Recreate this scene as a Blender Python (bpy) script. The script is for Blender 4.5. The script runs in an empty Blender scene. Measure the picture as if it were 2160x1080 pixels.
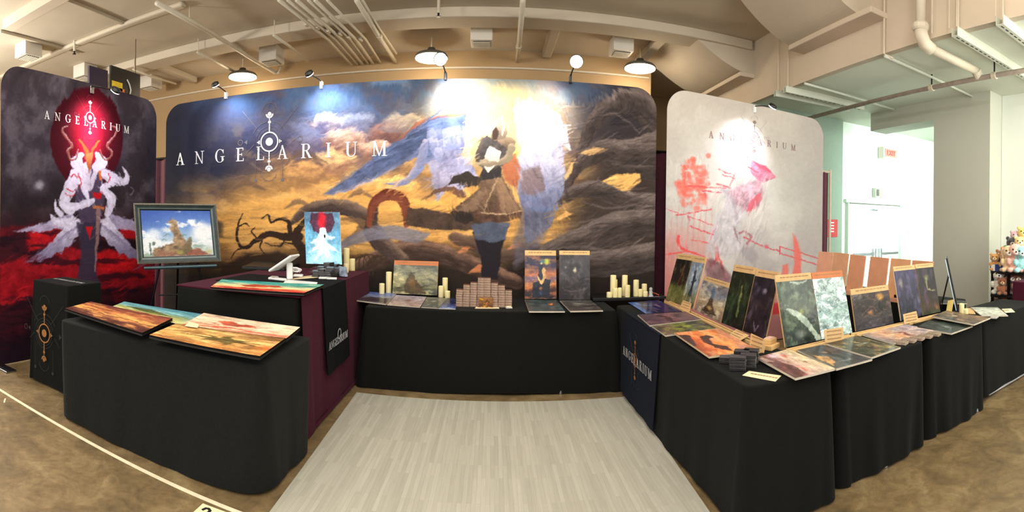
import bpy, math, random
import numpy as np
from mathutils import Matrix, Vector

# ------------------------------------------------------------------ camera, world, light, exposure
sc = bpy.context.scene
COL = sc.collection
FOC, XN, CY, ROLL, HC = 1014.6, 1038.3, 468.8, 0.0144, 1.55      # panorama: px per radian, px of +Y, horizon row, roll, eye height
cd = bpy.data.cameras.new('camera')
cam = bpy.data.objects.new('camera', cd)
COL.objects.link(cam)
sc.camera = cam
cd.type = 'PANO'
cd.panorama_type = 'CENTRAL_CYLINDRICAL'
cd.central_cylindrical_radius = 1
cd.central_cylindrical_range_u_min = -1080 / FOC
cd.central_cylindrical_range_u_max = 1080 / FOC
cd.central_cylindrical_range_v_min = -(1080 - CY) / FOC
cd.central_cylindrical_range_v_max = CY / FOC
_a = (1080 - XN) / FOC
_F = Vector((math.sin(_a), math.cos(_a), 0)); _R = Vector((math.cos(_a), -math.sin(_a), 0)); _U = Vector((0, 0, 1))
_R2 = math.cos(ROLL) * _R + math.sin(ROLL) * _U
_U2 = math.cos(ROLL) * _U - math.sin(ROLL) * _R
_m = Matrix((_R2, _U2, -_F)).transposed().to_4x4()
_m.translation = (0, 0, HC)
cam.matrix_world = _m

sc.view_settings.view_transform = 'Standard'
sc.view_settings.look = 'None'
sc.view_settings.gamma = 1
sc.view_settings.use_curve_mapping = False
sc.view_settings.exposure = 0.4
try:
    sc.cycles.max_bounces = 8
    sc.cycles.diffuse_bounces = 5
    sc.cycles.use_denoising = True
except Exception:
    pass

world = bpy.data.worlds.new('world')
sc.world = world
world.use_nodes = True
_bg = world.node_tree.nodes['Background']
_bg.inputs[0].default_value = (0.99, 0.98, 0.97, 1)
_bg.inputs[1].default_value = 0.95


def light(name, kind, loc, energy, color=(1, 1, 1), size=1.0, size_y=None, aim=None, spot=None, blend=0.5):
    d = bpy.data.lights.new(name, kind)
    d.energy = energy
    d.color = color
    if kind == 'AREA':
        d.shape = 'RECTANGLE' if size_y else 'DISK'
        d.size = size
        if size_y: d.size_y = size_y
    else:
        d.shadow_soft_size = size
    if kind == 'SPOT':
        d.spot_size = math.radians(spot or 60); d.spot_blend = blend
    o = bpy.data.objects.new(name, d)
    COL.objects.link(o)
    o.location = loc
    if aim is not None:
        o.rotation_euler = (Vector(aim) - Vector(loc)).to_track_quat('-Z', 'Y').to_euler()
    return o


# unseen lights for the hall's overhead lamps and for daylight, plus added fill lights
light('hall_fill_over_aisle', 'AREA', (-0.5, -0.8, 4.2), 210, (1.0, 0.96, 0.91), 6.0, 3.0, aim=(-0.6, 4.5, 0.8))  # soft fill, added to put more frontal light on the backdrops
light('hall_lamps_front', 'AREA', (-1.0, 3.0, 4.42), 80, (1.0, 0.95, 0.88), 5.0, 2.6, aim=(-1.0, 3.01, 0))
light('hall_lamps_left', 'AREA', (-5.6, 0.6, 4.3), 60, (1.0, 0.92, 0.80), 2.5, 2.5, aim=(-3.5, 3.0, 0.5))
light('hall_fill_far_left', 'POINT', (-7.8, 2.6, 3.2), 440, (1.0, 0.96, 0.88), 0.3)  # unseen point light added to brighten the left ceiling and floor
light('hall_high_bay_right', 'POINT', (2.8, 1.6, 4.0), 30, (1.0, 0.89, 0.70), 0.2)
light('daylight_alcove', 'AREA', (7.9, 4.2, 1.9), 85, (0.80, 1.0, 0.90), 2.4, 3.0, aim=(7.9, 7.0, 1.9)).data.spread = math.radians(80)
light('daylight_right_hall', 'AREA', (5.2, 0.3, 2.6), 110, (1.0, 0.98, 0.85), 2.0, 2.0, aim=(6.3, 3.0, 2.0))

# ------------------------------------------------------------------ geometry of the place


def ray(px, py):
    th = (px - 1080) / FOC; v = (CY - py) / FOC
    x, w, u = math.sin(th), math.cos(th), v
    X = x * math.cos(ROLL) - u * math.sin(ROLL); Z = x * math.sin(ROLL) + u * math.cos(ROLL)
    a = (XN - 1080) / FOC
    c, s = math.cos(a), math.sin(a)
    return Vector((X * c - w * s, X * s + w * c, Z))


def PZ(px, py, z):
    d = ray(px, py); t = (z - HC) / d.z
    return Vector((d.x * t, d.y * t, z))


def PY(px, py, Y):
    d = ray(px, py); t = Y / d.y
    return Vector((d.x * t, Y, HC + d.z * t))


def PX(px, py, X):
    d = ray(px, py); t = X / d.x
    return Vector((X, d.y * t, HC + d.z * t))


def PP(px, py, p0, n):
    """where the line of sight meets the plane through p0 with normal n"""
    d = ray(px, py); o = Vector((0, 0, HC)); t = (Vector(p0) - o).dot(n) / d.dot(n)
    return o + d * t


def project(X, Y, Z):
    a = (XN - 1080) / FOC
    c, s = math.cos(a), math.sin(a)
    Z = Z - HC
    x = X * c + Y * s; w = -X * s + Y * c
    r = x * math.cos(ROLL) + Z * math.sin(ROLL); u = -x * math.sin(ROLL) + Z * math.cos(ROLL)
    return 1080 + FOC * np.arctan2(r, w), CY - FOC * u / np.hypot(r, w)


def lin(c):
    c = np.asarray(c, float) / 255.0
    return np.where(c <= 0.04045, c / 12.92, ((c + 0.055) / 1.055) ** 2.4)


# ------------------------------------------------------------------ materials
def M(name, col, rough=0.6, metal=0.0, noise=0.10, scale=12.0, bump=0.0, emit=0.0, spec=0.5, sheen=0.0, trans=0.0, col2=None):
    m = bpy.data.materials.new(name)
    m.use_nodes = True
    nt = m.node_tree
    b = nt.nodes['Principled BSDF']
    c = lin(col)
    tc = nt.nodes.new('ShaderNodeTexCoord')
    nz = nt.nodes.new('ShaderNodeTexNoise')
    nz.inputs['Scale'].default_value = scale
    nz.inputs['Detail'].default_value = 5
    nt.links.new(tc.outputs['Object'], nz.inputs['Vector'])
    rp = nt.nodes.new('ShaderNodeValToRGB')
    c2 = lin(col2) if col2 is not None else np.clip(c * (1 + noise * 1.5), 0, 1)
    c1 = c if col2 is not None else c * (1 - noise * 1.5)
    rp.color_ramp.elements[0].position = 0.3; rp.color_ramp.elements[1].position = 0.7
    rp.color_ramp.elements[0].color = (*c1, 1)
    rp.color_ramp.elements[1].color = (*c2, 1)
    nt.links.new(nz.outputs['Fac'], rp.inputs['Fac'])
    nt.links.new(rp.outputs['Color'], b.inputs['Base Color'])
    b.inputs['Roughness'].default_value = rough
    b.inputs['Metallic'].default_value = metal
    b.inputs['Specular IOR Level'].default_value = spec
    if sheen: b.inputs['Sheen Weight'].default_value = sheen
    if trans: b.inputs['Transmission Weight'].default_value = trans
    if emit:
        b.inputs['Emission Color'].default_value = (*c, 1)
        b.inputs['Emission Strength'].default_value = emit
    if bump:
        bp = nt.nodes.new('ShaderNodeBump')
        bp.inputs['Strength'].default_value = bump
        bp.inputs['Distance'].default_value = 0.01
        nt.links.new(nz.outputs['Fac'], bp.inputs['Height'])
        nt.links.new(bp.outputs['Normal'], b.inputs['Normal'])
    return m


def art_mat(name, rough, spec=0.15, coat=0.0, bump=0.0, emit=0.0, bscale=9.0):
    m = bpy.data.materials.new(name)
    m.use_nodes = True
    nt = m.node_tree
    b = nt.nodes['Principled BSDF']
    at = nt.nodes.new('ShaderNodeAttribute'); at.attribute_name = 'Col'
    nt.links.new(at.outputs['Color'], b.inputs['Base Color'])
    b.inputs['Roughness'].default_value = rough
    b.inputs['Coat Weight'].default_value = coat
    b.inputs['Specular IOR Level'].default_value = spec
    b.inputs['Coat Roughness'].default_value = 0.08
    if emit:
        nt.links.new(at.outputs['Color'], b.inputs['Emission Color'])
        b.inputs['Emission Strength'].default_value = emit
    if bump:
        tc = nt.nodes.new('ShaderNodeTexCoord')
        nz = nt.nodes.new('ShaderNodeTexNoise'); nz.inputs['Scale'].default_value = bscale; nz.inputs['Distortion'].default_value = 1.5
        bp = nt.nodes.new('ShaderNodeBump'); bp.inputs['Strength'].default_value = bump; bp.inputs['Distance'].default_value = 0.02
        nt.links.new(tc.outputs['Object'], nz.inputs['Vector'])
        nt.links.new(nz.outputs['Fac'], bp.inputs['Height'])
        nt.links.new(bp.outputs['Normal'], b.inputs['Normal' if not coat else 'Coat Normal'])
    return m


MT = {}
MT['banner'] = art_mat('printed_stretch_fabric', 0.8, spec=0.05)
MT['paper'] = art_mat('printed_paper', 0.45, spec=0.2)
MT['sleeve'] = art_mat('print_in_clear_sleeve', 0.4, coat=0.22, bump=0.05)
MT['foil'] = art_mat('print_in_wrinkled_sleeve', 0.2, coat=1.0, bump=0.7, bscale=14)
MT['mat'] = art_mat('printed_playmat_cloth', 0.85, spec=0.05)
MT['screen'] = art_mat('lit_screen', 0.2, emit=0.22)
MT['cloth'] = M('black_tablecloth', (14, 15, 13), 0.9, noise=0.12, scale=60, bump=0.15, sheen=0.02, spec=0.15)
MT['cloth_grey'] = M('charcoal_tablecloth', (23, 24, 22), 0.9, noise=0.12, scale=60, bump=0.15, sheen=0.03, spec=0.15)
MT['maroon'] = M('maroon_tablecloth', (68, 20, 38), 0.9, noise=0.1, scale=50, bump=0.1, sheen=0.02, spec=0.15)
MT['runner'] = M('black_runner', (17, 19, 22), 0.9, scale=60, spec=0.12)
MT['navy'] = M('navy_runner', (22, 27, 38), 0.9, scale=60, spec=0.15)
MT['drape'] = M('maroon_drape', (84, 22, 44), 0.75, noise=0.15, scale=20, sheen=0.3)
MT['black'] = M('black_rubber', (14, 14, 14), 0.5)
MT['blackmetal'] = M('black_metal', (20, 20, 22), 0.35, metal=0.6)
MT['blackplastic'] = M('black_plastic', (22, 22, 23), 0.35)
MT['chrome'] = M('brushed_metal', (170, 172, 175), 0.25, metal=1.0)
MT['white'] = M('white_plastic', (236, 236, 232), 0.35, noise=0.02)
MT['whitepaint'] = M('white_paint', (214, 208, 196), 0.6, noise=0.03, scale=3)
MT['pipe'] = M('cream_painted_pipe', (205, 196, 176), 0.55, noise=0.04, scale=6)
MT['wax'] = M('ivory_wax', (240, 226, 170), 0.45, noise=0.03)
MT['wax'].node_tree.nodes['Principled BSDF'].inputs['Subsurface Weight'].default_value = 0.15
MT['kraft'] = M('kraft_card', (206, 170, 118), 0.75, noise=0.06, scale=25)
MT['kraftdark'] = M('brown_hardboard', (176, 124, 90), 0.7, noise=0.07, scale=14)
MT['terracotta'] = M('terracotta_card', (196, 118, 72), 0.7, noise=0.06)
MT['wood'] = M('pale_pine', (218, 178, 118), 0.55, noise=0.08, scale=18)
MT['ink'] = M('brown_ink', (160, 124, 84), 0.8)
MT['lettering'] = M('white_lettering', (238, 236, 238), 0.6, noise=0.02)
MT['letterdim'] = M('grey_embroidery', (170, 170, 172), 0.8, noise=0.05)
MT['letterrose'] = M('grey_mauve_lettering', (138, 112, 110), 0.7, noise=0.05)
MT['ghost'] = M('faint_grey_linework', (112, 104, 110), 0.7, noise=0.05)
MT['ghostred'] = M('faint_dark_linework', (120, 40, 55), 0.7, noise=0.05)
MT['gold'] = M('copper_gold_print', (150, 100, 52), 0.5, noise=0.08)
MT['emboss'] = M('black_on_black_print', (34, 37, 36), 0.6)
MT['red'] = M('red_plastic', (190, 22, 28), 0.4)
MT['cream'] = M('cream_card', (240, 224, 180), 0.7, noise=0.03)
MT['tape'] = M('white_tape', (236, 222, 190), 0.6, noise=0.06, scale=20)
MT['digits'] = M('black_marker', (18, 18, 18), 0.6)

# ------------------------------------------------------------------ mesh builder


class MB:
    def __init__(s): s.v = []; s.f = []; s.c = []; s.smooth = False; s.hascol = False

    def add(s, vs, fs, col=None):
        b = len(s.v)
        s.v += [tuple(map(float, p)) for p in vs]
        s.f += [tuple(i + b for i in f) for f in fs]
        if col is not None: s.hascol = True
        s.c += [col if col is not None else (0.5, 0.5, 0.5)] * len(vs)
        return s

    def obox(s, o, a, b, c, col=None):
        o, a, b, c = Vector(o), Vector(a), Vector(b), Vector(c)
        vs = [o, o + a, o + a + b, o + b, o + c, o + a + c, o + a + b + c, o + b + c]
        return s.add(vs, [(0, 3, 2, 1), (4, 5, 6, 7), (0, 1, 5, 4), (1, 2, 6, 5), (2, 3, 7, 6), (3, 0, 4, 7)], col)

    def box(s, c, sz, rz=0.0, col=None):
        ca, sa = math.cos(rz), math.sin(rz)
        a = Vector((ca * sz[0], sa * sz[0], 0)); b = Vector((-sa * sz[1], ca * sz[1], 0)); z = Vector((0, 0, sz[2]))
        return s.obox(Vector(c) - a / 2 - b / 2 - z / 2, a, b, z, col)

    def prism(s, poly, vec, col=None):
        n = len(poly); vec = Vector(vec)
        poly = [Vector(p) for p in poly]
        vs = poly + [p + vec for p in poly]
        fs = [tuple(range(n - 1, -1, -1)), tuple(range(n, 2 * n))] + [(i, (i + 1) % n, n + (i + 1) % n, n + i) for i in range(n)]
        return s.add(vs, fs, col)

    def tube(s, pts, r, n=10, cap=True, col=None):
        pts = [Vector(p) for p in pts]
        rs = r if isinstance(r, (list, tuple)) else [r] * len(pts)
        vs = []; fs = []
        up = Vector((0, 0, 1))
        for i, p in enumerate(pts):
            t = (pts[min(i + 1, len(pts) - 1)] - pts[max(i - 1, 0)]).normalized()
            if abs(t.dot(up)) > 0.95: up = Vector((1, 0, 0))
            x = t.cross(up).normalized(); y = x.cross(t).normalized()
            up = y
            for k in range(n):
                a = 2 * math.pi * k / n
                vs.append(p + x * (rs[i] * math.cos(a)) + y * (rs[i] * math.sin(a)))
        for i in range(len(pts) - 1):
            for k in range(n):
                k2 = (k + 1) % n
                fs.append((i * n + k, i * n + k2, (i + 1) * n + k2, (i + 1) * n + k))
        if cap:
            fs.append(tuple(range(n - 1, -1, -1))); fs.append(tuple(range((len(pts) - 1) * n, len(pts) * n)))
        return s.add(vs, fs, col)

    def lathe(s, c, prof, n=20, axis=None, col=None):
        c = Vector(c)
        ax = Vector(axis).normalized() if axis is not None else Vector((0, 0, 1))
        x = ax.orthogonal().normalized(); y = ax.cross(x)
        vs = []; fs = []
        for r, z in prof:
            for k in range(n):
                a = 2 * math.pi * k / n
                vs.append(c + ax * z + x * (r * math.cos(a)) + y * (r * math.sin(a)))
        for i in range(len(prof) - 1):
            for k in range(n):
                k2 = (k + 1) % n
                fs.append((i * n + k, i * n + k2, (i + 1) * n + k2, (i + 1) * n + k))
        fs.append(tuple(range(n - 1, -1, -1))); fs.append(tuple(range((len(prof) - 1) * n, len(prof) * n)))
        return s.add(vs, fs, col)

    def ball(s, c, r, n=12, m=8, rot=None, col=None):
        c = Vector(c)
        r = Vector((r, r, r)) if not hasattr(r, '__len__') else Vector(r)
        vs = []; fs = []
        for j in range(m + 1):
            ph = math.pi * j / m
            for k in range(n):
                a = 2 * math.pi * k / n
                p = Vector((r.x * math.sin(ph) * math.cos(a), r.y * math.sin(ph) * math.sin(a), r.z * math.cos(ph)))
                if rot is not None: p = rot @ p
                vs.append(c + p)
        for j in range(m):
            for k in range(n):
                k2 = (k + 1) % n
                fs.append((j * n + k, (j + 1) * n + k, (j + 1) * n + k2, j * n + k2))
        return s.add(vs, fs, col)

    def build(s, name, mat, parent=None, bevel=0.0, smooth=False, origin=None):
        vs = np.array(s.v)
        if parent is None and origin is None:
            origin = Vector(((vs[:, 0].min() + vs[:, 0].max()) / 2, (vs[:, 1].min() + vs[:, 1].max()) / 2, vs[:, 2].min()))
        if parent is not None:
            origin = WORG[parent.name]
        origin = Vector(origin)
        vs = vs - np.array(origin)
        me = bpy.data.meshes.new(name)
        me.from_pydata(vs.tolist(), [], s.f)
        if s.hascol:
            ca = me.color_attributes.new('Col', 'FLOAT_COLOR', 'POINT')
            buf = np.ones((len(s.v), 4), np.float32); buf[:, :3] = np.array(s.c, np.float32)
            ca.data.foreach_set('color', buf.ravel())
        me.materials.append(MT[mat] if isinstance(mat, str) else mat)
        if smooth:
            me.polygons.foreach_set('use_smooth', [True] * len(me.polygons))
        me.update()
        o = bpy.data.objects.new(name, me)
        COL.objects.link(o)
        if parent is not None: o.parent = parent
        else: o.location = origin
        WORG[o.name] = origin if parent is None else WORG[parent.name]
        if bevel:
            b = o.modifiers.new('bevel', 'BEVEL'); b.width = bevel; b.segments = 2; b.limit_method = 'ANGLE'
        if smooth == 2:
            w = o.modifiers.new('wn', 'WEIGHTED_NORMAL')
        return o


WORG = {}


def tag(o, label=None, cat=None, group=None, kind=None):
    if label: o['label'] = label
    if cat: o['category'] = cat
    if group: o['group'] = group
    if kind: o['kind'] = kind
    return o


def thing(name, label, cat, loc, group=None):
    o = bpy.data.objects.new(name, None)
    COL.objects.link(o)
    o.location = loc
    o.empty_display_size = 0.1
    WORG[o.name] = Vector(loc)
    return tag(o, label, cat, group)


def struct(mb, name, mat, **k):
    return tag(mb.build(name, mat, **k), kind='structure')


def copy_tree(o, parent=None):
    c = o.copy()
    COL.objects.link(c)
    if parent is not None: c.parent = parent
    for ch in list(o.children): copy_tree(ch, c)
    return c


# ------------------------------------------------------------------ painting on meshes (vertex colour)
_rs = np.random.RandomState(7)
_TAB = _rs.rand(256, 256)


def vnoise(x, y, seed=0):
    x = x + seed * 17.13; y = y + seed * 9.71
    xi = np.floor(x).astype(int); yi = np.floor(y).astype(int)
    fx = x - xi; fy = y - yi
    fx = fx * fx * (3 - 2 * fx); fy = fy * fy * (3 - 2 * fy)
    a = _TAB[xi & 255, yi & 255]; b = _TAB[(xi + 1) & 255, yi & 255]; c = _TAB[xi & 255, (yi + 1) & 255]; d = _TAB[(xi + 1) & 255, (yi + 1) & 255]
    return (a * (1 - fx) + b * fx) * (1 - fy) + (c * (1 - fx) + d * fx) * fy


def fbm(x, y, seed=0, octv=5):
    s = 0; a = 0.5; t = 0
    for i in range(octv):
        s = s + a * vnoise(x * 2 ** i, y * 2 ** i, seed + i); t += a; a *= 0.55
    return s / t


def sst(a, b, x):
    t = np.clip((x - a) / (b - a), 0, 1)
    return t * t * (3 - 2 * t)


class Paint:
    """a painting surface over coordinate arrays x, y; y downwards"""

    def __init__(s, x, y):
        s.x = x; s.y = y; s.c = np.zeros(x.shape + (3,))

    def mix(s, w, col):
        col = np.asarray(col, float)
        w = np.asarray(w)[..., None]
        s.c = s.c * (1 - w) + col * w

    def grad(s, stops, t=None):
        t = s.y if t is None else t
        ks = [k for k, _ in stops]
        for i in range(3): s.c[..., i] = np.interp(t, ks, [c[i] for _, c in stops])

    def blob(s, cx, cy, rx, ry, col, a=1.0, soft=1.0, ang=0.0):
        dx = s.x - cx; dy = s.y - cy
        ca, sa = math.cos(ang), math.sin(ang)
        u = (dx * ca + dy * sa) / rx; v = (-dx * sa + dy * ca) / ry
        d = np.sqrt(u * u + v * v)
        s.mix(a * (1 - sst(1 - soft, 1, d)), col)

    def poly(s, pts, col, a=1.0, soft=1.5, tex=0.0, tsc=12.0, seed=0, grad=None):
        P = np.array(pts, float)
        pad = soft * 2
        m = (s.x > P[:, 0].min() - pad) & (s.x < P[:, 0].max() + pad) & (s.y > P[:, 1].min() - pad) & (s.y < P[:, 1].max() + pad)
        if not m.any(): return
        x = s.x[m]; y = s.y[m]
        ins = np.zeros(x.shape, bool); d = np.full(x.shape, 1e9)
        n = len(P)
        for i in range(n):
            x0, y0 = P[i]; x1, y1 = P[(i + 1) % n]
            cond = ((y0 > y) != (y1 > y))
            with np.errstate(divide='ignore', invalid='ignore'):
                xi = (x1 - x0) * (y - y0) / ((y1 - y0) if y1 != y0 else 1e-9) + x0
            ins ^= cond & (x < xi)
            ex, ey = x1 - x0, y1 - y0
            t = np.clip(((x - x0) * ex + (y - y0) * ey) / (ex * ex + ey * ey + 1e-12), 0, 1)
            d = np.minimum(d, np.hypot(x - x0 - t * ex, y - y0 - t * ey))
        sd = np.where(ins, -d, d)
        w = a * (1 - sst(-soft, soft, sd))
        c = np.array(col, float)[None, :]
        if grad is not None:
            (g0, g1, c1) = grad
            t = sst(g0, g1, y)[:, None]
            c = c * (1 - t) + np.array(c1, float)[None] * t
        if tex: c = c * (1 + tex * (fbm(x / tsc, y / tsc, seed)[:, None] - 0.5) * 2)
        s.c[m] = s.c[m] * (1 - w[:, None]) + c * w[:, None]

    def stroke(s, pts, w, col, a=1.0, soft=1.0, hi=None, tex=0.0):
        P = np.array(smooth_pts(pts), float)
        ws = w if isinstance(w, (list, tuple)) else [w, w]
        ws = np.interp(np.linspace(0, 1, len(P)), np.linspace(0, 1, len(ws)), ws)
        pad = max(ws) + soft * 2
        m = (s.x > P[:, 0].min() - pad) & (s.x < P[:, 0].max() + pad) & (s.y > P[:, 1].min() - pad) & (s.y < P[:, 1].max() + pad)
        if not m.any(): return
        x = s.x[m]; y = s.y[m]; best = np.full(x.shape, 1e9); side = np.zeros(x.shape); arc = np.zeros(x.shape); acc = 0.0
        for i in range(len(P) - 1):
            x0, y0 = P[i]; x1, y1 = P[i + 1]; ex, ey = x1 - x0, y1 - y0
            L = ex * ex + ey * ey + 1e-12
            t = np.clip(((x - x0) * ex + (y - y0) * ey) / L, 0, 1)
            d = np.hypot(x - x0 - t * ex, y - y0 - t * ey)
            r = (ws[i] * (1 - t) + ws[i + 1] * t) / 2
            q = d - r
            k = q < best
            best = np.where(k, q, best)
            sg = np.sign(ex * (y - y0) - ey * (x - x0))
            side = np.where(k, (y - (y0 + t * ey)) / (r + 1e-6), side)
            arc = np.where(k, acc + t * math.sqrt(L), arc); perp = d * sg if i == 0 else np.where(k, d * sg, perp)
            acc += math.sqrt(L)
        al = a * (1 - sst(-soft, soft, best))
        c = np.array(col, float)[None, :]
        if hi is not None:
            t = sst(0.2, -0.9, side)[:, None]
            c = c * (1 - t) + np.array(hi, float)[None] * t
        if tex: c = c * (1 + tex * (.6 * fbm(arc / 34, perp / 4.0, 3)[:, None] + .4 * fbm(arc / 16, perp / 9.0, 9)[:, None] - 0.5) * 2.4)
        s.c[m] = s.c[m] * (1 - al[:, None]) + c * al[:, None]

    def rough(s, amp, sc, seed=0):
        """loosen all edges as a brush would: shift the picture about by a small noise (amp in grid steps)"""
        H, W = s.x.shape
        i, j = np.meshgrid(np.arange(H), np.arange(W), indexing='ij')
        di = amp * 3.2 * (fbm(i / sc, j / sc, 200 + seed, 4) - .5); dj = amp * 3.2 * (fbm(i / sc, j / sc, 230 + seed, 4) - .5)
        s.c = s.c[np.clip(np.rint(i + di), 0, H - 1).astype(int), np.clip(np.rint(j + dj), 0, W - 1).astype(int)]

    def dabs(s, n, box, ang, L, w, jit, a=.5, seed=0):
        """short strokes that carry the colour beneath them, a little lighter or darker"""
        rnd = random.Random(seed)
        fx = s.x.ravel(); H, W = s.x.shape
        for k in range(n):
            X = rnd.uniform(box[0], box[2]); Y = rnd.uniform(box[1], box[3])
            cx, cy = int(np.argmin(np.abs(s.x[H // 2] - X))), int(np.argmin(np.abs(s.y[:, W // 2] - Y)))
            c = s.c[cy, cx] * (1 + rnd.uniform(-jit, jit)); t = ang + rnd.uniform(-.35, .35); l = L * rnd.uniform(.5, 1.2)
            s.stroke([(X - l * math.cos(t), Y - l * math.sin(t)), (X + rnd.uniform(-2, 2), Y + rnd.uniform(-2, 2)), (X + l * math.cos(t), Y + l * math.sin(t))], [w * .3, w, w * .2], c, a, 1.0)

    def out(s):
        return lin(np.clip(s.c, 0, 255))


def smooth_pts(pts, k=4):
    if len(pts) < 3: return pts
    P = np.array(pts, float); out = []
    for i in range(len(P) - 1):
        p0 = P[max(i - 1, 0)]; p1 = P[i]; p2 = P[i + 1]; p3 = P[min(i + 2, len(P) - 1)]
        for j in range(k):
            t = j / k
            out.append(0.5 * ((2 * p1) + (-p0 + p2) * t + (2 * p0 - 5 * p1 + 4 * p2 - p3) * t * t + (-p0 + 3 * p1 - 3 * p2 + p3) * t ** 3))
    out.append(P[-1])
    return out


def panel(bl, br, tr, tl, thick, painter, nx, ny, normal, edge=(230, 228, 222), mode='uv', r=0.0):
    """a board with a painted front. painter(x, y) gets 0..1 (y from the top) or world points' px when mode == 'px'"""
    bl, br, tr, tl = (np.array(p, float) for p in (bl, br, tr, tl))
    n = np.array(normal, float); n /= np.linalg.norm(n)
    W = np.linalg.norm(br - bl); Hh = np.linalg.norm(tl - bl)
    vv = np.linspace(0, 1, ny)
    if r:
        # finer rows near the top corners
        vv = np.concatenate([np.linspace(0, 1 - r / Hh, ny - 12, endpoint=False), 1 - r / Hh + r / Hh * np.sin(np.linspace(0, np.pi / 2, 12))])
    uu = np.linspace(0, 1, nx)
    V, U = np.meshgrid(vv, uu, indexing='ij')
    if r:
        z = V * Hh - (Hh - r)
        ins = np.where(z > 0, r - np.sqrt(np.maximum(r * r - z * z, 0)), 0) / W
        U = ins + U * (1 - 2 * ins)
    A = bl[None, None] * (1 - V[..., None]) + tl[None, None] * V[..., None]
    B = br[None, None] * (1 - V[..., None]) + tr[None, None] * V[..., None]
    P = A * (1 - U[..., None]) + B * U[..., None]
    if mode == 'px':
        x, y = project(P[..., 0], P[..., 1], P[..., 2])
        C = painter(x, y)
    else:
        C = painter(U, 1 - V)
    mb = MB(); mb.hascol = True
    N = nx * ny
    idx = np.arange(N).reshape(ny, nx)
    f = np.stack([idx[:-1, :-1], idx[:-1, 1:], idx[1:, 1:], idx[1:, :-1]], -1).reshape(-1, 4)
    mb.v = [tuple(p) for p in P.reshape(-1, 3)]
    mb.c = [tuple(c) for c in C.reshape(-1, 3)]
    mb.f = [tuple(map(int, q)) for q in f]
    loop = list(idx[0, :]) + list(idx[1:, -1]) + list(idx[-1, -2::-1]) + list(idx[-2:0, 0])
    L = P.reshape(-1, 3)[loop]
    e = tuple(lin(edge))
    k = len(loop)
    mb.add(list(L) + list(L - n * thick), [((j + 1) % k, j, k + j, k + (j + 1) % k) for j in range(k)] + [tuple(range(k, 2 * k))[::-1]], e)
    return mb


# ------------------------------------------------------------------ letters (own serif outlines, height 1)
def _arc(cx, cy, rx, ry, a0, a1, wf, n=16):
    """ring arc as quads; wf(angle) gives the stroke width"""
    out = []
    for i in range(n):
        q = []
        for a, inner in ((a0 + (a1 - a0) * i / n, 0), (a0 + (a1 - a0) * (i + 1) / n, 0), (a0 + (a1 - a0) * (i + 1) / n, 1), (a0 + (a1 - a0) * i / n, 1)):
            r = math.radians(a); w = wf(r) if inner else 0
            q.append((cx + (rx - w) * math.cos(r), cy + (ry - w * 0.6) * math.sin(r)))
        out.append(q)
    return out


def _rect(x0, y0, x1, y1): return [(x0, y0), (x1, y0), (x1, y1), (x0, y1)]


_T, _t, _s = 0.15, 0.055, 0.04
_wv = lambda a: 0.05 + 0.10 * abs(math.cos(a)) ** 1.5
GLY = {
    'A': (0.84, [[(.35, 1), (.44, 1), (.76, .03), (.58, .03)], [(.11, .03), (.17, .03), (.43, .88), (.36, 1)], _rect(.22, .3, .62, .35), _rect(0, 0, .28, _s), _rect(.48, 0, .86, _s)]),
    'N': (0.90, [_rect(.13, 0, .19, 1), [(.03, 1), (.2, 1), (.76, 0), (.69, 0)], _rect(.7, 0, .76, 1), _rect(0, 1 - _s, .2, 1), _rect(.02, 0, .32, _s), _rect(.57, 1 - _s, .9, 1)]),
    'G': (0.88, _arc(.45, .5, .43, .52, 42, 330, _wv) + [_rect(.62, .08, .76, .44), _rect(.5, .42, .88, .46), _rect(.73, .68, .77, .97)]),
    'E': (0.70, [_rect(.1, 0, .25, 1), _rect(0, 0, .64, _t), _rect(0, 1 - _t, .6, 1), _rect(.2, .48, .48, .53), _rect(.56, .8, .61, 1), _rect(.6, 0, .65, .22), _rect(.46, .4, .5, .61)]),
    'L': (0.68, [_rect(.1, 0, .25, 1), _rect(0, 0, .62, _t), _rect(0, 1 - _s, .36, 1), _rect(.58, 0, .63, .26)]),
    'R': (0.84, [_rect(.1, 0, .25, 1), _rect(0, 0, .36, _s), _rect(0, 1 - _s, .4, 1), _rect(.2, .5, .42, .55)] + _arc(.38, .765, .29, .245, -90, 90, _wv, 10) + [[(.33, .53), (.47, .53), (.76, .04), (.6, .0)], _rect(.6, 0, .86, _s)]),
    'I': (0.36, [_rect(.1, 0, .25, 1), _rect(0, 0, .35, _s), _rect(0, 1 - _s, .35, 1)]),
    'U': (0.86, [_rect(.1, .3, .25, 1), _rect(.68, .3, .74, 1), _rect(0, 1 - _s, .36, 1), _rect(.56, 1 - _s, .86, 1)] + _arc(.42, .32, .32, .34, 180, 360, lambda a: 0.06 + 0.09 * max(0, -math.cos(a)), 12)),
    'M': (1.06, [_rect(.12, 0, .18, 1), [(.05, 1), (.22, 1), (.54, .12), (.48, 0)], [(.48, 0), (.53, .0), (.88, 1), (.8, 1)], _rect(.78, 0, .93, 1), _rect(0, 0, .3, _s), _rect(.0, 1 - _s, .22, 1), _rect(.68, 0, 1.04, _s), _rect(.8, 1 - _s, 1.04, 1)]),
    'X': (0.8, [[(.0, 1), (.2, 1), (.8, 0), (.6, 0)], [(.6, 1), (.8, 1), (.2, 0), (0, 0)]]),
    'T': (0.8, [_rect(.3, 0, .5, 1), _rect(0, .85, .8, 1)]),
}


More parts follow.
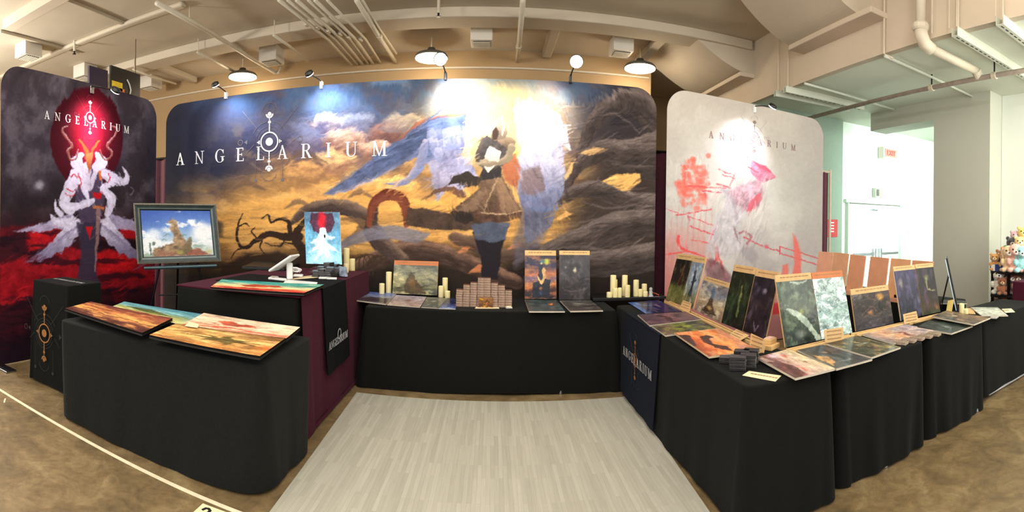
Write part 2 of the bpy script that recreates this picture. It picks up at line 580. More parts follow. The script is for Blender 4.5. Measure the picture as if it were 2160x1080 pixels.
def word(mb, text, o, right, up, h, width, depth=0.0015, normal=None):
    """letters spread evenly between o and o + right*width"""
    o, right, up = Vector(o), Vector(right).normalized(), Vector(up).normalized()
    n = Vector(normal).normalized() if normal is not None else right.cross(up)
    ws = [GLY[c][0] * h for c in text]
    gap = (width - sum(ws)) / max(1, len(text) - 1)
    x = 0
    k = 0
    for c, w in zip(text, ws):
        for p in GLY[c][1]:
            k += 1
            q = [o + right * (x + a * h) + up * (b * h) + n * (k % 7) * 0.00004 for a, b in p]
            mb.prism(q, n * depth)
        x += w + gap
    return mb


def flat_ring(mb, c, R, U, r, w, n=36, a0=0, a1=360, depth=0.0015):
    N = R.cross(U)
    for i in range(n):
        q = []
        for a, rr in ((i, r), (i + 1, r), (i + 1, r - w), (i, r - w)):
            t = math.radians(a0 + (a1 - a0) * a / n)
            q.append(c + R * (rr * math.cos(t)) + U * (rr * math.sin(t)))
        mb.prism(q, N * depth)


def flat_line(mb, c, R, U, p, q, w, depth=0.0015):
    N = R.cross(U)
    p = Vector((p[0], p[1])); q = Vector((q[0], q[1])); d = (q - p).normalized(); s = Vector((-d.y, d.x)) * w / 2
    pts = [p + s, p - s, q - s, q + s]
    mb.prism([c + R * a.x + U * a.y for a in pts], N * depth)


def flat_disc(mb, c, R, U, x, y, r, n=24, depth=0.0015, sx=1.0):
    N = R.cross(U)
    mb.prism([c + R * (x + r * sx * math.cos(2 * math.pi * i / n)) + U * (y + r * math.sin(2 * math.pi * i / n)) for i in range(n)], N * depth)


def emblem(c, R, U, s, main, ghost, parent, names=('emblem', 'emblem_linework')):
    """ring with a disc, a stem above and below ending in crescents, small triangles at the sides; s = ring radius"""
    R = Vector(R).normalized(); U = Vector(U).normalized(); c = Vector(c)
    mb = MB()
    flat_ring(mb, c, R, U, s, s * 0.13)
    flat_disc(mb, c, R, U, 0, 0, s * 0.40)
    for sg in (1, -1):
        flat_line(mb, c, R, U, (0, sg * s), (0, sg * s * 1.85), s * 0.12)
        flat_disc(mb, c, R, U, 0, sg * s * 1.95, s * 0.16)
        flat_line(mb, c, R, U, (0, sg * s * 2.0), (0, sg * s * 2.4), s * 0.08)
        cc = c + U * (sg * s * 2.75)
        flat_ring(mb, cc, R, U, s * 0.42, s * 0.17, 18, 180 if sg > 0 else 0, 360 if sg > 0 else 180)
        flat_disc(mb, cc, R, U, 0, 0, s * 0.2)
        N = R.cross(U)
        mb.prism([c + R * (sg * s * 1.08) + U * (s * .2), c + R * (sg * s * 1.08) - U * (s * .2), c + R * (sg * s * 1.4)], N * 0.0015)
    mb.build(names[0], main, parent)
    g = MB()
    for k, (r, a0, a1) in enumerate(((1.55, 20, 160), (1.55, 200, 340), (2.05, 30, 80), (2.05, 100, 150), (1.25, 0, 360))):
        flat_ring(g, c, R, U, s * r, s * 0.04, 24, a0, a1)
    flat_ring(g, c + U * (s * 3.05), R, U, s * 0.85, s * 0.04, 18, 10, 170)
    flat_ring(g, c - U * (s * 3.05), R, U, s * 0.85, s * 0.04, 18, 190, 350)
    for sx in (1, -1):
        flat_line(g, c, R, U, (sx * s * 1.1, s * 1.1), (sx * s * 3.1, s * 3.3), s * 0.04)
        flat_line(g, c, R, U, (sx * s * 1.7, -s * 0.2), (sx * s * 2.6, -s * 1.0), s * 0.04)
        flat_ring(g, c + R * (sx * s * 3.3) + U * (s * .1), R, U, s * 0.3, s * 0.06, 14)
        g.prism([c + R * (sx * s * 2.5) + U * (s * .35), c + R * (sx * s * 2.5) - U * (s * .15), c + R * (sx * s * 2.85) + U * (s * .1)], R.cross(U) * 0.0015)
        flat_line(g, c, R, U, (sx * s * 1.5, -s * 1.4), (sx * s * 1.5, -s * 3.7), s * 0.03)
        flat_disc(g, c, R, U, sx * s * 1.5, -s * 3.8, s * 0.17)
    g.build(names[1], ghost, parent)
# ------------------------------------------------------------------ the hall: floor, walls, ceiling
def floor_mat():
    m = bpy.data.materials.new('stained_concrete_floor'); m.use_nodes = True
    nt = m.node_tree; b = nt.nodes['Principled BSDF']
    tc = nt.nodes.new('ShaderNodeTexCoord')
    n1 = nt.nodes.new('ShaderNodeTexNoise'); n1.inputs['Scale'].default_value = 4.2; n1.inputs['Detail'].default_value = 9; n1.inputs['Roughness'].default_value = 0.68; n1.inputs['Distortion'].default_value = 0.6
    n2 = nt.nodes.new('ShaderNodeTexNoise'); n2.inputs['Scale'].default_value = 22; n2.inputs['Detail'].default_value = 8; n2.inputs['Roughness'].default_value = 0.7
    r1 = nt.nodes.new('ShaderNodeValToRGB')
    e = r1.color_ramp.elements
    e[0].position = 0.32; e[0].color = (*lin((100, 84, 58)), 1)
    e[1].position = 0.68; e[1].color = (*lin((150, 130, 94)), 1)
    k = e.new(0.5); k.color = (*lin((124, 104, 72)), 1)
    mx = nt.nodes.new('ShaderNodeMix'); mx.data_type = 'RGBA'; mx.blend_type = 'MULTIPLY'
    r2 = nt.nodes.new('ShaderNodeValToRGB')
    r2.color_ramp.elements[0].position = 0.35; r2.color_ramp.elements[0].color = (0.72, 0.72, 0.72, 1)
    r2.color_ramp.elements[1].position = 0.62; r2.color_ramp.elements[1].color = (1.08, 1.06, 1.0, 1)
    mx.inputs[0].default_value = 0.8
    nt.links.new(tc.outputs['Object'], n1.inputs['Vector']); nt.links.new(tc.outputs['Object'], n2.inputs['Vector'])
    nt.links.new(n1.outputs['Fac'], r1.inputs['Fac']); nt.links.new(n2.outputs['Fac'], r2.inputs['Fac'])
    nt.links.new(r1.outputs['Color'], mx.inputs[6]); nt.links.new(r2.outputs['Color'], mx.inputs[7])
    nt.links.new(mx.outputs[2], b.inputs['Base Color'])
    rr = nt.nodes.new('ShaderNodeMapRange'); rr.inputs[3].default_value = 0.32; rr.inputs[4].default_value = 0.6
    nt.links.new(n2.outputs['Fac'], rr.inputs[0]); nt.links.new(rr.outputs[0], b.inputs['Roughness'])
    return m


def plank_mat():
    m = bpy.data.materials.new('grey_oak_vinyl_planks'); m.use_nodes = True
    nt = m.node_tree; b = nt.nodes['Principled BSDF']
    tc = nt.nodes.new('ShaderNodeTexCoord')
    mp = nt.nodes.new('ShaderNodeMapping'); mp.inputs['Rotation'].default_value = (0, 0, math.pi / 2)
    br = nt.nodes.new('ShaderNodeTexBrick')
    br.inputs['Scale'].default_value = 1.0
    br.inputs['Brick Width'].default_value = 0.42; br.inputs['Row Height'].default_value = 0.026
    br.inputs['Mortar Size'].default_value = 0.0006; br.inputs['Bias'].default_value = 0.0
    br.offset = 0.37; br.offset_frequency = 2
    br.inputs['Color1'].default_value = (*lin((174, 171, 155)), 1)
    br.inputs['Color2'].default_value = (*lin((190, 187, 171)), 1)
    br.inputs['Mortar'].default_value = (*lin((160, 155, 136)), 1)
    nt.links.new(tc.outputs['Object'], mp.inputs['Vector']); nt.links.new(mp.outputs['Vector'], br.inputs['Vector'])
    nz = nt.nodes.new('ShaderNodeTexNoise'); nz.inputs['Scale'].default_value = 3.0; nz.inputs['Detail'].default_value = 6
    mp2 = nt.nodes.new('ShaderNodeMapping'); mp2.inputs['Scale'].default_value = (30, 1.5, 1)
    nt.links.new(tc.outputs['Object'], mp2.inputs['Vector']); nt.links.new(mp2.outputs['Vector'], nz.inputs['Vector'])
    r2 = nt.nodes.new('ShaderNodeValToRGB')
    r2.color_ramp.elements[0].position = 0.3; r2.color_ramp.elements[0].color = (0.93, 0.925, 0.92, 1)
    r2.color_ramp.elements[1].position = 0.7; r2.color_ramp.elements[1].color = (1.04, 1.035, 1.03, 1)
    nt.links.new(nz.outputs['Fac'], r2.inputs['Fac'])
    mx = nt.nodes.new('ShaderNodeMix'); mx.data_type = 'RGBA'; mx.blend_type = 'MULTIPLY'; mx.inputs[0].default_value = 1
    nt.links.new(br.outputs['Color'], mx.inputs[6]); nt.links.new(r2.outputs['Color'], mx.inputs[7])
    nt.links.new(mx.outputs[2], b.inputs['Base Color'])
    b.inputs['Roughness'].default_value = 0.5
    return m


MT['floor'] = floor_mat()
MT['plank'] = plank_mat()
MT['ceiling'] = M('painted_concrete_ceiling', (196, 184, 164), 0.85, noise=0.05, scale=1.2, bump=0.05)
MT['tanwall'] = M('tan_painted_wall', (166, 138, 100), 0.8, noise=0.05, scale=0.9)
MT['tanlight'] = M('pale_tan_wall', (196, 178, 142), 0.8, noise=0.04, scale=0.9)
MT['soffit'] = M('greenish_white_painted_soffit', (198, 202, 188), 0.7, noise=0.03, scale=1.0)
MT['fascia'] = M('cream_painted_fascia', (204, 190, 170), 0.8, noise=0.05, scale=1.0)
MT['wallwhite'] = M('white_painted_wall', (225, 230, 222), 0.75, noise=0.02, scale=1.0)
MT['wallgrey'] = M('grey_painted_wall', (186, 188, 176), 0.75, noise=0.02, scale=1.0)
MT['doorpaint'] = M('white_door_paint', (226, 230, 226), 0.45, noise=0.02)
MT['lampglow'] = M('glowing_lamp', (255, 226, 178), 0.5, emit=9.0, noise=0.0)
MT['ledglow'] = M('glowing_led', (255, 255, 255), 0.5, emit=14.0, noise=0.0)
MT['exitglow'] = M('lit_red_letters', (235, 60, 50), 0.5, emit=1.2, noise=0.0)
MT['grille'] = M('dark_grille', (84, 82, 74), 0.6)

BW, CZ, SX, SZ, WX = 8.58, 4.6, 4.1, 3.6, 6.14      # back wall, ceiling, soffit edge, soffit height, right wall

struct(MB().box((0, 4.2, -0.05), (22, 13.8, 0.1)), 'floor', 'floor')
struct(MB().box((-1.9, 4.2, CZ + 0.05), (18.2, 13.8, 0.1)), 'ceiling', 'ceiling')
w = MB(); w.box((-4.05, BW + 0.1, 2.3), (13.9, 0.2, 4.6)); w.box((3.5, 11.0, 2.3), (2.0, 0.2, 4.6)); w.box((2.85, 9.8, 2.3), (0.1, 2.3, 4.6)); w.box((4.4, 9.8, 2.3), (0.1, 2.4, 4.6)); struct(w, 'wall_back', 'tanwall')
# the wall's upper band and its joint
w = MB(); w.box((-4.05, BW - 0.02, 4.29), (13.8, 0.04, 0.03)); struct(w, 'trim_1', 'ceiling')
w = MB(); w.box((-11.0, 3.3, 2.3), (0.2, 12.0, 4.6)); struct(w, 'wall_left', 'tanlight')

# beams across the hall
w = MB(); w.box((-3.4, 7.0, CZ - 0.075), (14.9, 0.42, 0.15)); struct(w, 'trim_2', 'ceiling', bevel=0.02)
w = MB(); w.box((-7.0, 5.45, CZ - 0.035), (5.8, 0.13, 0.07)); struct(w, 'trim_3', 'ceiling', bevel=0.03)
# cross ribs between the beam and the back wall
for k, x in enumerate((-6.1, 0.92, 2.62)):
    w = MB(); w.box((x, 7.85, CZ - 0.06), (0.16, 1.3, 0.12)); struct(w, 'trim_%d' % (4 + k), 'ceiling', bevel=0.02)
# large dropped beam over the far left aisle
a = PZ(5, 60, 4.15); b_ = PZ(105, 0, 4.15)
w = MB(); w.box((-3.9, 4.02, 4.53), (5.0, 0.2, 0.16)); struct(w, 'trim_7', 'fascia', bevel=0.01)
for k_, (x_, ya_, yb_) in enumerate(((-5.25, 4.1, 5.5), (-6.78, 4.1, 5.8))):
    struct(MB().box((x_, (ya_ + yb_) / 2, 4.575), (0.07, yb_ - ya_, 0.05)), 'trim_%d' % (15 + k_), 'ceiling', bevel=0.01)

# dropped soffit on the right with its cream fascia
struct(MB().box(((SX + WX + 3.4) / 2, 3.9, SZ + 0.05), (WX + 3.4 - SX, 9.4, 0.1)), 'trim_8', 'soffit')
struct(MB().box((SX + 0.05, 3.9, (SZ + CZ) / 2), (0.1, 9.4, CZ - SZ)), 'trim_9', 'fascia')


def vault(y0, y1, prof, name):
    """a curved plaster haunch: profile in x,z run along y"""
    prof = [tuple(p) for p in smooth_pts(prof, 5)]
    poly = [(x, z) for x, z in prof] + [(SX, prof[-1][1]), (SX, CZ + 0.02), (prof[0][0], CZ + 0.02)]
    n = len(poly)
    mb = MB()
    vs = [(x, y0, z) for x, z in poly] + [(x, y1, z) for x, z in poly]
    mb.add(vs, [tuple(range(n)), tuple(range(2 * n - 1, n - 1, -1))] + [(i, n + i, n + (i + 1) % n, (i + 1) % n) for i in range(n)])
    return struct(mb, name, 'ceiling')


vault(4.1, 5.45, [(2.95, 4.6), (3.06, 4.48), (3.25, 4.33), (3.44, 4.21), (3.67, 4.10), (3.9, 4.05), (4.0, 4.04)], 'trim_10')
vault(6.85, BW, [(2.6, 4.6), (2.85, 4.565), (3.05, 4.47), (3.3, 4.31), (3.55, 4.18), (3.8, 4.09), (4.0, 4.06)], 'trim_11')
struct(MB().box((3.98, 4.66, 4.03), (0.3, 1.62, 0.07)), 'trim_12', 'fascia', bevel=0.01)
struct(MB().box((3.98, 7.7, 4.03), (0.3, 1.75, 0.07)), 'trim_13', 'fascia', bevel=0.01)

# right-hand walls: the column wall, the lintel, the alcove and its end wall
struct(MB().box((WX + 0.2, (3.66 + 4.71) / 2, 1.8), (0.4, 4.71 - 3.66, 3.6)), 'wall_right', 'wallgrey')
struct(MB().box((WX + 0.2, (4.71 + 6.15) / 2, 3.45), (0.4, 6.15 - 4.71, 0.33)), 'trim_14', 'wallgrey')
struct(MB().box((WX + 0.55, 1.66, 1.8), (0.4, 3.99, 3.6)), 'wall_right_front', 'wallwhite')
struct(MB().box(((WX + 9.6) / 2, 7.1, 1.8), (9.6 - WX, 0.2, 3.6)), 'wall_alcove', 'wallwhite')
struct(MB().box((9.7, 5.2, 1.8), (0.2, 4.0, 3.6)), 'wall_alcove_end', 'wallwhite')
struct(MB().box(((SX + WX) / 2 + 0.0, 6.98, 1.8), (WX - SX + 0.0, 0.16, 3.6)), 'wall_side', M('dull_sage_wall', (140, 158, 144), .75, noise=.02))

# double door in the alcove wall
dl, dr = PY(1790, 430, 7.0), PY(1893, 434, 7.0)
DX0, DX1, DZ = dl.x, dr.x, 2.02
DM = (DX0 + DX1) / 2
d = thing('door_1', 'white double exit door with push bars in the bright alcove', 'door', (DM, 6.98, 0)); d['kind'] = 'structure'; del d['category']
fr = MB()
fr.box((DX0 - 0.04, 6.97, DZ / 2), (0.08, 0.1, DZ)); fr.box((DX1 + 0.05, 6.93, DZ / 2), (0.16, 0.16, DZ)); fr.box((DM, 6.97, DZ + 0.035), (DX1 - DX0 + 0.26, 0.1, 0.07))
fr.build('door_frame', M('pale_green_door_frame', (196, 214, 200), 0.5, noise=0.02), d, bevel=0.005)
MB().box((DM, 6.92, DZ - 0.008), (DX1 - DX0 + 0.1, 0.03, 0.02)).build('door_seal', 'grille', d)
for sx in (0, 1):
    x0 = DX0 + 0.01 if sx == 0 else DM + 0.005; x1 = DM - 0.005 if sx == 0 else DX1 - 0.03
    leaf = MB().box(((x0 + x1) / 2, 6.96, DZ / 2), (x1 - x0, 0.05, DZ - 0.02)).build('door_leaf', 'doorpaint', d, bevel=0.004)
    hb = MB(); hb.box(((x0 + x1) / 2, 6.90, 1.0), (x1 - x0 - 0.12, 0.04, 0.05))
    hx = x1 - 0.08 if sx == 0 else x0 + 0.08
    hb.box((hx, 6.90, 1.0), (0.06, 0.07, 0.22))
    hb.build('door_handle', 'chrome', leaf, bevel=0.006)
MB().box((DM - 0.08, 6.92, DZ - 0.12), (0.16, 0.05, 0.04)).tube([(DM - 0.15, 6.9, DZ - .12), (DM - .02, 6.86, DZ - .1)], 0.008).build('door_closer', 'chrome', d)

# alcove window (added for the daylight, which the area light daylight_alcove supplies; hidden behind the column wall from the stand's side)
wn = thing('window_1', 'tall unseen window added for the alcove daylight', 'window', (9.55, 5.3, 1.0)); wn['kind'] = 'structure'; del wn['category']
f_ = MB()
for y in (4.2, 5.3, 6.4): f_.box((9.57, y, 1.9), (0.06, 0.06, 2.4))
for z in (0.7, 1.9, 3.1): f_.box((9.57, 5.3, z), (0.06, 2.26, 0.06))
f_.build('window_frame', 'whitepaint', wn)

# exit sign
p = PY(1861, 322, 6.9); q = PY(1886, 322, 6.9)
ex = thing('exit_sign', 'small white box exit sign with red EXIT letters high on the alcove wall', 'sign', (p.x, 6.85, p.z - 0.1))
cx = (p.x + q.x) / 2
MB().box((cx, 6.91, p.z), (q.x - p.x + 0.06, 0.16, 0.24)).build('housing', 'whitepaint', ex, bevel=0.01)
MB().box((cx, 6.825, p.z), (q.x - p.x - 0.02, 0.012, 0.17)).build('face', M('exit_face', (240, 120, 110), 0.5, emit=0.5, noise=0), ex)
lm = MB(); word(lm, 'EXIT', (p.x + 0.05, 6.815, p.z - 0.05), (1, 0, 0), (0, 0, 1), 0.1, q.x - p.x - 0.1, 0.004, normal=(0, -1, 0)); lm.build('lettering', 'exitglow', ex)
# alarm sounder and a keypad on the alcove wall
p = PY(1845, 407, 6.98)
al = thing('alarm_sounder', 'small grey alarm box on the alcove wall above the double door', 'alarm', p)
MB().box((p.x, 6.94, p.z), (0.12, 0.1, 0.2)).build('housing', 'wallgrey', al, bevel=0.01)
MB().box((p.x, 6.885, p.z), (0.07, 0.012, 0.14)).build('grille', 'grille', al)
p = PY(1857, 409, 6.98)
tag(MB().box((p.x + 0.06, 6.975, p.z), (0.1, 0.03, 0.18)).build('wall_plate', 'cream', bevel=0.004), 'small cream plate beside the grey alarm box on the alcove wall', 'plate')

# red safety sign on the grey wall
p0 = PY(1754, 463, 6.88); p1 = PY(1765, 500, 6.88)
s_ = thing('safety_sign', 'tall red sign with white lines on the grey wall beside the drape', 'sign', ((p0.x + p1.x) / 2, 6.88, p1.z))
MB().box(((p0.x + p1.x) / 2 - 0.05, 6.88, (p0.z + p1.z) / 2), (p1.x - p0.x + 0.12, 0.02, p0.z - p1.z)).build('board', 'red', s_)
l_ = MB()
for k in range(4): l_.box((p0.x + 0.0, 6.866, p0.z - 0.06 - k * 0.055), (0.1, 0.006, 0.02))
l_.build('text_lines', 'white', s_)

# ceiling lamps (high-bay dishes)
for k, (px, py) in enumerate(((512, 162), (910, 122), (1350, 144))):
    c = PZ(px, py, 4.26)
    lab = ['glowing high-bay lamp nearest the left wall', 'glowing high-bay lamp above the middle of the long backdrop', 'glowing high-bay lamp beside the curved ceiling haunch'][k]
    t = thing('ceiling_lamp', lab, 'lamp', c, 'high-bay lamps under the ceiling')
    R = 0.275
    shade = MB().lathe(c, [(R, 0), (R * 1.02, 0.012), (R * 0.92, 0.05), (R * 0.6, 0.085), (0.08, 0.1), (0.06, 0.16)], 28).build('lamp_shade', 'grille', t, smooth=True)
    MB().lathe(c + Vector((0, 0, -0.028)), [(R * 0.55, 0), (R * 0.97, 0.01), (R * 0.97, 0.026)], 28).build('lens', 'lampglow', shade)
    MB().tube([c + Vector((0, 0, .15)), (c.x, c.y, CZ)], 0.012).build('stem', 'pipe', t)
    light('high_bay_light', 'POINT', (c.x, c.y, c.z - 0.15), 26, (1.0, 0.84, 0.62), 0.2)

# ceiling air vents (boxes with a grille)
for k, (px, py, z, lab) in enumerate(((60, 122, 4.42, 'white box vent on the ceiling, furthest left'), (180, 165, 4.42, 'white box vent on the ceiling right above the left banner'),
                                      (318, 187, 4.42, 'white box vent beside the black hanging sign'), (573, 133, 4.40, 'white box vent between the two left high-bay lamps'),
                                      (1016, 93, 4.42, 'white box vent above the middle of the long backdrop'), (1310, 114, 4.42, 'white box vent left of the curved ceiling haunch'))):
    c = PZ(px, py, z - 0.07)
    t = thing('ceiling_vent', lab, 'vent', (c.x, c.y, c.z), 'box vents on the ceiling')
    MB().box((c.x, c.y, (c.z + CZ) / 2), (0.34, 0.36, CZ - c.z)).build('housing', 'whitepaint', t, bevel=0.01)
    g = MB()
    g.box((c.x, c.y, c.z - 0.004), (0.26, 0.26, 0.006))
    g.build('grille_backing', 'grille', t)
    g = MB()
    for j in range(6): g.box((c.x, c.y - 0.105 + j * 0.042, c.z - 0.012), (0.26, 0.012, 0.01))
    g.build('grille', 'pipe', t)

# pipes under the ceiling
PZP = 4.4


def pipe(name, label, pts, r, z=PZP, hangers=(), cat='pipe', group=None, mat='pipe', couplings=()):
    P = [PZ(x, y, z) if len(q) == 0 else PZ(x, y, q[0]) for x, y, *q in pts]
    if P[-1].y > 8.54:
        f_ = (8.54 - P[-2].y) / (P[-1].y - P[-2].y); P[-1] = P[-2].lerp(P[-1], f_)
    t = thing(name, label, cat, P[0], group)
    MB().tube(P, r, 12).build('tube', mat, t, smooth=True)
    for h in hangers:
        p = P[0].lerp(P[-1], h)
        MB().tube([p, (p.x, p.y, CZ)], 0.008, 6).build('hanger', 'pipe', t)
    for h in couplings:
        p = P[0].lerp(P[-1], h); d_ = (P[-1] - P[0]).normalized() * 0.04
        MB().tube([p - d_, p + d_], r * 1.3, 12).build('coupling', mat, t)
    return t


pipe('ceiling_pipe', 'thick cream pipe running away over the left banner, with a bent end', [(330, 6), (430, 60), (522, 118), (580, 153), (587, 153), (592, 140, 4.5)], 0.035, hangers=(0.2, 0.55, 0.8), group='pipes under the left ceiling')
pipe('ceiling_pipe', 'thin cream pipe ending above the left high-bay lamp', [(416, 110), (460, 133), (497, 152)], 0.022, z=4.36, hangers=(0.02,), group='pipes under the left ceiling')
pipe('ceiling_pipe', 'thin cream pipe right of the box vent, ending at the tan wall', [(577, 74), (610, 97), (649, 130)], 0.022, z=4.36, hangers=(0.02,), group='pipes under the left ceiling')
pipe('ceiling_pipe', 'thin cream pipe above the black hanging sign', [(281, 146), (320, 162), (371, 177)], 0.022, z=4.38, hangers=(0.02,), group='pipes under the left ceiling')
bun = [(588, 768), (606, 781), (625, 790), (650, 800), (664, 809), (690, 824)]
bl_ = ['first', 'second', 'third', 'fourth', 'fifth', 'sixth']
for k, (x0, x1) in enumerate(bun):
    pipe('conduit', 'thin cream conduit, %s from the left in the bundle over the long backdrop' % bl_[k], [(x0, 0), ((x0 + x1) / 2 + 14, 83), (x1, 166)], 0.02 if k % 2 else 0.026, z=4.42, group='conduits in the ceiling bundle', couplings=(0.3 + 0.05 * k,))
pipe('ceiling_pipe', 'thicker cream pipe right of the conduit bundle', [(752, 0), (803, 83), (857, 166)], 0.036, z=4.42, group='pipes over the long backdrop', couplings=(0.5,))
pipe('ceiling_pipe', 'short thin pipe ending just right of the thick pipe', [(764, 0), (800, 60), (836, 113)], 0.02, z=4.45, group='pipes over the long backdrop')
pipe('ceiling_pipe', 'cream pipe running away above the figure of the long backdrop', [(1103, 0), (1096, 83), (1088, 166)], 0.038, z=4.42, group='pipes over the long backdrop', couplings=(0.7,))
# sprinkler heads
for k, (px, py, lab) in enumerate(((157, 108, 'sprinkler head on the ceiling above the left banner'), (925, 28, 'sprinkler head on the beam above the middle high-bay lamp'))):
    c = PZ(px, py, 4.42)
    t = thing('sprinkler', lab, 'sprinkler', c)
    MB().tube([c, (c.x, c.y, CZ)], 0.022, 10).build('pipe_stub', 'pipe', t)
    MB().lathe(c + Vector((0, 0, -0.05)), [(0.03, 0), (0.03, 0.008), (0.012, 0.012), (0.016, 0.05)], 12).build('deflector', 'blackmetal', t)

# pipes and slotted rails under the right-hand soffit
gp = [PZ(x, y, 3.42) for x, y in ((1690, 254), (1790, 226), (1900, 204), (1967, 186), (2086, 160), (2158, 146))]
gx = sum(p.x for p in gp) / len(gp)
t = thing('sprinkler_main', 'long grey-brown pipe running under the right soffit', 'pipe', (gx, gp[0].y, 3.42))
MB().tube([(gx, 7.0, 3.42), (gx, 0.2, 3.42)], 0.032, 14).build('tube', M('grey_brown_pipe', (150, 138, 126), 0.5), t, smooth=True)
for px, py in ((1967, 186), (2095, 158)):
    y = PZ(px, py, 3.42).y
    MB().tube([(gx, y - 0.03, 3.42), (gx, y + 0.03, 3.42)], 0.045, 14).build('coupling', 'pipe', t)
    MB().tube([(gx, y, 3.44), (gx, y, SZ)], 0.01, 8).build('hanger', 'blackmetal', t)
# drop pipe with elbow and its run under the soffit
e0 = PZ(1944, 68, 3.5)
t = thing('drop_pipe', 'thick cream pipe dropping past the fascia and turning under the soffit', 'pipe', (e0.x, e0.y, 3.5))
end = Vector((gx - 0.02, PZ(2086, 150, 3.5).y, 3.5))
ex0 = Vector((SX - 0.12, PX(1942, 30, SX - 0.12).y, 0))
MB().tube([(ex0.x, ex0.y, CZ), (ex0.x, ex0.y, 3.68)], 0.055, 14).build('riser', 'pipe', t, smooth=True)
MB().tube([(ex0.x, ex0.y, 3.7), (ex0.x + .01, ex0.y - .01, 3.6), (ex0.x + 0.05, ex0.y - .02, 3.53), (ex0.x + 0.16, ex0.y - .03, 3.5)], [0.075, 0.072, 0.072, 0.068], 14).build('elbow', 'pipe', t, smooth=True)
MB().lathe((ex0.x, ex0.y, 3.66), [(0.08, 0), (0.095, 0.02), (0.095, 0.06), (0.08, 0.08)], 14).build('coupling', 'pipe', t)
MB().tube([(ex0.x + 0.14, ex0.y - .03, 3.5), (gx - 0.02, ex0.y - 0.05, 3.5)], 0.05, 14).build('branch', 'pipe', t, smooth=True)
MB().tube([(gx - 0.06, ex0.y - .05, 3.5), (gx + 0.02, ex0.y - .05, 3.44)], 0.06, 14).build('tee', 'pipe', t)


def rail(y, x0, x1, lab, slots, w=0.05, dz=0.09):
    t = thing('slotted_rail', lab, 'rail', (x0, y, SZ - dz), 'slotted steel rails under the soffit')
    m_ = MB(); m_.box(((x0 + x1) / 2, y + w / 2, SZ - dz / 2), (x1 - x0, 0.006, dz)); m_.box(((x0 + x1) / 2, y - w / 2, SZ - dz / 2), (x1 - x0, 0.006, dz)); m_.box(((x0 + x1) / 2, y, SZ - dz), (x1 - x0, w, 0.006))
    m_.build('channel', 'soffit', t)
    if slots:
        s = MB(); n = int((x1 - x0) / 0.09)
        for i in range(n):
            s.box((x0 + 0.06 + i * 0.09, y, SZ - dz - 0.004), (0.05, 0.014, 0.003))
        s.build('slots', 'black', t)
    MB().tube([(x0 + 0.06, y, SZ - dz), (x0 + 0.06, y, CZ)], 0.009, 6).build('hanger', 'pipe', t)
    return t


for px, py, x0, x1, sl, lab, w_ in ((1990, 62, SX - 0.1, WX, True, 'slotted rail right of the thick elbow pipe', 0.07), (2077, 28, SX - 0.1, WX, True, 'slotted rail nearest the right edge, with long slots', 0.08),
                                   (1641, 192, SX - 0.1, 5.6, True, 'slotted rail furthest away under the soffit', 0.07), (1625, 201, SX - 0.1, 5.5, False, 'plain rail beside the furthest slotted rail', 0.05)):
    y = PZ(px, py, SZ - 0.09).y
    rail(y, x0, x1, lab, sl, w_)
y = PZ(1866, 117, SZ - .03).y
pipe('conduit', 'thin white conduit running across the soffit from the fascia', [(1866, 118), (2050, 203)], 0.018, z=SZ - 0.04, mat='soffit')
pipe('conduit', 'thin white conduit under the far end of the soffit', [(1697, 176), (1885, 231)], 0.018, z=SZ - 0.04, mat='soffit')
y = PX(1865, 60, SX - .03).y
tag(MB().tube([(SX - .03, y, CZ), (SX - .03, y, SZ - 0.02), (SX + 0.1, y - 0.02, SZ - 0.04)], 0.014, 8).build('conduit', 'fascia'), 'vertical cream conduit running down the fascia', 'pipe')
for k, px in enumerate((1966, 2002, 2018, 2100)):
    y = PX(px, 30, SX - .06).y
    tag(MB().tube([(SX - .06, y, CZ), (SX - .06, y, SZ + 0.02)], 0.006, 6).build('hanger_rod', 'pipe'), ['thin hanger rod just right of the elbow pipe', 'thin hanger rod above the slotted rail, left one', 'thin hanger rod above the slotted rail, right one', 'thin hanger rod at the rail nearest the right edge'][k], 'rod')

# plank-pattern rug of the stand
rug = MB(); RC = [PZ(752, 829, 0), PZ(1331, 837, 0), PZ(1496, 1080, 0), PZ(570, 1080, 0)]
L0, L1, R1_, R0 = RC[0], RC[3], RC[2], RC[1]
dl_ = (L1 - L0); dr_ = (R1_ - R0)
L2 = L0 + dl_ * (3.4 / 1.9); R2 = R0 + dr_ * (3.4 / 1.9)
rug.prism([Vector((p.x, p.y, 0.001)) for p in (L0, L2, R2, R0)], (0, 0, 0.006))
tag(rug.build('floor_covering', 'plank'), 'pale grey wood-look plank flooring laid between the tables', 'rug')

# white boundary tape and its number card
ta = MB(); ta.box((-3.2, 2.225, 0.001), (5.2, 0.028, 0.002), rz=-0.018)
tag(ta.build('floor_tape', 'tape'), 'long white tape line on the concrete in front of the left table', 'tape')
ta = MB(); p = PZ(10, 845, 0); ta.box((p.x, p.y, 0.001), (0.012, 0.09, 0.002), rz=0.9)
tag(ta.build('floor_scrap', 'tape'), 'tiny white scrap of tape lying beyond the long tape line', 'scrap')
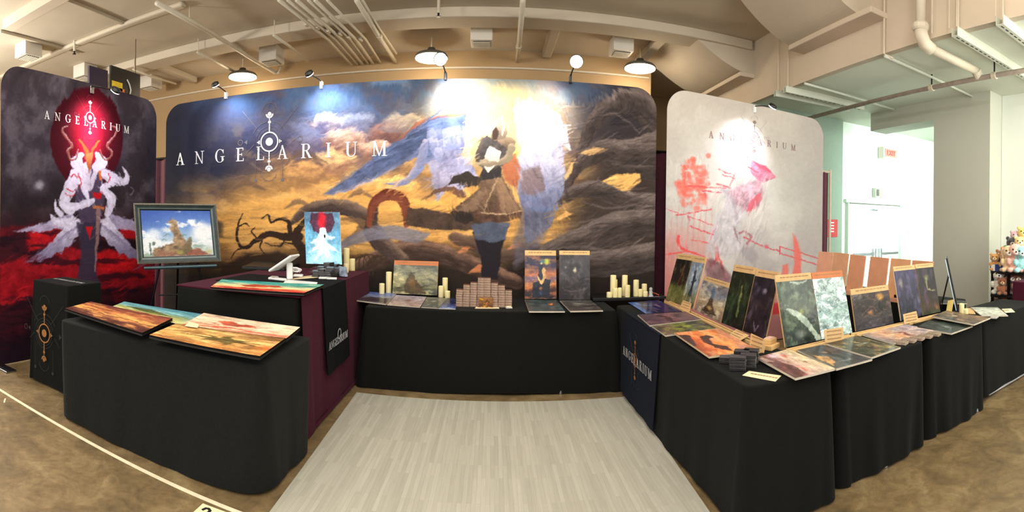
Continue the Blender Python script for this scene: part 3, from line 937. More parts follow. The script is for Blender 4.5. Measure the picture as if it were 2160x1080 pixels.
# booth number card
c0 = PZ(428, 1062, 0.002); c1 = PZ(405, 1080, 0.002); c2 = PZ(476, 1080, 0.002)
rt = (c2 - c0); rt.z = 0; rt.normalize(); dn = Vector((rt.y, -rt.x, 0))
if dn.dot(c1 - c0) < 0: dn = -dn
t = thing('number_card', 'white card with a black booth number taped to the floor', 'card', (c0.x, c0.y, 0.0))
MB().prism([c0, c0 + dn * 0.16, c0 + dn * 0.16 + rt * 0.28, c0 + rt * 0.28], (0, 0, 0.001)).build('sheet', 'cream', t)
dg = MB()
DIG = {'2': [(0, .75), (.1, .95), (.3, 1), (.5, .9), (.5, .68), (.3, .4), (0, 0), (.55, 0)], '3': [(0, .85), (.15, 1), (.4, 1), (.52, .8), (.4, .58), (.22, .52), (.42, .46), (.55, .25), (.42, .02), (.15, 0), (0, .15)]}
x = 0.03
for ch in '223':
    P_ = smooth_pts(DIG[ch], 3) if ch == '3' else DIG[ch]
    for i in range(len(P_) - 1):
        A_ = c0 + rt * (x + P_[i][0] * .075) + dn * (0.125 - P_[i][1] * .1); B_ = c0 + rt * (x + P_[i + 1][0] * .075) + dn * (0.125 - P_[i + 1][1] * .1)
        d_ = (B_ - A_).normalized(); s_ = Vector((-d_.y, d_.x, 0)) * .008
        A_ = A_ - d_ * .004; B_ = B_ + d_ * .004
        dg.prism([A_ + s_ + Vector((0, 0, .0012 + i * 2e-5)), B_ + s_ + Vector((0, 0, .0012 + i * 2e-5)), B_ - s_ + Vector((0, 0, .0012 + i * 2e-5)), A_ - s_ + Vector((0, 0, .0012 + i * 2e-5))], (0, 0, .0006))
    x += 0.075
dg.build('digits', 'digits', t)

# pipe-and-drape behind the backdrops


def drape(x0, x1, y, ztop, lab, n=60):
    t = thing('drape', lab, 'drape', ((x0 + x1) / 2, y, 0))
    mb = MB(); vs = []; fs = []
    N = int((x1 - x0) / 0.03) + 2
    for i in range(N):
        x = x0 + (x1 - x0) * i / (N - 1)
        yy = y + 0.03 * math.sin(i * 1.15) + 0.012 * math.sin(i * 2.7)
        for dy in (0, 0.006):
            vs += [(x, yy + dy, 0.03), (x, yy * 0.6 + (y) * 0.4 + dy, ztop)]
    for i in range(N - 1):
        a = i * 4; b = a + 4
        fs += [(a, b, b + 1, a + 1), (a + 3, b + 3, b + 2, a + 2)]
    mb.add(vs, fs); mb.build('curtain', 'drape', t, smooth=True)
    MB().tube([(x0, y, ztop + 0.0), (x1, y, ztop + 0.0)], 0.02).build('top_rail', 'pipe' if x0 > 3 else 'blackmetal', t)
    for x in (x0 + 0.02, x1 + 0.03):
        MB().tube([(x, y, 0.0), (x, y, ztop + 0.04)], 0.022).build('pole', 'pipe', t)
    return t


drape(-5.4, -2.6, 5.5, 2.42, 'maroon drape showing in the gap left of the long backdrop')
drape(1.3, 3.6, 5.62, 2.45, 'maroon drape showing in the gap right of the long backdrop')
drape(4.3, 5.0, 5.95, 2.43, 'maroon drape and white pole showing right of the pale banner')

# black hanging sign of a neighbour's stand, behind the left banner
A_, B_, C_, D_ = PX(205, 182, -5.6), PX(294, 158, -5.6), PX(294, 214, -5.6), PX(205, 200, -5.6)
t = thing('hanging_sign', 'black hanging sign with a yellow and orange patch showing above the left banner', 'sign', (-5.6, (A_.y + B_.y) / 2, 2.6))
ya, yb = PX(232, 180, -5.6).y, B_.y
zt = B_.z
MB().box((-5.6, (ya + yb) / 2, (zt + 2.2) / 2), (0.04, yb - ya, zt - 2.2)).build('panel', 'blackplastic', t)
yp = PX(236, 180, -5.57).y; yq = PX(258, 180, -5.57).y
for nm, y0, y1, z0, z1, m_ in (('yellow_patch', yp, yq, 172, 190, (236, 206, 40)), ('orange_patch', yp + .1, yq + .05, 184, 196, (226, 120, 40)), ('blue_patch', yp, yp + .08, 188, 196, (50, 90, 170)), ('red_patch', yp + .12, yq + .1, 198, 206, (180, 30, 30))):
    za, zb = PX(245, z0, -5.57).z, PX(245, z1, -5.57).z
    MB().box((-5.57, (y0 + y1) / 2, (za + zb) / 2), (0.01, abs(y1 - y0), abs(za - zb))).build(nm, M(nm, m_, 0.5), t)
s1 = [PX(x_, y_, -5.57) for x_, y_ in ((268, 168), (273, 178), (276, 190), (274, 200), (279, 208))]
MB().tube(s1, 0.012, 8).build('white_line', 'white', t)
MB().box((-5.62, ya - 0.25, zt - 0.35), (0.04, 0.4, 0.5)).build('side_panel', M('purple_panel', (40, 28, 60), 0.5), t)
MB().tube([(-5.6, yb - .1, zt), (-5.6, yb - .1, CZ)], 0.005, 6).build('wire', 'blackmetal', t)
# ------------------------------------------------------------------ the three printed backdrops
def paint_long(x, y):
    p = Paint(x, y)
    # a painted dusk: slate sky, ochre clouds, brown lowland
    wx = x + 40 * (fbm(x / 120, y / 90, 1) - .5); wy = y + 60 * (fbm(x / 100, y / 70, 5) - .5)
    p.grad([(150, (52, 66, 84)), (215, (66, 84, 116)), (270, (84, 82, 104)), (320, (120, 96, 92)), (370, (150, 112, 72)), (420, (176, 130, 70)), (480, (192, 142, 74)), (520, (150, 108, 62)), (560, (84, 62, 44)), (620, (38, 32, 28))], wy)
    n = fbm(wx / 75, wy / 42, 11, 6); n2 = fbm(wx / 38, wy / 22, 21, 5)
    p.mix(0.55 * sst(.50, .68, n) * sst(240, 330, y) * (1 - sst(520, 580, y)), (216, 164, 102))
    p.mix(0.5 * sst(.49, .34, n) * (1 - sst(400, 470, y)), (62, 58, 82))
    p.mix(0.35 * sst(.52, .66, n2) * sst(240, 330, y) * (1 - sst(430, 540, y)), (226, 186, 122))
    p.mix(0.35 * sst(.50, .36, n2) * (1 - sst(430, 520, y)), (96, 74, 70))
    # billowing clouds: each puff pale and warm above, brown or violet below
    def puff(cx, cy, rx, ry, lo, hi_, a=.9):
        q = ((x - cx) / rx) ** 2 + ((y - cy) / ry) ** 2
        d = np.sqrt(q) + .75 * (fbm(x / 17, y / 13, int(cx) % 50) - .5)
        m = 1 - sst(.62, .98, d)
        t = sst(.45, -.75, (y - cy) / ry + 1.3 * (fbm(x / 15, y / 11, int(cy) % 40) - .5))[..., None]
        col = np.array(lo) * (1 - t) + np.array(hi_) * t
        w = (a * m)[..., None]
        p.c = p.c * (1 - w) + col * w
    V, B, G, Gh, Pk = (84, 76, 100), (124, 88, 74), (178, 124, 70), (240, 196, 132), (236, 190, 160)
    for q in ((650, 300, 80, 50, V, (120, 124, 156), .8), (560, 290, 70, 50, (58, 58, 86), (84, 88, 120), .8), (745, 262, 60, 30, (110, 110, 134), (186, 186, 200), .7), (690, 262, 44, 26, V, (250, 214, 180), .8), (730, 300, 56, 34, B, Pk, .85), (815, 285, 50, 32, (96, 66, 66), (170, 120, 104), .9),
              (790, 320, 44, 30, B, Pk, .8), (850, 262, 60, 26, (120, 110, 124), (236, 206, 170), .7), (700, 345, 60, 34, B, Gh, .85), (640, 372, 60, 34, (112, 80, 62), (214, 160, 100), .85), (570, 392, 60, 32, (96, 70, 54), (196, 146, 90), .8), (760, 392, 64, 32, G, Gh, .85),
              (690, 410, 54, 28, B, (232, 180, 110), .8), (500, 400, 44, 34, (84, 64, 50), (170, 124, 76), .8), (610, 425, 50, 22, G, Gh, .7), (840, 400, 60, 34, G, (250, 206, 130), .8), (880, 440, 60, 26, (196, 140, 76), (246, 196, 112), .8), (540, 440, 50, 18, (120, 88, 56), (206, 156, 90), .7), (470, 350, 36, 30, (56, 50, 56), (108, 88, 76), .7)):
        puff(*q)
    # slate blue upper left and dark left border
    p.mix(0.88 * sst(620, 400, x - 0.6 * (y - 300)) * (1 - sst(350, 450, y)), (34, 38, 58))
    p.mix(0.85 * sst(440, 350, x + 0.3 * (fbm(x / 40, y / 40, 4) - .5) * 100), (30, 30, 38))
    p.mix(0.45 * sst(300, 170, y) * sst(560, 700, x) * (1 - sst(900, 1000, x)) * sst(.35, .65, fbm(wx / 90, wy / 40, 31)), (120, 146, 178))
    # ochre band across the middle and the low sun
    p.mix(0.7 * np.exp(-((y - 440) / 55) ** 2) * sst(440, 520, x) * (1 - sst(1050, 1200, x)), (222, 166, 88))
    p.blob(1045, 262, 260, 150, (236, 190, 92), 0.75, 1)
    p.blob(1035, 285, 130, 90, (255, 226, 140), 0.9, 1)
    p.blob(1060, 215, 60, 45, (252, 214, 120), 0.8, 1)
    # banded ground on the left
    p.mix(0.7 * sst(.48, .58, fbm(x / 160, y / 11, 41)) * sst(420, 470, y) * (1 - sst(560, 600, y)), (150, 112, 66))
    p.mix(0.7 * sst(.5, .6, fbm(x / 120, y / 8, 43)) * sst(440, 490, y) * (1 - sst(560, 600, y)), (214, 164, 92))
    # far arches in the haze
    for a in (((690, 345), (640, 322), (600, 350)), ((790, 420), (760, 405), (735, 418)), ((560, 402), (520, 385), (490, 400)), ((660, 440), (630, 424), (600, 440)), ((620, 345), (655, 332), (680, 352))):
        p.stroke(a, [3, 13, 2], (98, 78, 66), .7, 2.5)
    p.poly([(350, 470), (420, 452), (470, 470), (470, 500), (350, 520)], (58, 50, 46), .8, 6)
    # dark right side
    p.mix(0.9 * sst(1180, 1290, x + 50 * (fbm(x / 60, y / 60, 9) - .5) + (y - 300) * .25), (46, 41, 42))
    p.mix(0.92 * sst(515, 590, y + 60 * (fbm(x / 90, y / 50, 19) - .5) + .03 * (x - 350)), (40, 34, 31))
    # thick coiling roots, right
    br = (62, 54, 52); hi = (104, 92, 88)
    for pts, w in (([(1386, 250), (1340, 215), (1290, 225), (1250, 262), (1225, 330)], [70, 60, 44, 34, 20]),
                   ([(1386, 330), (1320, 330), (1270, 320), (1225, 345), (1190, 400)], [110, 70, 50, 30, 14]),
                   ([(1386, 440), (1330, 430), (1270, 400), (1215, 405), (1160, 440)], [70, 50, 40, 30, 12]),
                   ([(1386, 470), (1300, 480), (1240, 505), (1180, 520), (1090, 560)], [60, 66, 60, 40, 20]),
                   ([(1386, 540), (1300, 555), (1220, 560), (1120, 590)], [60, 60, 50, 30])):
        p.stroke(pts, w, br, .95, 2.0, hi=hi, tex=.45)
    p.poly([(1270, 382), (1300, 367), (1350, 366), (1352, 382), (1325, 404), (1300, 398)], (206, 160, 96), 1, 2, tex=.1)
    p.poly([(1190, 372), (1215, 332), (1205, 366), (1186, 392)], (214, 170, 110), .9, 2)
    p.poly([(1170, 462), (1195, 446), (1206, 452), (1186, 466)], (210, 160, 96), .9, 2)
    p.poly([(1225, 322), (1250, 310), (1282, 314), (1245, 330)], (206, 164, 110), .8, 2)
    for pts in ([(1200, 480), (1260, 462), (1330, 470)], [(1150, 530), (1230, 520), (1330, 545)], [(1230, 425), (1290, 440), (1360, 425)], [(1260, 250), (1300, 240), (1350, 280)], [(1290, 345), (1330, 352), (1375, 350)]):
        p.stroke(pts, [2, 6, 2], (92, 82, 80), .7, 2)
    # low arches and coils in the middle foreground
    dk = (66, 54, 50); hk = (126, 104, 88)
    p.stroke([(615, 470), (650, 442), (705, 434), (760, 452), (795, 500), (845, 560), (905, 590)], [10, 22, 30, 36, 40, 34, 20], dk, 1, 2, hi=hk, tex=.35)
    p.stroke([(700, 596), (770, 560), (850, 528), (930, 536), (1000, 562), (1090, 596)], [26, 34, 40, 42, 38, 30], (64, 50, 44), 1, 2, hi=(120, 92, 76), tex=.4)
    p.stroke([(790, 440), (786, 480), (812, 520), (850, 550)], [18, 26, 34, 30], dk, 1, 2, hi=hk, tex=.3)
    p.stroke([(735, 508), (765, 470), (722, 462)], [10, 14, 6], (110, 84, 62), .8, 2)
    p.stroke([(955, 500), (1010, 520), (1060, 540), (1130, 520)], [20, 34, 30, 16], (72, 56, 50), .9, 3, hi=(110, 88, 74), tex=.3)
    for cc, q in (((1030, 546), 16), ((1010, 568), 22), ((1085, 520), 14), ((978, 528), 12), ((1046, 485), 12)):
        p.poly([(cc[0] - q, cc[1] + q * .4), (cc[0] - q * .2, cc[1] - q * .4), (cc[0] + q, cc[1] - q * .5), (cc[0] + q * .5, cc[1] + q * .35)], (190, 118, 76), .85, 2)
    # red-brown ribbon arch with its dark tail
    p.stroke([(784, 500), (780, 462), (790, 428), (818, 410), (846, 420), (858, 448), (856, 478)], [8, 14, 20, 24, 24, 20, 8], (112, 62, 46), 1, 1.5, hi=(92, 44, 34), tex=.2)
    p.poly([(862, 438), (905, 440), (955, 452), (1010, 462), (1040, 470), (1010, 486), (940, 486), (880, 480), (855, 472)], (70, 56, 48), 1, 2, tex=.3)
    p.stroke([(700, 530), (760, 500), (820, 490), (880, 500), (905, 492)], [6, 26, 30, 26, 4], (112, 110, 122), .85, 3, tex=.2)
    # bare tree on the left
    tb = (50, 38, 32)
    p.stroke([(636, 572), (640, 530), (622, 502), (640, 470), (660, 452)], [28, 22, 18, 12, 6], tb, 1, 1.5)
    p.stroke([(632, 500), (600, 500), (566, 494), (540, 508), (515, 522), (500, 505), (503, 470), (512, 452)], [18, 16, 13, 11, 8, 6, 4, 2], tb, 1, 1.2)
    p.stroke([(612, 490), (608, 466), (590, 462), (572, 468), (565, 454), (552, 460)], [10, 8, 6, 5, 3, 2], tb, 1, 1.2)
    for pts in ([(503, 478), (518, 472), (526, 478)], [(560, 496), (548, 520), (560, 536)], [(515, 522), (498, 528), (488, 545)], [(600, 505), (590, 520), (560, 512)], [(620, 515), (600, 512), (590, 516)], [(540, 500), (530, 488), (538, 480)]):
        p.stroke(pts, [4, 1.5], tb, 1, 1)
    p.poly([(470, 560), (520, 536), (590, 532), (640, 545), (700, 560), (700, 600), (450, 600)], (46, 36, 30), .9, 5)
    for k in range(5):
        p.stroke([(752 + k * 9, 580), (748 + k * 10, 552 - (k % 3) * 4), (765 + k * 12, 540), (780 + k * 8, 560)], [3, 2.5, 1.5], (60, 46, 36), .9, 1)
    # broad feathered wing, left of the figure
    wing = [(682, 409), (720, 388), (764, 352), (800, 322), (838, 298), (868, 272), (900, 252), (930, 245), (962, 247), (984, 237), (984, 290), (974, 330), (1000, 350), (1008, 380), (970, 405), (955, 392), (938, 408), (921, 427), (912, 385), (908, 350), (884, 330), (866, 336), (830, 356), (797, 375), (745, 400), (703, 411)]
    p.poly(wing, (86, 98, 132), 1, 1.5, tex=.35, tsc=22, seed=3, grad=(300, 400, (150, 142, 160)))
    p.poly([(682, 409), (764, 352), (838, 298), (900, 262), (905, 300), (860, 332), (797, 372), (703, 411)], (72, 82, 112), .85, 5, tex=.3)
    p.stroke([(842, 296), (880, 262), (925, 247), (982, 240)], [2, 6, 7, 3], (150, 84, 66), .8, 2)
    rnd = random.Random(5)
    for r_ in range(5):
        for q in range(7):
            fx = 908 + q * 15 + (r_ % 2) * 7 + rnd.uniform(-3, 3); fy = 286 + r_ * 23 + rnd.uniform(-4, 4)
            if fx > 1000 - r_ * 3 or fx < 900 + r_ * 4: continue
            sh = rnd.uniform(-22, 26)
            p.poly([(fx - 8, fy - 16), (fx + 6, fy - 20), (fx + 12, fy - 4), (fx + 2 + rnd.uniform(-3, 3), fy + 22), (fx - 8, fy + 6)], (176 + sh, 166 + sh, 186 + sh), .38, 1.2, grad=(fy - 12, fy + 20, (120 + sh, 120 + sh, 152 + sh)))
    for k in range(9):
        x0_ = 740 + k * 20; y0_ = 376 - k * 15
        p.stroke([(x0_, y0_), (x0_ + 40, y0_ - 28), (x0_ + 90, y0_ - 44)], [2, 5, 1], (116, 128, 162) if k % 2 else (60, 68, 96), .6, 1.2)
    p.stroke([(896, 300), (890, 336), (878, 362), (852, 384), (812, 388)], [14, 22, 20, 12, 2], (120, 124, 156), 1, 1.5, hi=(176, 164, 176))
    # wing on the right of the figure: bright above, slate below
    p.poly([(1082, 228), (1110, 214), (1142, 216), (1176, 240), (1192, 262), (1204, 316), (1186, 300), (1192, 345), (1190, 400), (1176, 440), (1160, 478), (1120, 512), (1104, 500), (1108, 450), (1094, 415), (1092, 350), (1104, 300), (1088, 262)], (176, 172, 190), 1, 2, tex=.25, tsc=20, seed=8, grad=(330, 440, (92, 100, 130)))
    p.poly([(1092, 226), (1140, 214), (1178, 244), (1203, 316), (1170, 290), (1128, 284), (1100, 262)], (226, 224, 232), .9, 4)
    for r_ in range(7):
        for q in range(6):
            fx = 1098 + q * 16 + (r_ % 2) * 8 + rnd.uniform(-3, 3); fy = 292 + r_ * 25 + rnd.uniform(-5, 5)
            if fx > 1190 - max(0, r_ - 3) * 9: continue
            sh = rnd.uniform(-22, 22) - r_ * 11
            p.poly([(fx - 9, fy - 14), (fx + 5, fy - 20), (fx + 11, fy - 2), (fx + 1, fy + 26), (fx - 8, fy + 8)], (188 + sh, 184 + sh, 204 + sh), .38, 1.2, grad=(fy - 10, fy + 24, (128 + sh, 132 + sh, 164 + sh)))
    for k in range(5):
        p.poly([(1112 + k * 14, 440), (1124 + k * 14, 436), (1120 + k * 8, 500 - k * 4), (1108 + k * 8, 520 - k * 8)], (84 + k * 6, 98 + k * 5, 130 + k * 4), .7, 1.5)
    p.poly([(1100, 360), (1140, 350), (1150, 400), (1130, 412), (1098, 408)], (112, 92, 92), .8, 4)
    p.poly([(1104, 440), (1170, 450), (1140, 520), (1090, 560), (1080, 520)], (86, 82, 92), .7, 8, tex=.3)
    # hooded figure in a long coat holding a pale slab
    p.poly([(1058, 343), (1088, 325), (1098, 360), (1090, 400), (1066, 380)], (150, 86, 62), .85, 3)
    p.poly([(996, 492), (1018, 470), (1044, 470), (1072, 478), (1060, 520), (1050, 590), (1018, 590), (1012, 540), (1000, 500)], (38, 34, 38), 1, 2)
    p.poly([(995, 475), (1030, 466), (1076, 470), (1066, 505), (1040, 512), (1002, 505)], (76, 82, 98), .9, 2, tex=.2)
    p.poly([(1014, 366), (1056, 362), (1062, 380), (1084, 409), (1103, 448), (1100, 460), (1078, 466), (1050, 470), (1016, 468), (1002, 464), (976, 470), (950, 448), (962, 436), (986, 420), (1010, 398)], (104, 82, 66), 1, 1.5, tex=.35, tsc=10, seed=6, grad=(395, 465, (78, 58, 48)))
    p.poly([(1040, 374), (1058, 372), (1084, 412), (1098, 446), (1060, 450), (1050, 410)], (136, 108, 84), .7, 4)
    p.poly([(1012, 402), (990, 424), (962, 442), (986, 452), (1008, 440), (1022, 410)], (126, 102, 82), .6, 4)
    p.poly([(950, 448), (968, 444), (1000, 452), (1002, 466), (980, 474), (960, 466)], (44, 38, 36), .9, 2)
    p.stroke([(1014, 448), (1050, 452), (1102, 446)], [2.5, 3, 2.5], (196, 168, 130), .75, 1.2)
    p.stroke([(1056, 366), (1036, 404), (1020, 446)], [1.5, 2.5, 1.5], (190, 164, 126), .6, 1.2)
    p.stroke([(1058, 368), (1070, 396), (1082, 420)], [1.5, 2, 1], (70, 52, 44), .7, 1.5)
    p.poly([(1010, 372), (1018, 352), (1030, 362), (1052, 346), (1060, 356), (1058, 372), (1030, 380), (1012, 382)], (46, 44, 46), .95, 1.5)
    p.poly([(1010, 308), (1018, 293), (1030, 286), (1042, 294), (1066, 286), (1074, 320), (1062, 350), (1030, 362), (1006, 346), (1001, 334)], (74, 68, 66), 1, 1.5, tex=.3)
    p.poly([(1044, 292), (1066, 282), (1090, 294), (1086, 306), (1076, 316), (1056, 308)], (140, 120, 98), 1, 1.2, tex=.2, grad=(284, 316, (104, 86, 72)))
    p.stroke([(1062, 284), (1090, 295)], [2, 2], (206, 180, 146), .8, 1)
    p.stroke([(1079, 310), (1074, 330), (1058, 342), (1034, 346), (1012, 345)], [15, 15, 13, 11, 7], (122, 108, 90), 1, 1.2, hi=(150, 134, 112))
    p.poly([(1032, 308), (1059, 322), (1053, 342), (1030, 340), (1022, 336)], (202, 194, 180), 1, 1, grad=(308, 342, (180, 168, 152)))
    p.poly([(1020, 350), (1036, 352), (1046, 350), (1030, 365)], (196, 184, 168), 1, 1)
    p.stroke([(1006, 346), (1014, 341), (1028, 339)], [5, 8, 5], (150, 132, 108), 1, 1)
    for k in range(9):
        p.stroke([(1018 - k, 292 + k * 6), (1008 - k * .5 + (k % 2) * 3, 302 + k * 5)], [5, 2], (96 - k * 3, 84 - k * 3, 78 - k * 2), .8, 1)
    p.poly([(1058, 243), (1063, 258), (1070, 280), (1066, 292), (1044, 298), (1036, 290), (1040, 276), (1030, 268), (1040, 260), (1044, 256)], (164, 148, 130), 1, 1.2, grad=(250, 296, (112, 96, 82)))
    p.poly([(1030, 267), (1044, 257), (1048, 262), (1042, 272), (1036, 276)], (214, 200, 180), .9, 1)
    p.poly([(1040, 276), (1048, 266), (1054, 278), (1048, 294), (1040, 296)], (62, 48, 42), .95, 1.5)
    p.stroke([(1057, 246), (1062, 266), (1060, 286)], [2, 3, 2], (206, 190, 166), .7, 1)
    p.poly([(944, 390), (958, 370), (988, 362), (1000, 372), (1014, 376), (1012, 392), (980, 396), (968, 386)], (52, 46, 42), 1, 1.5)
    p.stroke([(900, 420), (920, 402), (950, 400), (975, 410)], [2, 8, 12, 18], (92, 66, 54), .9, 1.5)
    # brush texture
    p.dabs(260, (690, 245, 1000, 420), -.55, 16, 4, .22, .5, 1)
    p.dabs(200, (1085, 220, 1200, 500), 1.2, 14, 4, .18, .5, 2)
    p.dabs(120, (950, 370, 1100, 468), 1.1, 13, 3, .25, .5, 3)
    p.dabs(260, (1170, 200, 1385, 560), -.35, 26, 4, .3, .45, 4)
    p.dabs(260, (460, 360, 1000, 540), -.05, 22, 3, .2, .4, 5)
    p.dabs(140, (560, 220, 900, 360), -.4, 14, 5, .16, .35, 6)
    p.rough(1.5, 12)
    t = fbm(x / 5, y / 3, 51, 3) - .5
    p.c = p.c * (1 + 0.14 * t[..., None]) * 1.10
    return p.out()


BY, BX0, BX1, BH = 5.25, -4.247, 1.849, 3.113
root = thing('backdrop', 'very long printed backdrop with a winged hooded figure at dusk', 'banner', ((BX0 + BX1) / 2, BY, 0))
panel((BX0, BY, .02), (BX1, BY, .02), (BX1, BY, BH), (BX0, BY, BH), 0.035, paint_long, 760, 400, (0, -1, 0), edge=(36, 34, 36), mode='px', r=0.26).build('printed_fabric', 'banner', root)
a_ = PY(372, 348, BY); b_ = PY(817, 330, BY)
zb = (PY(385, 347.5, BY).z + PY(800, 329.5, BY).z) / 2
hh = (PY(800, 298, BY).z - PY(800, 329.5, BY).z)
lm = MB(); word(lm, 'ANGELARIUM', (a_.x, BY - .003, zb), (1, 0, 0), (0, 0, 1), hh, b_.x - a_.x, normal=(0, -1, 0)); lm.build('lettering', 'lettering', root)
c = PY(568, 299, BY - .004)
emblem(c, (1, 0, 0), (0, 0, 1), (PY(587, 299, BY).x - PY(549, 299, BY).x) / 2, 'lettering', 'ghost', root)


def paint_left(x, y):
    p = Paint(x, y)
    n = fbm(x / 45, y / 60, 61, 6)
    p.grad([(140, (62, 54, 60)), (300, (58, 52, 62)), (430, (48, 40, 46)), (520, (58, 24, 32)), (600, (74, 22, 30)), (780, (40, 26, 36))])
    p.mix(.6 * sst(.5, .75, n) * (1 - sst(420, 480, y)), (112, 104, 116))
    p.mix(.55 * sst(.5, .3, n), (36, 30, 36))
    p.mix(.35 * sst(300, 329, x), (44, 44, 66))
    p.blob(82, 392, 14, 14, (200, 196, 210), .9, .8); p.blob(82, 392, 34, 34, (110, 104, 120), .5, 1)
    # dark red oval with a red glow
    p.poly([(183 + 76 * math.cos(a * math.pi / 18), 292 + 108 * math.sin(a * math.pi / 18)) for a in range(36)], (64, 14, 24), .96, 2)
    p.blob(188, 280, 62, 110, (190, 20, 48), .8, .9)
    p.blob(190, 300, 34, 70, (236, 50, 84), .8, 1)
    # red hills and cloth
    for pts, c in (([(0, 560), (60, 540), (140, 520), (200, 530), (330, 560), (330, 600), (0, 640)], (150, 24, 34)), ([(0, 480), (120, 470), (140, 490), (60, 505), (0, 500)], (96, 24, 34)),
                   ([(52, 500), (80, 478), (135, 470), (120, 520), (60, 530)], (186, 26, 34)), ([(190, 540), (230, 525), (290, 545), (280, 570), (220, 572)], (196, 26, 32)), ([(0, 600), (120, 560), (200, 570), (150, 600), (40, 640), (0, 650)], (140, 22, 32)),
                   ([(0, 640), (60, 612), (62, 626), (0, 660)], (176, 30, 40)), ([(0, 700), (60, 680), (58, 720), (0, 740)], (84, 20, 34)), ([(240, 610), (260, 600), (262, 640), (240, 640)], (110, 20, 30))):
        p.poly(pts, c, .9, 4, tex=.35, tsc=14)
    p.mix(.72 * sst(.50, .34, fbm(x / 70, y / 16, 67)) * sst(450, 500, y), (30, 18, 28))
    p.mix(.8 * sst(640, 760, y + .25 * x), (34, 22, 32))
    p.poly([(250, 470), (290, 480), (285, 505), (255, 500)], (180, 24, 34), .9, 3)
    # pale robe, wings and mane of a kneeling armoured figure with a sword
    L = (214, 208, 234); L2 = (168, 160, 196)
    for sgn in (1, -1):
        f_ = lambda X, Y: (190 + sgn * (X - 190), Y)
        p.poly([f_(152, 450), f_(112, 462), f_(75, 475), f_(32, 490), f_(60, 489), f_(84, 491), f_(110, 484), f_(140, 482), f_(164, 472)], L2, .95, 1.5, tex=.2, tsc=8)
        p.poly([f_(152, 456), f_(130, 486), f_(100, 522), f_(50, 557), f_(78, 550), f_(86, 553), f_(100, 544), f_(108, 546), f_(118, 534), f_(130, 536), f_(138, 520), f_(150, 518), f_(158, 502), f_(168, 496), f_(178, 468)], L, .97, 1.5, tex=.2, tsc=8, grad=(470, 555, (126, 118, 156)))
        for k in range(5):
            p.stroke([f_(170 - k * 6, 470 + k * 4), f_(140 - k * 14, 505 + k * 9)], [2, 1], (118, 110, 150), .6, 1)
    p.poly([(165, 365), (188, 345), (215, 365), (222, 420), (210, 470), (170, 470), (158, 420)], (72, 60, 84), .95, 2)
    p.poly([(160, 470), (215, 470), (200, 560), (212, 600), (160, 600), (172, 540)], (58, 50, 70), .95, 3)
    for pts, w in (([(162, 368), (146, 400), (134, 430), (150, 446)], [30, 26, 20, 16]), ([(134, 432), (160, 436), (196, 424)], [18, 17, 12]), ([(222, 368), (244, 380), (262, 384), (268, 370), (258, 352)], [24, 20, 14, 9, 2]), ([(236, 388), (215, 396)], [14, 10]),
                   ([(218, 400), (236, 420), (226, 450)], [16, 18, 14]), ([(128, 452), (118, 440), (116, 424)], [12, 7, 2]), ([(170, 352), (160, 340), (172, 326)], [20, 22, 10]), ([(205, 352), (216, 342), (206, 326)], [20, 22, 10]), ([(150, 470), (120, 468), (108, 452)], [20, 16, 4]), ([(180, 350), (174, 380), (186, 420)], [16, 20, 6])):
        p.stroke(pts, w, L, .97, 1.2, hi=(206, 200, 228), tex=.15)
    for pts in ([(168, 340), (180, 372), (186, 398)], [(208, 340), (198, 372), (192, 398)], [(188, 330), (188, 400)]):
        p.stroke(pts, [12, 10, 4], (200, 192, 216), .9, 1.5)
    for pts in ([(140, 398), (152, 404), (160, 398)], [(137, 408), (150, 414), (158, 408)], [(228, 366), (232, 376), (228, 386)], [(150, 372), (158, 366), (164, 376)], [(214, 440), (222, 434)], [(166, 366), (172, 384), (168, 396)]):
        p.stroke(pts, [2.5, 1.5], (190, 30, 44), .9, .8)
    # curved horns, gilded mask
    g = (176, 104, 60)
    for s_ in (1, -1):
        h = lambda X, Y: (189 + s_ * (X - 189), Y)
        p.stroke([h(187, 326), h(176, 306), h(168, 294)], [7, 5, 3], g, 1, 1)
        p.stroke([h(166, 318), h(160, 334), h(148, 336), h(143, 320), h(152, 308), h(140, 290), h(132, 278), h(134, 268), h(143, 265)], [3, 5, 5, 5, 5, 5, 5, 4, 2], (126, 66, 60), 1, 1, hi=(206, 180, 190))
    p.poly([(180, 322), (198, 322), (194, 346), (189, 366), (184, 346)], (200, 132, 84), 1, 1.2, grad=(322, 366, (150, 70, 40)))
    p.poly([(180, 478), (196, 478), (190, 508)], (190, 28, 36), .95, 1.2)
    p.stroke([(208, 440), (205, 500), (200, 572)], [9, 7, 3], (128, 98, 104), 1, 1, hi=(186, 166, 168))
    p.stroke([(198, 436), (218, 438)], [5, 5], g, 1, 1); p.stroke([(211, 362), (212, 380)], [7, 4], (200, 100, 40), 1, 1)
    p.poly([(196, 405), (216, 408), (212, 420), (196, 418)], (176, 24, 34), 1, 1.5)
    p.stroke([(276, 396), (282, 402), (276, 410)], [2, 2], (120, 112, 130), .7, .8)
    p.dabs(160, (35, 455, 285, 560), -.6, 12, 3, .15, .5, 7)
    p.dabs(160, (120, 330, 270, 470), .9, 10, 3, .16, .5, 8)
    p.dabs(120, (0, 540, 330, 720), -.25, 22, 4, .35, .5, 9)
    p.rough(1.5, 10)
    t = fbm(x / 4, y / 4, 71, 3) - .5
    p.c = p.c * (1 + 0.16 * t[..., None])
    return p.out()


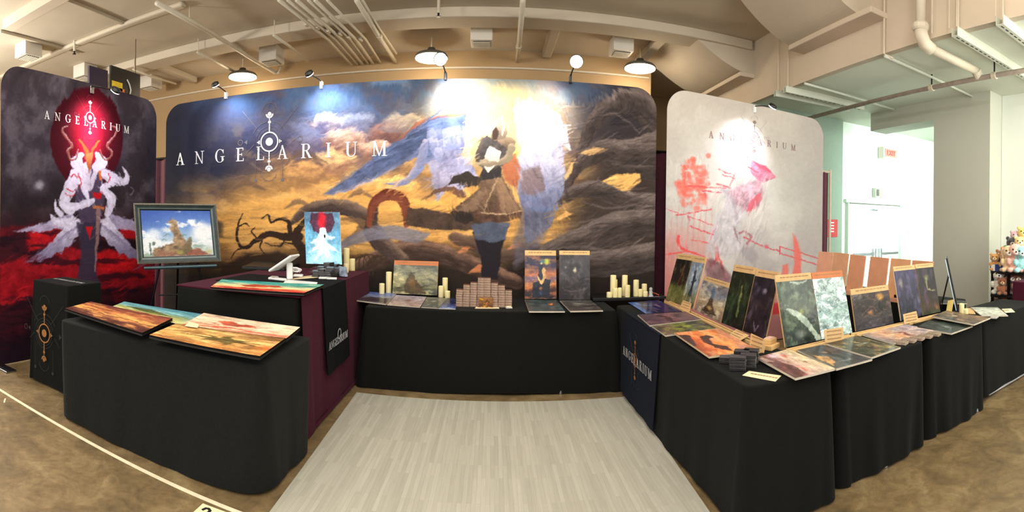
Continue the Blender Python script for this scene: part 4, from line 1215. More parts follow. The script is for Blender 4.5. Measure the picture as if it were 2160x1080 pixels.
LX, LY0, LY1 = -4.2, 2.56, 4.985
root = thing('banner', 'dark red printed banner of a horned white figure, against the left end of the stand', 'banner', (LX, (LY0 + LY1) / 2, 0))
panel((LX, LY0, .02), (LX, LY1, .02), (LX, LY1, BH), (LX, LY0, BH), 0.035, paint_left, 300, 360, (1, 0, 0), edge=(36, 30, 34), mode='px', r=0.24).build('printed_fabric', 'banner', root)
MB().box((LX, LY0 + 0.02, 0.008), (0.42, 0.12, 0.014)).build('foot_plate', 'chrome', root, bevel=0.003)
MB().box((LX - .0, LY1 - 0.05, 0.008), (0.36, 0.1, 0.014)).build('foot_plate', 'chrome', root, bevel=0.003)
a_ = PX(93, 251, LX); b_ = PX(272, 281, LX); m_ = PX(103, 233.5, LX)
lm = MB(); word(lm, 'ANGELARIUM', (LX + .003, a_.y, (PX(96, 251, LX).z + PX(268, 281, LX).z) / 2), (0, 1, 0), (0, 0, 1), (PX(100, 234, LX).z - PX(100, 251.5, LX).z), b_.y - a_.y, normal=(1, 0, 0)); lm.build('lettering', 'lettering', root)
c = PX(190, 248, LX + .004)
emblem(c, (0, 1, 0), (0, 0, 1), (PX(199, 248, LX).y - PX(181, 248, LX).y) / 2, 'lettering', 'ghostred', root)


def paint_right(x, y):
    p = Paint(x, y)
    n = fbm(x / 60, y / 60, 81, 6)
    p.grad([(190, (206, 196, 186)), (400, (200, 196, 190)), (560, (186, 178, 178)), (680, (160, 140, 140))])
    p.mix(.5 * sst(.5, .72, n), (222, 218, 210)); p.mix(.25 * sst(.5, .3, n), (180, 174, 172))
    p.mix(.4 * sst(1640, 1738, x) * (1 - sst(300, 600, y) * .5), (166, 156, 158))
    # red tree and its trunks
    p.mix(.75 * sst(480, 560, y) * (1 - sst(1400, 1470, x)), (176, 110, 108))
    rnd = random.Random(2)
    for k in range(130):
        a = rnd.uniform(0, 6.28); r_ = rnd.uniform(0, 1) ** .6
        X = 1462 + 34 * r_ * math.cos(a); Y = 390 + 54 * r_ * math.sin(a)
        p.blob(X, Y, rnd.uniform(4, 11), rnd.uniform(4, 9), (232, 106, 92), .42, .5)
    p.blob(1494, 328, 8, 9, (232, 110, 96), .8, .6); p.blob(1462, 336, 9, 8, (232, 110, 96), .8, .6)
    p.mix(.35 * sst(455, 510, y) * (1 - sst(1480, 1500, x)), (214, 130, 120))
    for k in range(8):
        X = 1412 + k * 12
        p.stroke([(X, 560), (X + 3, 480), (X + 8, 430)], [4, 3, 1], (206, 150, 140), .6, 1.5)
    R_ = (226, 84, 84)
    for pts, w in (([(1430, 500), (1434, 520), (1450, 530), (1480, 540), (1500, 556)], [6, 5, 4, 3, 2]), ([(1402, 538), (1440, 532), (1470, 532)], [3, 3, 2]), ([(1458, 506), (1490, 512), (1506, 520), (1510, 552)], [1, 2.5, 3.5, 2]), ([(1512, 514), (1514, 545), (1500, 560)], [3, 5, 7]),
                   ([(1508, 520), (1522, 560), (1530, 590)], [3, 5, 3]), ([(1640, 640), (1650, 600), (1660, 590)], [2, 4, 2])):
        p.stroke(pts, w, R_, .95, 1)
    p.poly([(1486, 556), (1500, 545), (1525, 560), (1545, 585), (1530, 620), (1495, 620)], (128, 92, 98), .85, 4, tex=.4)
    p.poly([(1560, 520), (1590, 522), (1600, 545), (1585, 556), (1572, 548)], (160, 154, 158), .8, 4)
    # leaning pale figure trailing long red spines
    p.poly([(1518, 400), (1545, 395), (1570, 385), (1600, 376), (1608, 396), (1602, 430), (1572, 448), (1560, 480), (1570, 520), (1540, 545), (1490, 530), (1500, 480), (1530, 430)], (190, 184, 190), .8, 6, tex=.25)
    p.poly([(1535, 402), (1580, 385), (1606, 378), (1610, 410), (1600, 436), (1570, 446), (1548, 430)], (186, 146, 158), .85, 4, tex=.4, tsc=8)
    p.stroke([(1522, 400), (1545, 420), (1555, 470)], [6, 8, 6], (170, 162, 170), .8, 2)
    p.stroke([(1548, 480), (1556, 505), (1562, 515)], [4, 3, 2], (150, 120, 124), .9, 1.2)
    p.poly([(1586, 340), (1606, 348), (1626, 360), (1638, 374), (1622, 380), (1610, 386), (1596, 378), (1582, 362)], (206, 124, 148), .95, 1.5, tex=.3, tsc=6)
    p.poly([(1584, 337), (1618, 352), (1630, 366), (1606, 356)], (222, 90, 110), .95, 1.2)
    p.poly([(1596, 410), (1610, 404), (1606, 424), (1592, 440), (1574, 446), (1580, 430)], (206, 96, 110), .85, 2)
    for a_, b2, w in (((1452, 392), (1530, 397), 4), ((1482, 402), (1520, 406), 5), ((1512, 388), (1540, 396), 5), ((1426, 454), (1500, 442), 5), ((1455, 478), (1505, 494), 5), ((1452, 456), (1503, 475), 3), ((1516, 358), (1548, 370), 3), ((1524, 368), (1552, 378), 3), ((1402, 440), (1432, 450), 3), ((1578, 352), (1600, 364), 4)):
        p.stroke([a_, b2], [w * .7, w, w * .5], (214, 84, 96), .9, .9)
    # long two-pronged spear
    p.stroke([(1570, 500), (1610, 520), (1645, 530)], [3, 3, 3], (206, 90, 100), .95, .8)
    p.stroke([(1645, 520), (1645, 536)], [3, 3], (206, 90, 100), .95, .8)
    p.stroke([(1645, 520), (1726, 545)], [2.5, 2.5], (214, 100, 108), .95, .8); p.stroke([(1645, 534), (1728, 560)], [2.5, 2.5], (214, 100, 108), .95, .8)
    p.stroke([(1560, 492), (1572, 488), (1584, 500), (1576, 514)], [5, 4, 5, 5], (166, 110, 116), .9, 1.5)
    p.blob(1616, 520, 8, 6, (206, 110, 124), .9, .7)
    p.poly([(1672, 492), (1684, 510), (1690, 540), (1690, 600), (1668, 600), (1676, 545)], (236, 116, 108), .9, 3)
    p.poly([(1650, 560), (1662, 556), (1664, 590), (1648, 592)], (232, 110, 100), .8, 3)
    p.mix(.7 * sst(600, 640, y) * (1 - sst(1700, 1738, x)), (196, 120, 120))
    p.poly([(1630, 640), (1665, 636), (1665, 660), (1630, 664)], (206, 60, 66), .9, 2)
    p.dabs(150, (1500, 380, 1620, 560), 1.9, 20, 4, .12, .5, 10)
    p.dabs(90, (1405, 330, 1500, 560), 1.4, 12, 4, .12, .5, 11)
    p.rough(1.2, 10)
    t = fbm(x / 5, y / 5, 91, 3) - .5
    p.c = p.c * (1 + 0.06 * t[..., None]) * .94
    return p.out()


RX0, RY0, RX1, RY1 = 1.932, 5.128, 4.514, 5.51
dv = Vector((RX1 - RX0, RY1 - RY0, 0)).normalized(); nv = Vector((dv.y, -dv.x, 0))
root = thing('banner', 'pale grey printed banner with a red tree and a leaning figure', 'banner', ((RX0 + RX1) / 2, (RY0 + RY1) / 2, 0))
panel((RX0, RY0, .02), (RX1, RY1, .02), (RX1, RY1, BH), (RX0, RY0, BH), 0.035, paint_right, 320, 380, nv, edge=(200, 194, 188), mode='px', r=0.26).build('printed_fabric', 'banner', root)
P0 = (RX0, RY0, 0)
a_ = PP(1495, 291, P0, nv); b_ = PP(1678, 318, P0, nv)
zb = (a_.z + PP(1676, 317.5, P0, nv).z) / 2
lm = MB(); word(lm, 'ANGELARIUM', Vector((a_.x, a_.y, zb)) + nv * .003, dv, (0, 0, 1), PP(1502, 277, P0, nv).z - PP(1502, 291.5, P0, nv).z, (b_ - a_).length, normal=nv); lm.build('lettering', 'letterrose', root)
c = PP(1591, 288, P0, nv) + nv * .004
emblem(c, dv, (0, 0, 1), 0.07, 'letterrose', M('faint_mauve_linework', (190, 178, 180), .7), root)

# clip-on LED lamps along the backdrops


def clip_lamp(clip, head, aim, label, energy, color, size, tube_mat, spot=70, face=None, glow=True, name='clip_lamp', blend=.6, hr=.05):
    clip, head, aim = Vector(clip), Vector(head), Vector(aim)
    t = thing(name, label, 'lamp', clip, 'clip-on lamps along the backdrops')
    MB().box(clip + Vector((0, 0, -0.0)), (0.03, 0.06, 0.09)).build('clamp', tube_mat, t, bevel=0.006)
    mid = (clip + head) / 2 + Vector((0, 0, 0.03))
    MB().tube(smooth_pts([tuple(clip + Vector((0, 0, .04))), tuple(mid), tuple(head)], 4), 0.008, 8).build('arm', 'blackmetal', t, smooth=True)
    d_ = (Vector(face) if face is not None else (aim - head)).normalized()
    MB().lathe(head - d_ * 0.02, [(hr * .5, -0.02), (hr * .9, -0.01), (hr, 0.012), (hr * .96, 0.018)], 20, axis=d_).build('lamp_head', 'blackplastic', t, smooth=True)
    MB().lathe(head, [(hr * .88, -0.002), (hr * .9, 0.004), (hr * .5, 0.010)], 20, axis=d_).build('lens', 'ledglow', t, smooth=True)
    light('led_spot', 'SPOT', head + (aim - head).normalized() * (0.04 if face is None else hr + .06), energy, color, size, aim=aim, spot=spot, blend=blend)
    return t


cool = (0.72, 0.86, 1.0)
c = PY(478, 202, BY); h = PY(455, 180, BY - 0.38)
clip_lamp((c.x, BY - .01, c.z), h, (c.x + .12, BY, 2.72), 'clip-on lamp nearest the left end of the long backdrop', 36, cool, .04, 'white', 105, blend=1)
c = PY(679, 180, BY); h = PY(653, 157, BY - 0.38)
clip_lamp((c.x, BY - .01, c.z), h, (c.x + .12, BY, 2.78), 'clip-on lamp second from the left on the long backdrop', 36, cool, .04, 'white', 105, blend=1)
c = PY(940, 166, BY); h = PY(929, 125, BY - 0.5)
clip_lamp((c.x, BY - .01, c.z + .02), h, (PY(978, 205, BY).x, BY, 2.85), 'dazzling clip-on lamp over the glowing clouds of the long backdrop', 75, (0.9, 0.95, 1.0), .05, 'blackplastic', 110, blend=1, face=(0.3, -.75, -.55), hr=.07)
c = PY(1203, 172, BY); h = PY(1216, 130, BY - 0.5)
clip_lamp((c.x, BY - .01, c.z + .02), h, (PY(1136, 235, BY).x, BY, 2.72), 'dazzling clip-on lamp nearest the right end of the long backdrop', 42, (1.0, 0.95, 0.86), .05, 'blackplastic', 100, blend=1, face=(-.2, -.8, -.5), hr=.07)
c = PX(192, 190, LX); h = PX(243, 192, LX + .45)
clip_lamp((LX + .01, c.y, c.z), h, (LX, PX(192, 285, LX).y, PX(190, 285, LX).z), 'clip-on lamp over the dark red banner', 42, (1.0, 0.9, 0.95), .05, 'chrome', 105, hr=.06, blend=1)
c = PP(1590, 231, P0, nv); h = PP(1629, 226, Vector(P0) + nv * .45, nv)
clip_lamp(c + nv * .01, h, PP(1562, 335, P0, nv), 'clip-on lamp over the pale grey banner', 62, (0.95, 0.90, 1.0), .05, 'white', 96, hr=.055, blend=1)
# ------------------------------------------------------------------ draped tables


def drape_cloth(name, label, cat, x0, y0, x1, y1, zt, mat, zh=0.012, flare=0.05, amp=0.012, rc=0.05, rh=0.12, seed=0, group=None, corner=0.04, freq=13, sag=0.0, parent=None):
    """a cloth lying on a table and hanging to the floor in soft folds"""
    rnd = random.Random(seed)
    ph = [rnd.uniform(0, 6.28) for _ in range(6)]
    def perim(rad, off):
        X0, X1, Y0, Y1 = x0 - off, x1 + off, y0 - off, y1 + off
        pts = []
        segs = [((X0 + rad, Y0), (X1 - rad, Y0), 0), ((X1, Y0 + rad), (X1, Y1 - rad), 1), ((X1 - rad, Y1), (X0 + rad, Y1), 2), ((X0, Y1 - rad), (X0, Y0 + rad), 3)]
        cs = [((X1 - rad, Y0 + rad), -90), ((X1 - rad, Y1 - rad), 0), ((X0 + rad, Y1 - rad), 90), ((X0 + rad, Y0 + rad), 180)]
        for (a, b, k), (c, a0) in zip(segs, cs):
            n = NS[k]
            nrm = [(0, -1), (1, 0), (0, 1), (-1, 0)][k]
            for i in range(n): pts.append((a[0] + (b[0] - a[0]) * i / n, a[1] + (b[1] - a[1]) * i / n, nrm[0], nrm[1], 0))
            for i in range(9):
                t = math.radians(a0 + 90 * i / 9)
                pts.append((c[0] + rad * math.cos(t), c[1] + rad * math.sin(t), math.cos(t), math.sin(t), math.sin(math.pi * i / 9)))
        return pts
    NS = [max(6, int((x1 - x0) / .022)), max(6, int((y1 - y0) / .022)), max(6, int((x1 - x0) / .022)), max(6, int((y1 - y0) / .022))]
    rings = [(0.0, -0.03, 0), (0.0, -0.008, 0), (0.003, -0.001, 0), (0.012, 0.0, 0)] + [(None, None, (k + 1) / 13) for k in range(13)]
    vs = []; fs = []
    N = None
    for dz, off, t in rings:
        if dz is None:
            z = zt - 0.012 - (zt - 0.012 - zh) * t
            rad = rc + (rh - rc) * t; o = flare * t ** 0.8
        else:
            z = zt - dz; rad = rc; o = off
        P = perim(rad, o); N = len(P)
        s = 0
        for i, (x, y, nx, ny, cf) in enumerate(P):
            u = i * .022
            w = (math.sin(u * freq + ph[0]) * .5 + math.sin(u * freq * .43 + ph[1]) * .6 + math.sin(u * freq * 1.9 + ph[2] + t) * .25)
            d = amp * w * t ** 1.1 + corner * cf * t
            zz = z + (0.010 * math.sin(u * 3.1 + ph[3]) * t if t > .9 else 0)
            vs.append((x + nx * d, y + ny * d, max(zz, zh * .5)))
    for r in range(len(rings) - 1):
        for i in range(N):
            j = (i + 1) % N
            fs.append((r * N + i, (r + 1) * N + i, (r + 1) * N + j, r * N + j))
    fs.append(tuple(range(N)))
    mb = MB(); mb.add(vs, fs)
    o = mb.build(name, mat, parent, smooth=True)
    if parent is None: tag(o, label, cat, group)
    return o


TT = 0.74
drape_cloth('tablecloth', 'charcoal tablecloth over the low front table that holds the playmat stacks', 'tablecloth', -2.95, 2.345, -1.2, 3.08, TT, 'cloth_grey', seed=1, flare=.03, amp=.008, rh=.2, corner=.0, rc=.06)
drape_cloth('tablecloth', 'black tablecloth over the tall counter', 'tablecloth', -2.42, 3.14, -1.34, 5.06, 0.985, 'cloth', seed=2, flare=.02, amp=.012, corner=.02)
drape_cloth('tablecloth', 'black tablecloth over the table along the long backdrop', 'tablecloth', -1.17, 4.34, 1.16, 5.17, TT, 'cloth', seed=3, flare=.05, amp=.008, corner=.05, freq=9)
drape_cloth('tablecloth', 'black tablecloth over the long right table reaching back to the candle shelf', 'tablecloth', 1.225, 2.07, 1.79, 4.62, TT, 'cloth', seed=4, flare=.03, amp=.008, corner=.03)
drape_cloth('tablecloth', 'black pleated tablecloth just right of the corner with the card decks', 'tablecloth', 1.885, 2.12, 2.68, 2.70, TT, 'cloth', seed=5, flare=.02, amp=.02, corner=.03, freq=17)
drape_cloth('tablecloth', 'black pleated tablecloth under the row of small card boxes', 'tablecloth', 2.775, 2.15, 3.53, 2.70, TT, 'cloth', seed=6, flare=.02, amp=.02, corner=.03, freq=17)
drape_cloth('tablecloth', 'black tablecloth running out at the right edge, with a white table foot showing', 'tablecloth', 3.63, 2.22, 4.82, 2.70, TT, 'cloth', seed=7, flare=.015, amp=.012, corner=.04, freq=9, zh=.06)
drape_cloth('tablecloth', 'black tablecloth under the row of brown board backs', 'tablecloth', 3.67, 2.86, 4.35, 4.62, 0.78, 'cloth', seed=8, flare=.02, amp=.01)
# maroon undercloth of the counter: seen on its top and its aisle side
t = MB()
t.obox((-2.42, 3.15, .988), (1.10, 0, 0), (0, 1.9, 0), (0, 0, .012))
g = []
n = 60
t2 = MB(); vs = []; fs = []
for i in range(n + 1):
    y = 3.155 + 1.88 * i / n
    for k in range(9):
        q = k / 8
        z = .998 - .988 * q
        x = -1.315 + .05 * q + .006 * math.sin(i * .33 + 1) * q + .003 * math.sin(i * .9) * q
        if i / n < .08: x += .02 * q
        vs.append((x, y - .04 * q * (1 if i < 2 else 0), z)); vs.append((x - .006, y, z))
for i in range(n):
    for k in range(8):
        a = (i * 9 + k) * 2; b = a + 2; c_ = a + 18; d_ = c_ + 2
        fs += [(a, c_, d_, b), (a + 1, b + 1, d_ + 1, c_ + 1)]
root = thing('table_cover', 'maroon cloth lying over the tall counter and hanging down its aisle side', 'tablecloth', (-1.85, 4.0, 0))
t.build('top_cloth', 'maroon', root, bevel=.003)
t2.add(vs, fs); t2.build('side_fall', 'maroon', root, smooth=True)
hm = MB(); hm.tube([(-1.255, 3.2 + k * .08, .02 + .004 * (k % 2)) for k in range(20)], .012, 6); hm.build('hem', 'maroon', root)
# black runner over the counter with lettering
root = thing('table_runner', 'black runner with small grey ANGELARIUM lettering over the maroon counter cloth', 'runner', (-1.3, 4.1, .5))
RYA, RYB = PX(688, 620, -1.27).y, PX(735, 640, -1.27).y
r_ = MB(); r_.obox((-2.3, RYA, 1.0005), (1.0, 0, 0), (0, RYB - RYA, 0), (0, 0, .006)); r_.build('top_part', 'runner', root, bevel=.002)
vs = []; fs = []
for i in range(25):
    y = RYA + (RYB - RYA) * i / 24
    for k in range(7):
        q = k / 6
        vs.append((-1.300 + .055 * q + .005 * math.sin(i * .5) * q, y, 1.004 - .68 * q)); vs.append((-1.306 + .055 * q, y, 1.004 - .68 * q))
for i in range(24):
    for k in range(6):
        a = (i * 7 + k) * 2; b = a + 2; c_ = a + 14; d_ = c_ + 2
        fs += [(a, c_, d_, b), (a + 1, b + 1, d_ + 1, c_ + 1)]
r_ = MB(); r_.add(vs, fs); r_.build('side_part', 'runner', root, smooth=True)
a_ = PX(688, 733, -1.262); b_ = PX(735, 702, -1.262)
zl = (a_.z + b_.z) / 2
lm = MB(); word(lm, 'ANGELARIUM', (-1.255, RYA + .04, zl - .03), (0, 1, 0), (0, 0, 1), .062, RYB - RYA - .10, normal=(1, 0, 0)); lm.build('lettering', 'letterdim', root)
em = MB(); flat_ring(em, Vector((-1.254, (RYA + RYB) / 2, zl + .05)), Vector((0, 1, 0)), Vector((0, 0, 1)), .045, .01); em.build('emblem', 'letterdim', root)

# navy runner on the right table
root = thing('table_runner', 'dark navy runner with grey ANGELARIUM lettering on the aisle side of the right table', 'runner', (1.2, 3.75, .4))
NA, NB = 3.30, 4.22
vs = []; fs = []
for i in range(31):
    y = NA + (NB - NA) * i / 30
    for k in range(8):
        q = k / 7
        x = 1.210 - .045 * q - .005 * math.sin(i * .6) * q
        vs.append((x, y, .746 - .70 * q)); vs.append((x + .005, y, .746 - .70 * q))
for i in range(30):
    for k in range(7):
        a = (i * 8 + k) * 2; b = a + 2; c_ = a + 16; d_ = c_ + 2
        fs += [(a, b, d_, c_), (a + 1, c_ + 1, d_ + 1, b + 1)]
r_ = MB(); r_.add(vs, fs); r_.build('side_part', 'navy', root, smooth=True)
MB().obox((1.206, NA, .741), (.5, 0, 0), (0, NB - NA, 0), (0, 0, .006)).build('top_part', 'navy', root)
lm = MB(); word(lm, 'ANGELARIUM', (1.172, NB - .08, .39), (0, -1, 0), (0, 0, 1), .075, NB - NA - .14, normal=(-1, 0, 0)); lm.build('lettering', 'letterdim', root)
emblem(Vector((1.172, (NA + NB) / 2 + .02, .43)), (0, -1, 0), (0, 0, 1), .055, 'gold', 'emboss', root)

# pedestal display draped in black, left
PDX0, PDX1, PDY0, PDY1 = -3.72, -3.20, 2.64, 3.04
root = thing('pedestal', 'black draped pedestal with a copper-gold emblem, left of the low front table', 'pedestal', ((PDX0 + PDX1) / 2, (PDY0 + PDY1) / 2, 0))
drape_cloth('cloth_cover', '', '', PDX0, PDY0, PDX1, PDY1, .95, 'cloth', seed=12, flare=.015, amp=.004, rc=.015, rh=.03, corner=.02, freq=8, parent=root)
emblem(Vector(((PDX0 + PDX1) / 2 - .03, PDY0 - .034, .49)), (1, 0, 0), (0, 0, 1), .088, 'gold', 'emboss', root)
for o in list(root.children):
    if o.name.startswith('emblem'):
        pass
lm = MB(); word(lm, 'ANGELARIUM', (PDX0 + .05, PDY0 + .2, .9515), (1, 0.0, 0), (0, 1, 0), .045, .42, normal=(0, 0, 1)); lm.build('lettering', 'letterdim', root)

# candle shelf behind the corner
root = thing('side_shelf', 'low black shelf carrying a crowd of candles in the back right corner', 'shelf', (1.42, 4.98, 0))
MB().box((1.44, 5.0, .765), (.80, .34, .03)).build('shelf_board', 'blackplastic', root, bevel=.003)
for x in (1.08, 1.80):
    for y in (4.86, 5.14): MB().box((x, y, .375), (.03, .03, .75)).build('leg', 'blackmetal', root)
MB().box((1.44, 5.0, .4), (.74, .3, .02)).build('lower_board', 'blackplastic', root)

# folding tables under the cloths; a foot of some shows below the hem
def folding_table(x0, y0, x1, y1, label, foot=None, rail=False):
    root = thing('folding_table', label, 'table', ((x0 + x1) / 2, (y0 + y1) / 2, 0), 'folding tables under the black cloths')
    MB().box(((x0 + x1) / 2, (y0 + y1) / 2, .70), (x1 - x0, y1 - y0, .03)).build('tabletop', 'white', root, bevel=.004)
    P = [(x0 + .1, y0 + .08), (x1 - .1, y0 + .08), (x0 + .1, y1 - .08), (x1 - .1, y1 - .08)]
    for k, (x, y) in enumerate(P):
        fx, fy = (foot if (foot is not None and k == 1) else (x, y))
        lg_ = MB().tube([(fx, fy, .012), (x, y, .69)], .012, 8).build('leg', 'chrome', root)
        MB().lathe((fx, fy, 0), [(.018, 0), (.018, .012), (.013, .035)], 10).build('rubber_foot', 'chrome', lg_)
    if rail: MB().tube([(x0 + .1, y0 - .03, .02), (x1 - .05, y0 - .03, .02)], .012, 8).build('foot_rail', 'white', root)


folding_table(-1.1, 4.42, 1.1, 5.1, 'folding table under the black cloth along the long backdrop, one foot showing', foot=(.64, 4.31))
folding_table(1.96, 2.2, 2.62, 2.62, 'folding table under the pleated cloth nearest the corner, one foot showing', foot=(2.28, 2.12))
folding_table(2.85, 2.22, 3.47, 2.62, 'folding table under the pleated cloth below the small card boxes, one foot showing', foot=(3.44, 2.16))
folding_table(3.72, 2.30, 4.74, 2.62, 'folding table under the rightmost black cloth, its pale foot rail showing', rail=True)

# easel with the framed landscape
fl, fr_ = Vector((-3.50, 3.78, 0)), Vector((-2.79, 4.40, 0))
nv2 = Vector((fr_.y - fl.y, -(fr_.x - fl.x), 0)).normalized()
a_ = math.radians(4)
nn = (nv2 * math.cos(a_) + Vector((0, 0, 1)) * math.sin(a_)).normalized()
P0 = Vector((fl.x, fl.y, 1.04))
Q = [PP(290, 557, P0, nn), PP(466, 551, P0, nn), PP(455, 431, P0, nn), PP(281, 429, P0, nn)]
root = thing('framed_painting', 'framed painting of a cloudy sky over a ruined crag, on a black easel', 'painting', (Q[0] + Q[1]) / 2)


def inset(Q, d):
    c = sum(Q, Vector()) / 4
    out = []
    for i in range(4):
        p, a, b = Q[i], Q[(i + 1) % 4], Q[i - 1]
        out.append(p + (a - p).normalized() * d + (b - p).normalized() * d)
    return out


def frame_ring(Qo, Qi, n, d0, d1, h0):
    mb = MB(); n = Vector(n)
    for i in range(4):
        j = (i + 1) % 4
        a, b, c, d = Qo[i] + n * d0, Qo[j] + n * d0, Qi[j] + n * d1, Qi[i] + n * d1
        a2, b2, c2, d2 = Qo[i] - n * h0, Qo[j] - n * h0, Qi[j] - n * h0, Qi[i] - n * h0
        mb.add([a, b, c, d, a2, b2, c2, d2], [(0, 1, 2, 3), (7, 6, 5, 4), (0, 4, 5, 1), (1, 5, 6, 2), (2, 6, 7, 3), (3, 7, 4, 0)])
    return mb


Qa = inset(Q, .016); Qb = inset(Q, .045); Qc = inset(Q, .062); Qd = inset(Q, .074)
frame_ring(Q, Qa, nn, .030, .034, .03).build('frame_outer_edge', M('aged_silver_rope', (104, 98, 86), .5, metal=.3, noise=.5, scale=160), root)
frame_ring(Qa, Qb, nn, .030, .018, .03).build('frame', M('dark_green_grey_frame', (44, 54, 52), .45, metal=.1, noise=.2), root)
frame_ring(Qb, Qc, nn, .020, .012, .03).build('frame_inner_edge', M('silver_frame_edge', (100, 114, 112), .4, metal=.3), root)
frame_ring(Qc, Qd, nn, .010, .004, .03).build('frame_lip', 'blackplastic', root)


def paint_frame(U, V):
    p = Paint(U * 100, V * 100); x, y = p.x, p.y
    p.grad([(0, (66, 98, 176)), (35, (110, 146, 206)), (65, (176, 198, 214)), (100, (150, 168, 150))])
    p.mix(.5 * sst(60, 0, x) * (1 - sst(20, 60, y)), (44, 72, 156))
    n = fbm(x / 18, y / 14, 111, 5)
    p.mix(.85 * sst(.50, .62, n + .22 * sst(20, 70, y) - .12), (236, 238, 240))
    p.blob(88, 48, 24, 30, (240, 240, 240), .9, .6); p.blob(16, 52, 16, 16, (228, 236, 244), .8, .7); p.blob(72, 25, 8, 7, (244, 246, 250), .9, .5); p.blob(36, 42, 12, 9, (240, 240, 240), .7, .6)
    p.mix(.6 * sst(74, 88, y) * sst(60, 75, x), (170, 190, 170))
    p.poly([(12, 100), (16, 82), (30, 76), (44, 70), (44, 50), (40, 42), (42, 30), (38, 26), (44, 16), (50, 22), (52, 36), (54, 46), (58, 58), (64, 72), (68, 60), (70, 96), (74, 100)], (158, 128, 96), .95, 2, tex=.6, tsc=7, seed=2, grad=(30, 95, (130, 106, 78)))
    p.poly([(66, 62), (70, 60), (69, 92), (58, 92), (60, 76)], (106, 96, 70), .8, 2)
    p.poly([(18, 100), (20, 86), (36, 90), (50, 88), (56, 100)], (136, 92, 74), .7, 3, tex=.5, tsc=6)
    p.poly([(9, 70), (11, 70), (12, 96), (9, 96)], (60, 84, 66), .9, 1); p.blob(16, 72, 4, 6, (58, 82, 68), .8, .6)
    p.poly([(60, 100), (68, 88), (78, 84), (88, 92), (96, 100)], (140, 76, 58), .85, 2, tex=.4, tsc=5)
    p.blob(52, 92, 8, 8, (176, 170, 90), .7, .8); p.blob(94, 92, 6, 5, (190, 180, 120), .8, .7); p.blob(78, 78, 10, 6, (120, 150, 130), .6, .9)
    for cx, cy in ((35, 53), (30, 63), (60, 55)): p.poly([(cx - 4, cy + 3), (cx - 2, cy - 1), (cx + 2, cy - 2), (cx + 5, cy + 1), (cx + 1, cy)], (96, 128, 120), .8, 1)
    p.rough(2.2, 6)
    p.c *= (1 + .12 * (fbm(x / 2, y / 2, 5, 3)[..., None] - .5))
    return p.out()


panel(*[q + nn * .002 for q in Qd], .01, paint_frame, 130, 90, nn).build('picture', 'paper', root)
root = thing('easel', 'black folding easel holding the framed painting', 'easel', ((Q[0] + Q[1]) / 2).to_2d().to_3d())
mid = (Q[0] + Q[1]) / 2
e = (Q[1] - Q[0]).normalized()
back = -nv2
lg = mid - Vector((0, 0, .05)) + back * .06
MB().tube([mid + e * -.38 + Vector((0, 0, -.045)) + nn * .02, mid + e * .40 + Vector((0, 0, -.045)) + nn * .02], .018, 8).tube([mid + e * -.38 + Vector((0, 0, -.045)) - nn * .05, mid + e * .40 + Vector((0, 0, -.045)) - nn * .05], .012, 8).build('tray', M('blue_grey_metal', (70, 90, 96), .35, metal=.5), root)
for s_, p_ in ((-1, lg - e * .42 - nv2 * -.0), (1, lg + e * .42)):
    top = mid + e * (s_ * .1) + back * .08 + Vector((0, 0, .5)); bot = Vector((p_.x, p_.y, 0.01)) + nv2 * .05
    lg_ = MB().tube([top, bot], .012, 8).build('leg', 'blackmetal', root)
    MB().lathe(bot - Vector((0, 0, .008)), [(.018, 0), (.016, .04)], 10).build('rubber_foot', 'black', lg_)
MB().tube([mid + back * .08 + Vector((0, 0, .6)), Vector((mid.x, mid.y, .01)) + back * .5], .012, 8).build('leg', 'blackmetal', root)
MB().tube([mid + e * -.22 + back * .06 + Vector((0, 0, -.35)), mid + e * .22 + back * .06 + Vector((0, 0, -.35))], .008, 8).build('brace', 'blackmetal', root)

# small things on the floor behind the easel
c = PZ(336, 640, .32)
root = thing('storage_bin', 'black storage bin with crumpled plastic bottles in the dark behind the low front table', 'bin', (c.x + .6, c.y - .9, 0))
cx, cy = c.x + .75, c.y - .95
b_ = MB()
for (dx, dy, sx, sy) in ((0, -.13, .34, .01), (0, .13, .34, .01), (-.17, 0, .01, .27), (.17, 0, .01, .27)): b_.box((cx + dx, cy + dy, .14), (sx, sy, .28))
b_.box((cx, cy, .008), (.34, .27, .014)); b_.build('tub', 'blackplastic', root)
for k, (dx, col, lab) in enumerate(((-.07, (176, 184, 220), 'clear bottle with a blue label sticking out of the storage bin'), (.06, (200, 200, 206), 'clear crumpled bottle beside it in the storage bin'))):
    mt = M('bottle_plastic', col, .1, noise=.25, scale=40, spec=.8)
    r_ = thing('bottle', lab, 'bottle', (cx + dx, cy, .02))
    MB().lathe((cx + dx, cy, .02), [(.032, 0), (.034, .03), (.034, .2), (.03, .25), (.013, .29), (.013, .31)], 16).build('body', mt, r_, smooth=True)
    MB().lathe((cx + dx, cy, .33), [(.015, 0), (.015, .02)], 12).build('cap', 'white', r_)
# ------------------------------------------------------------------ goods: prints, playmats, cards, candles


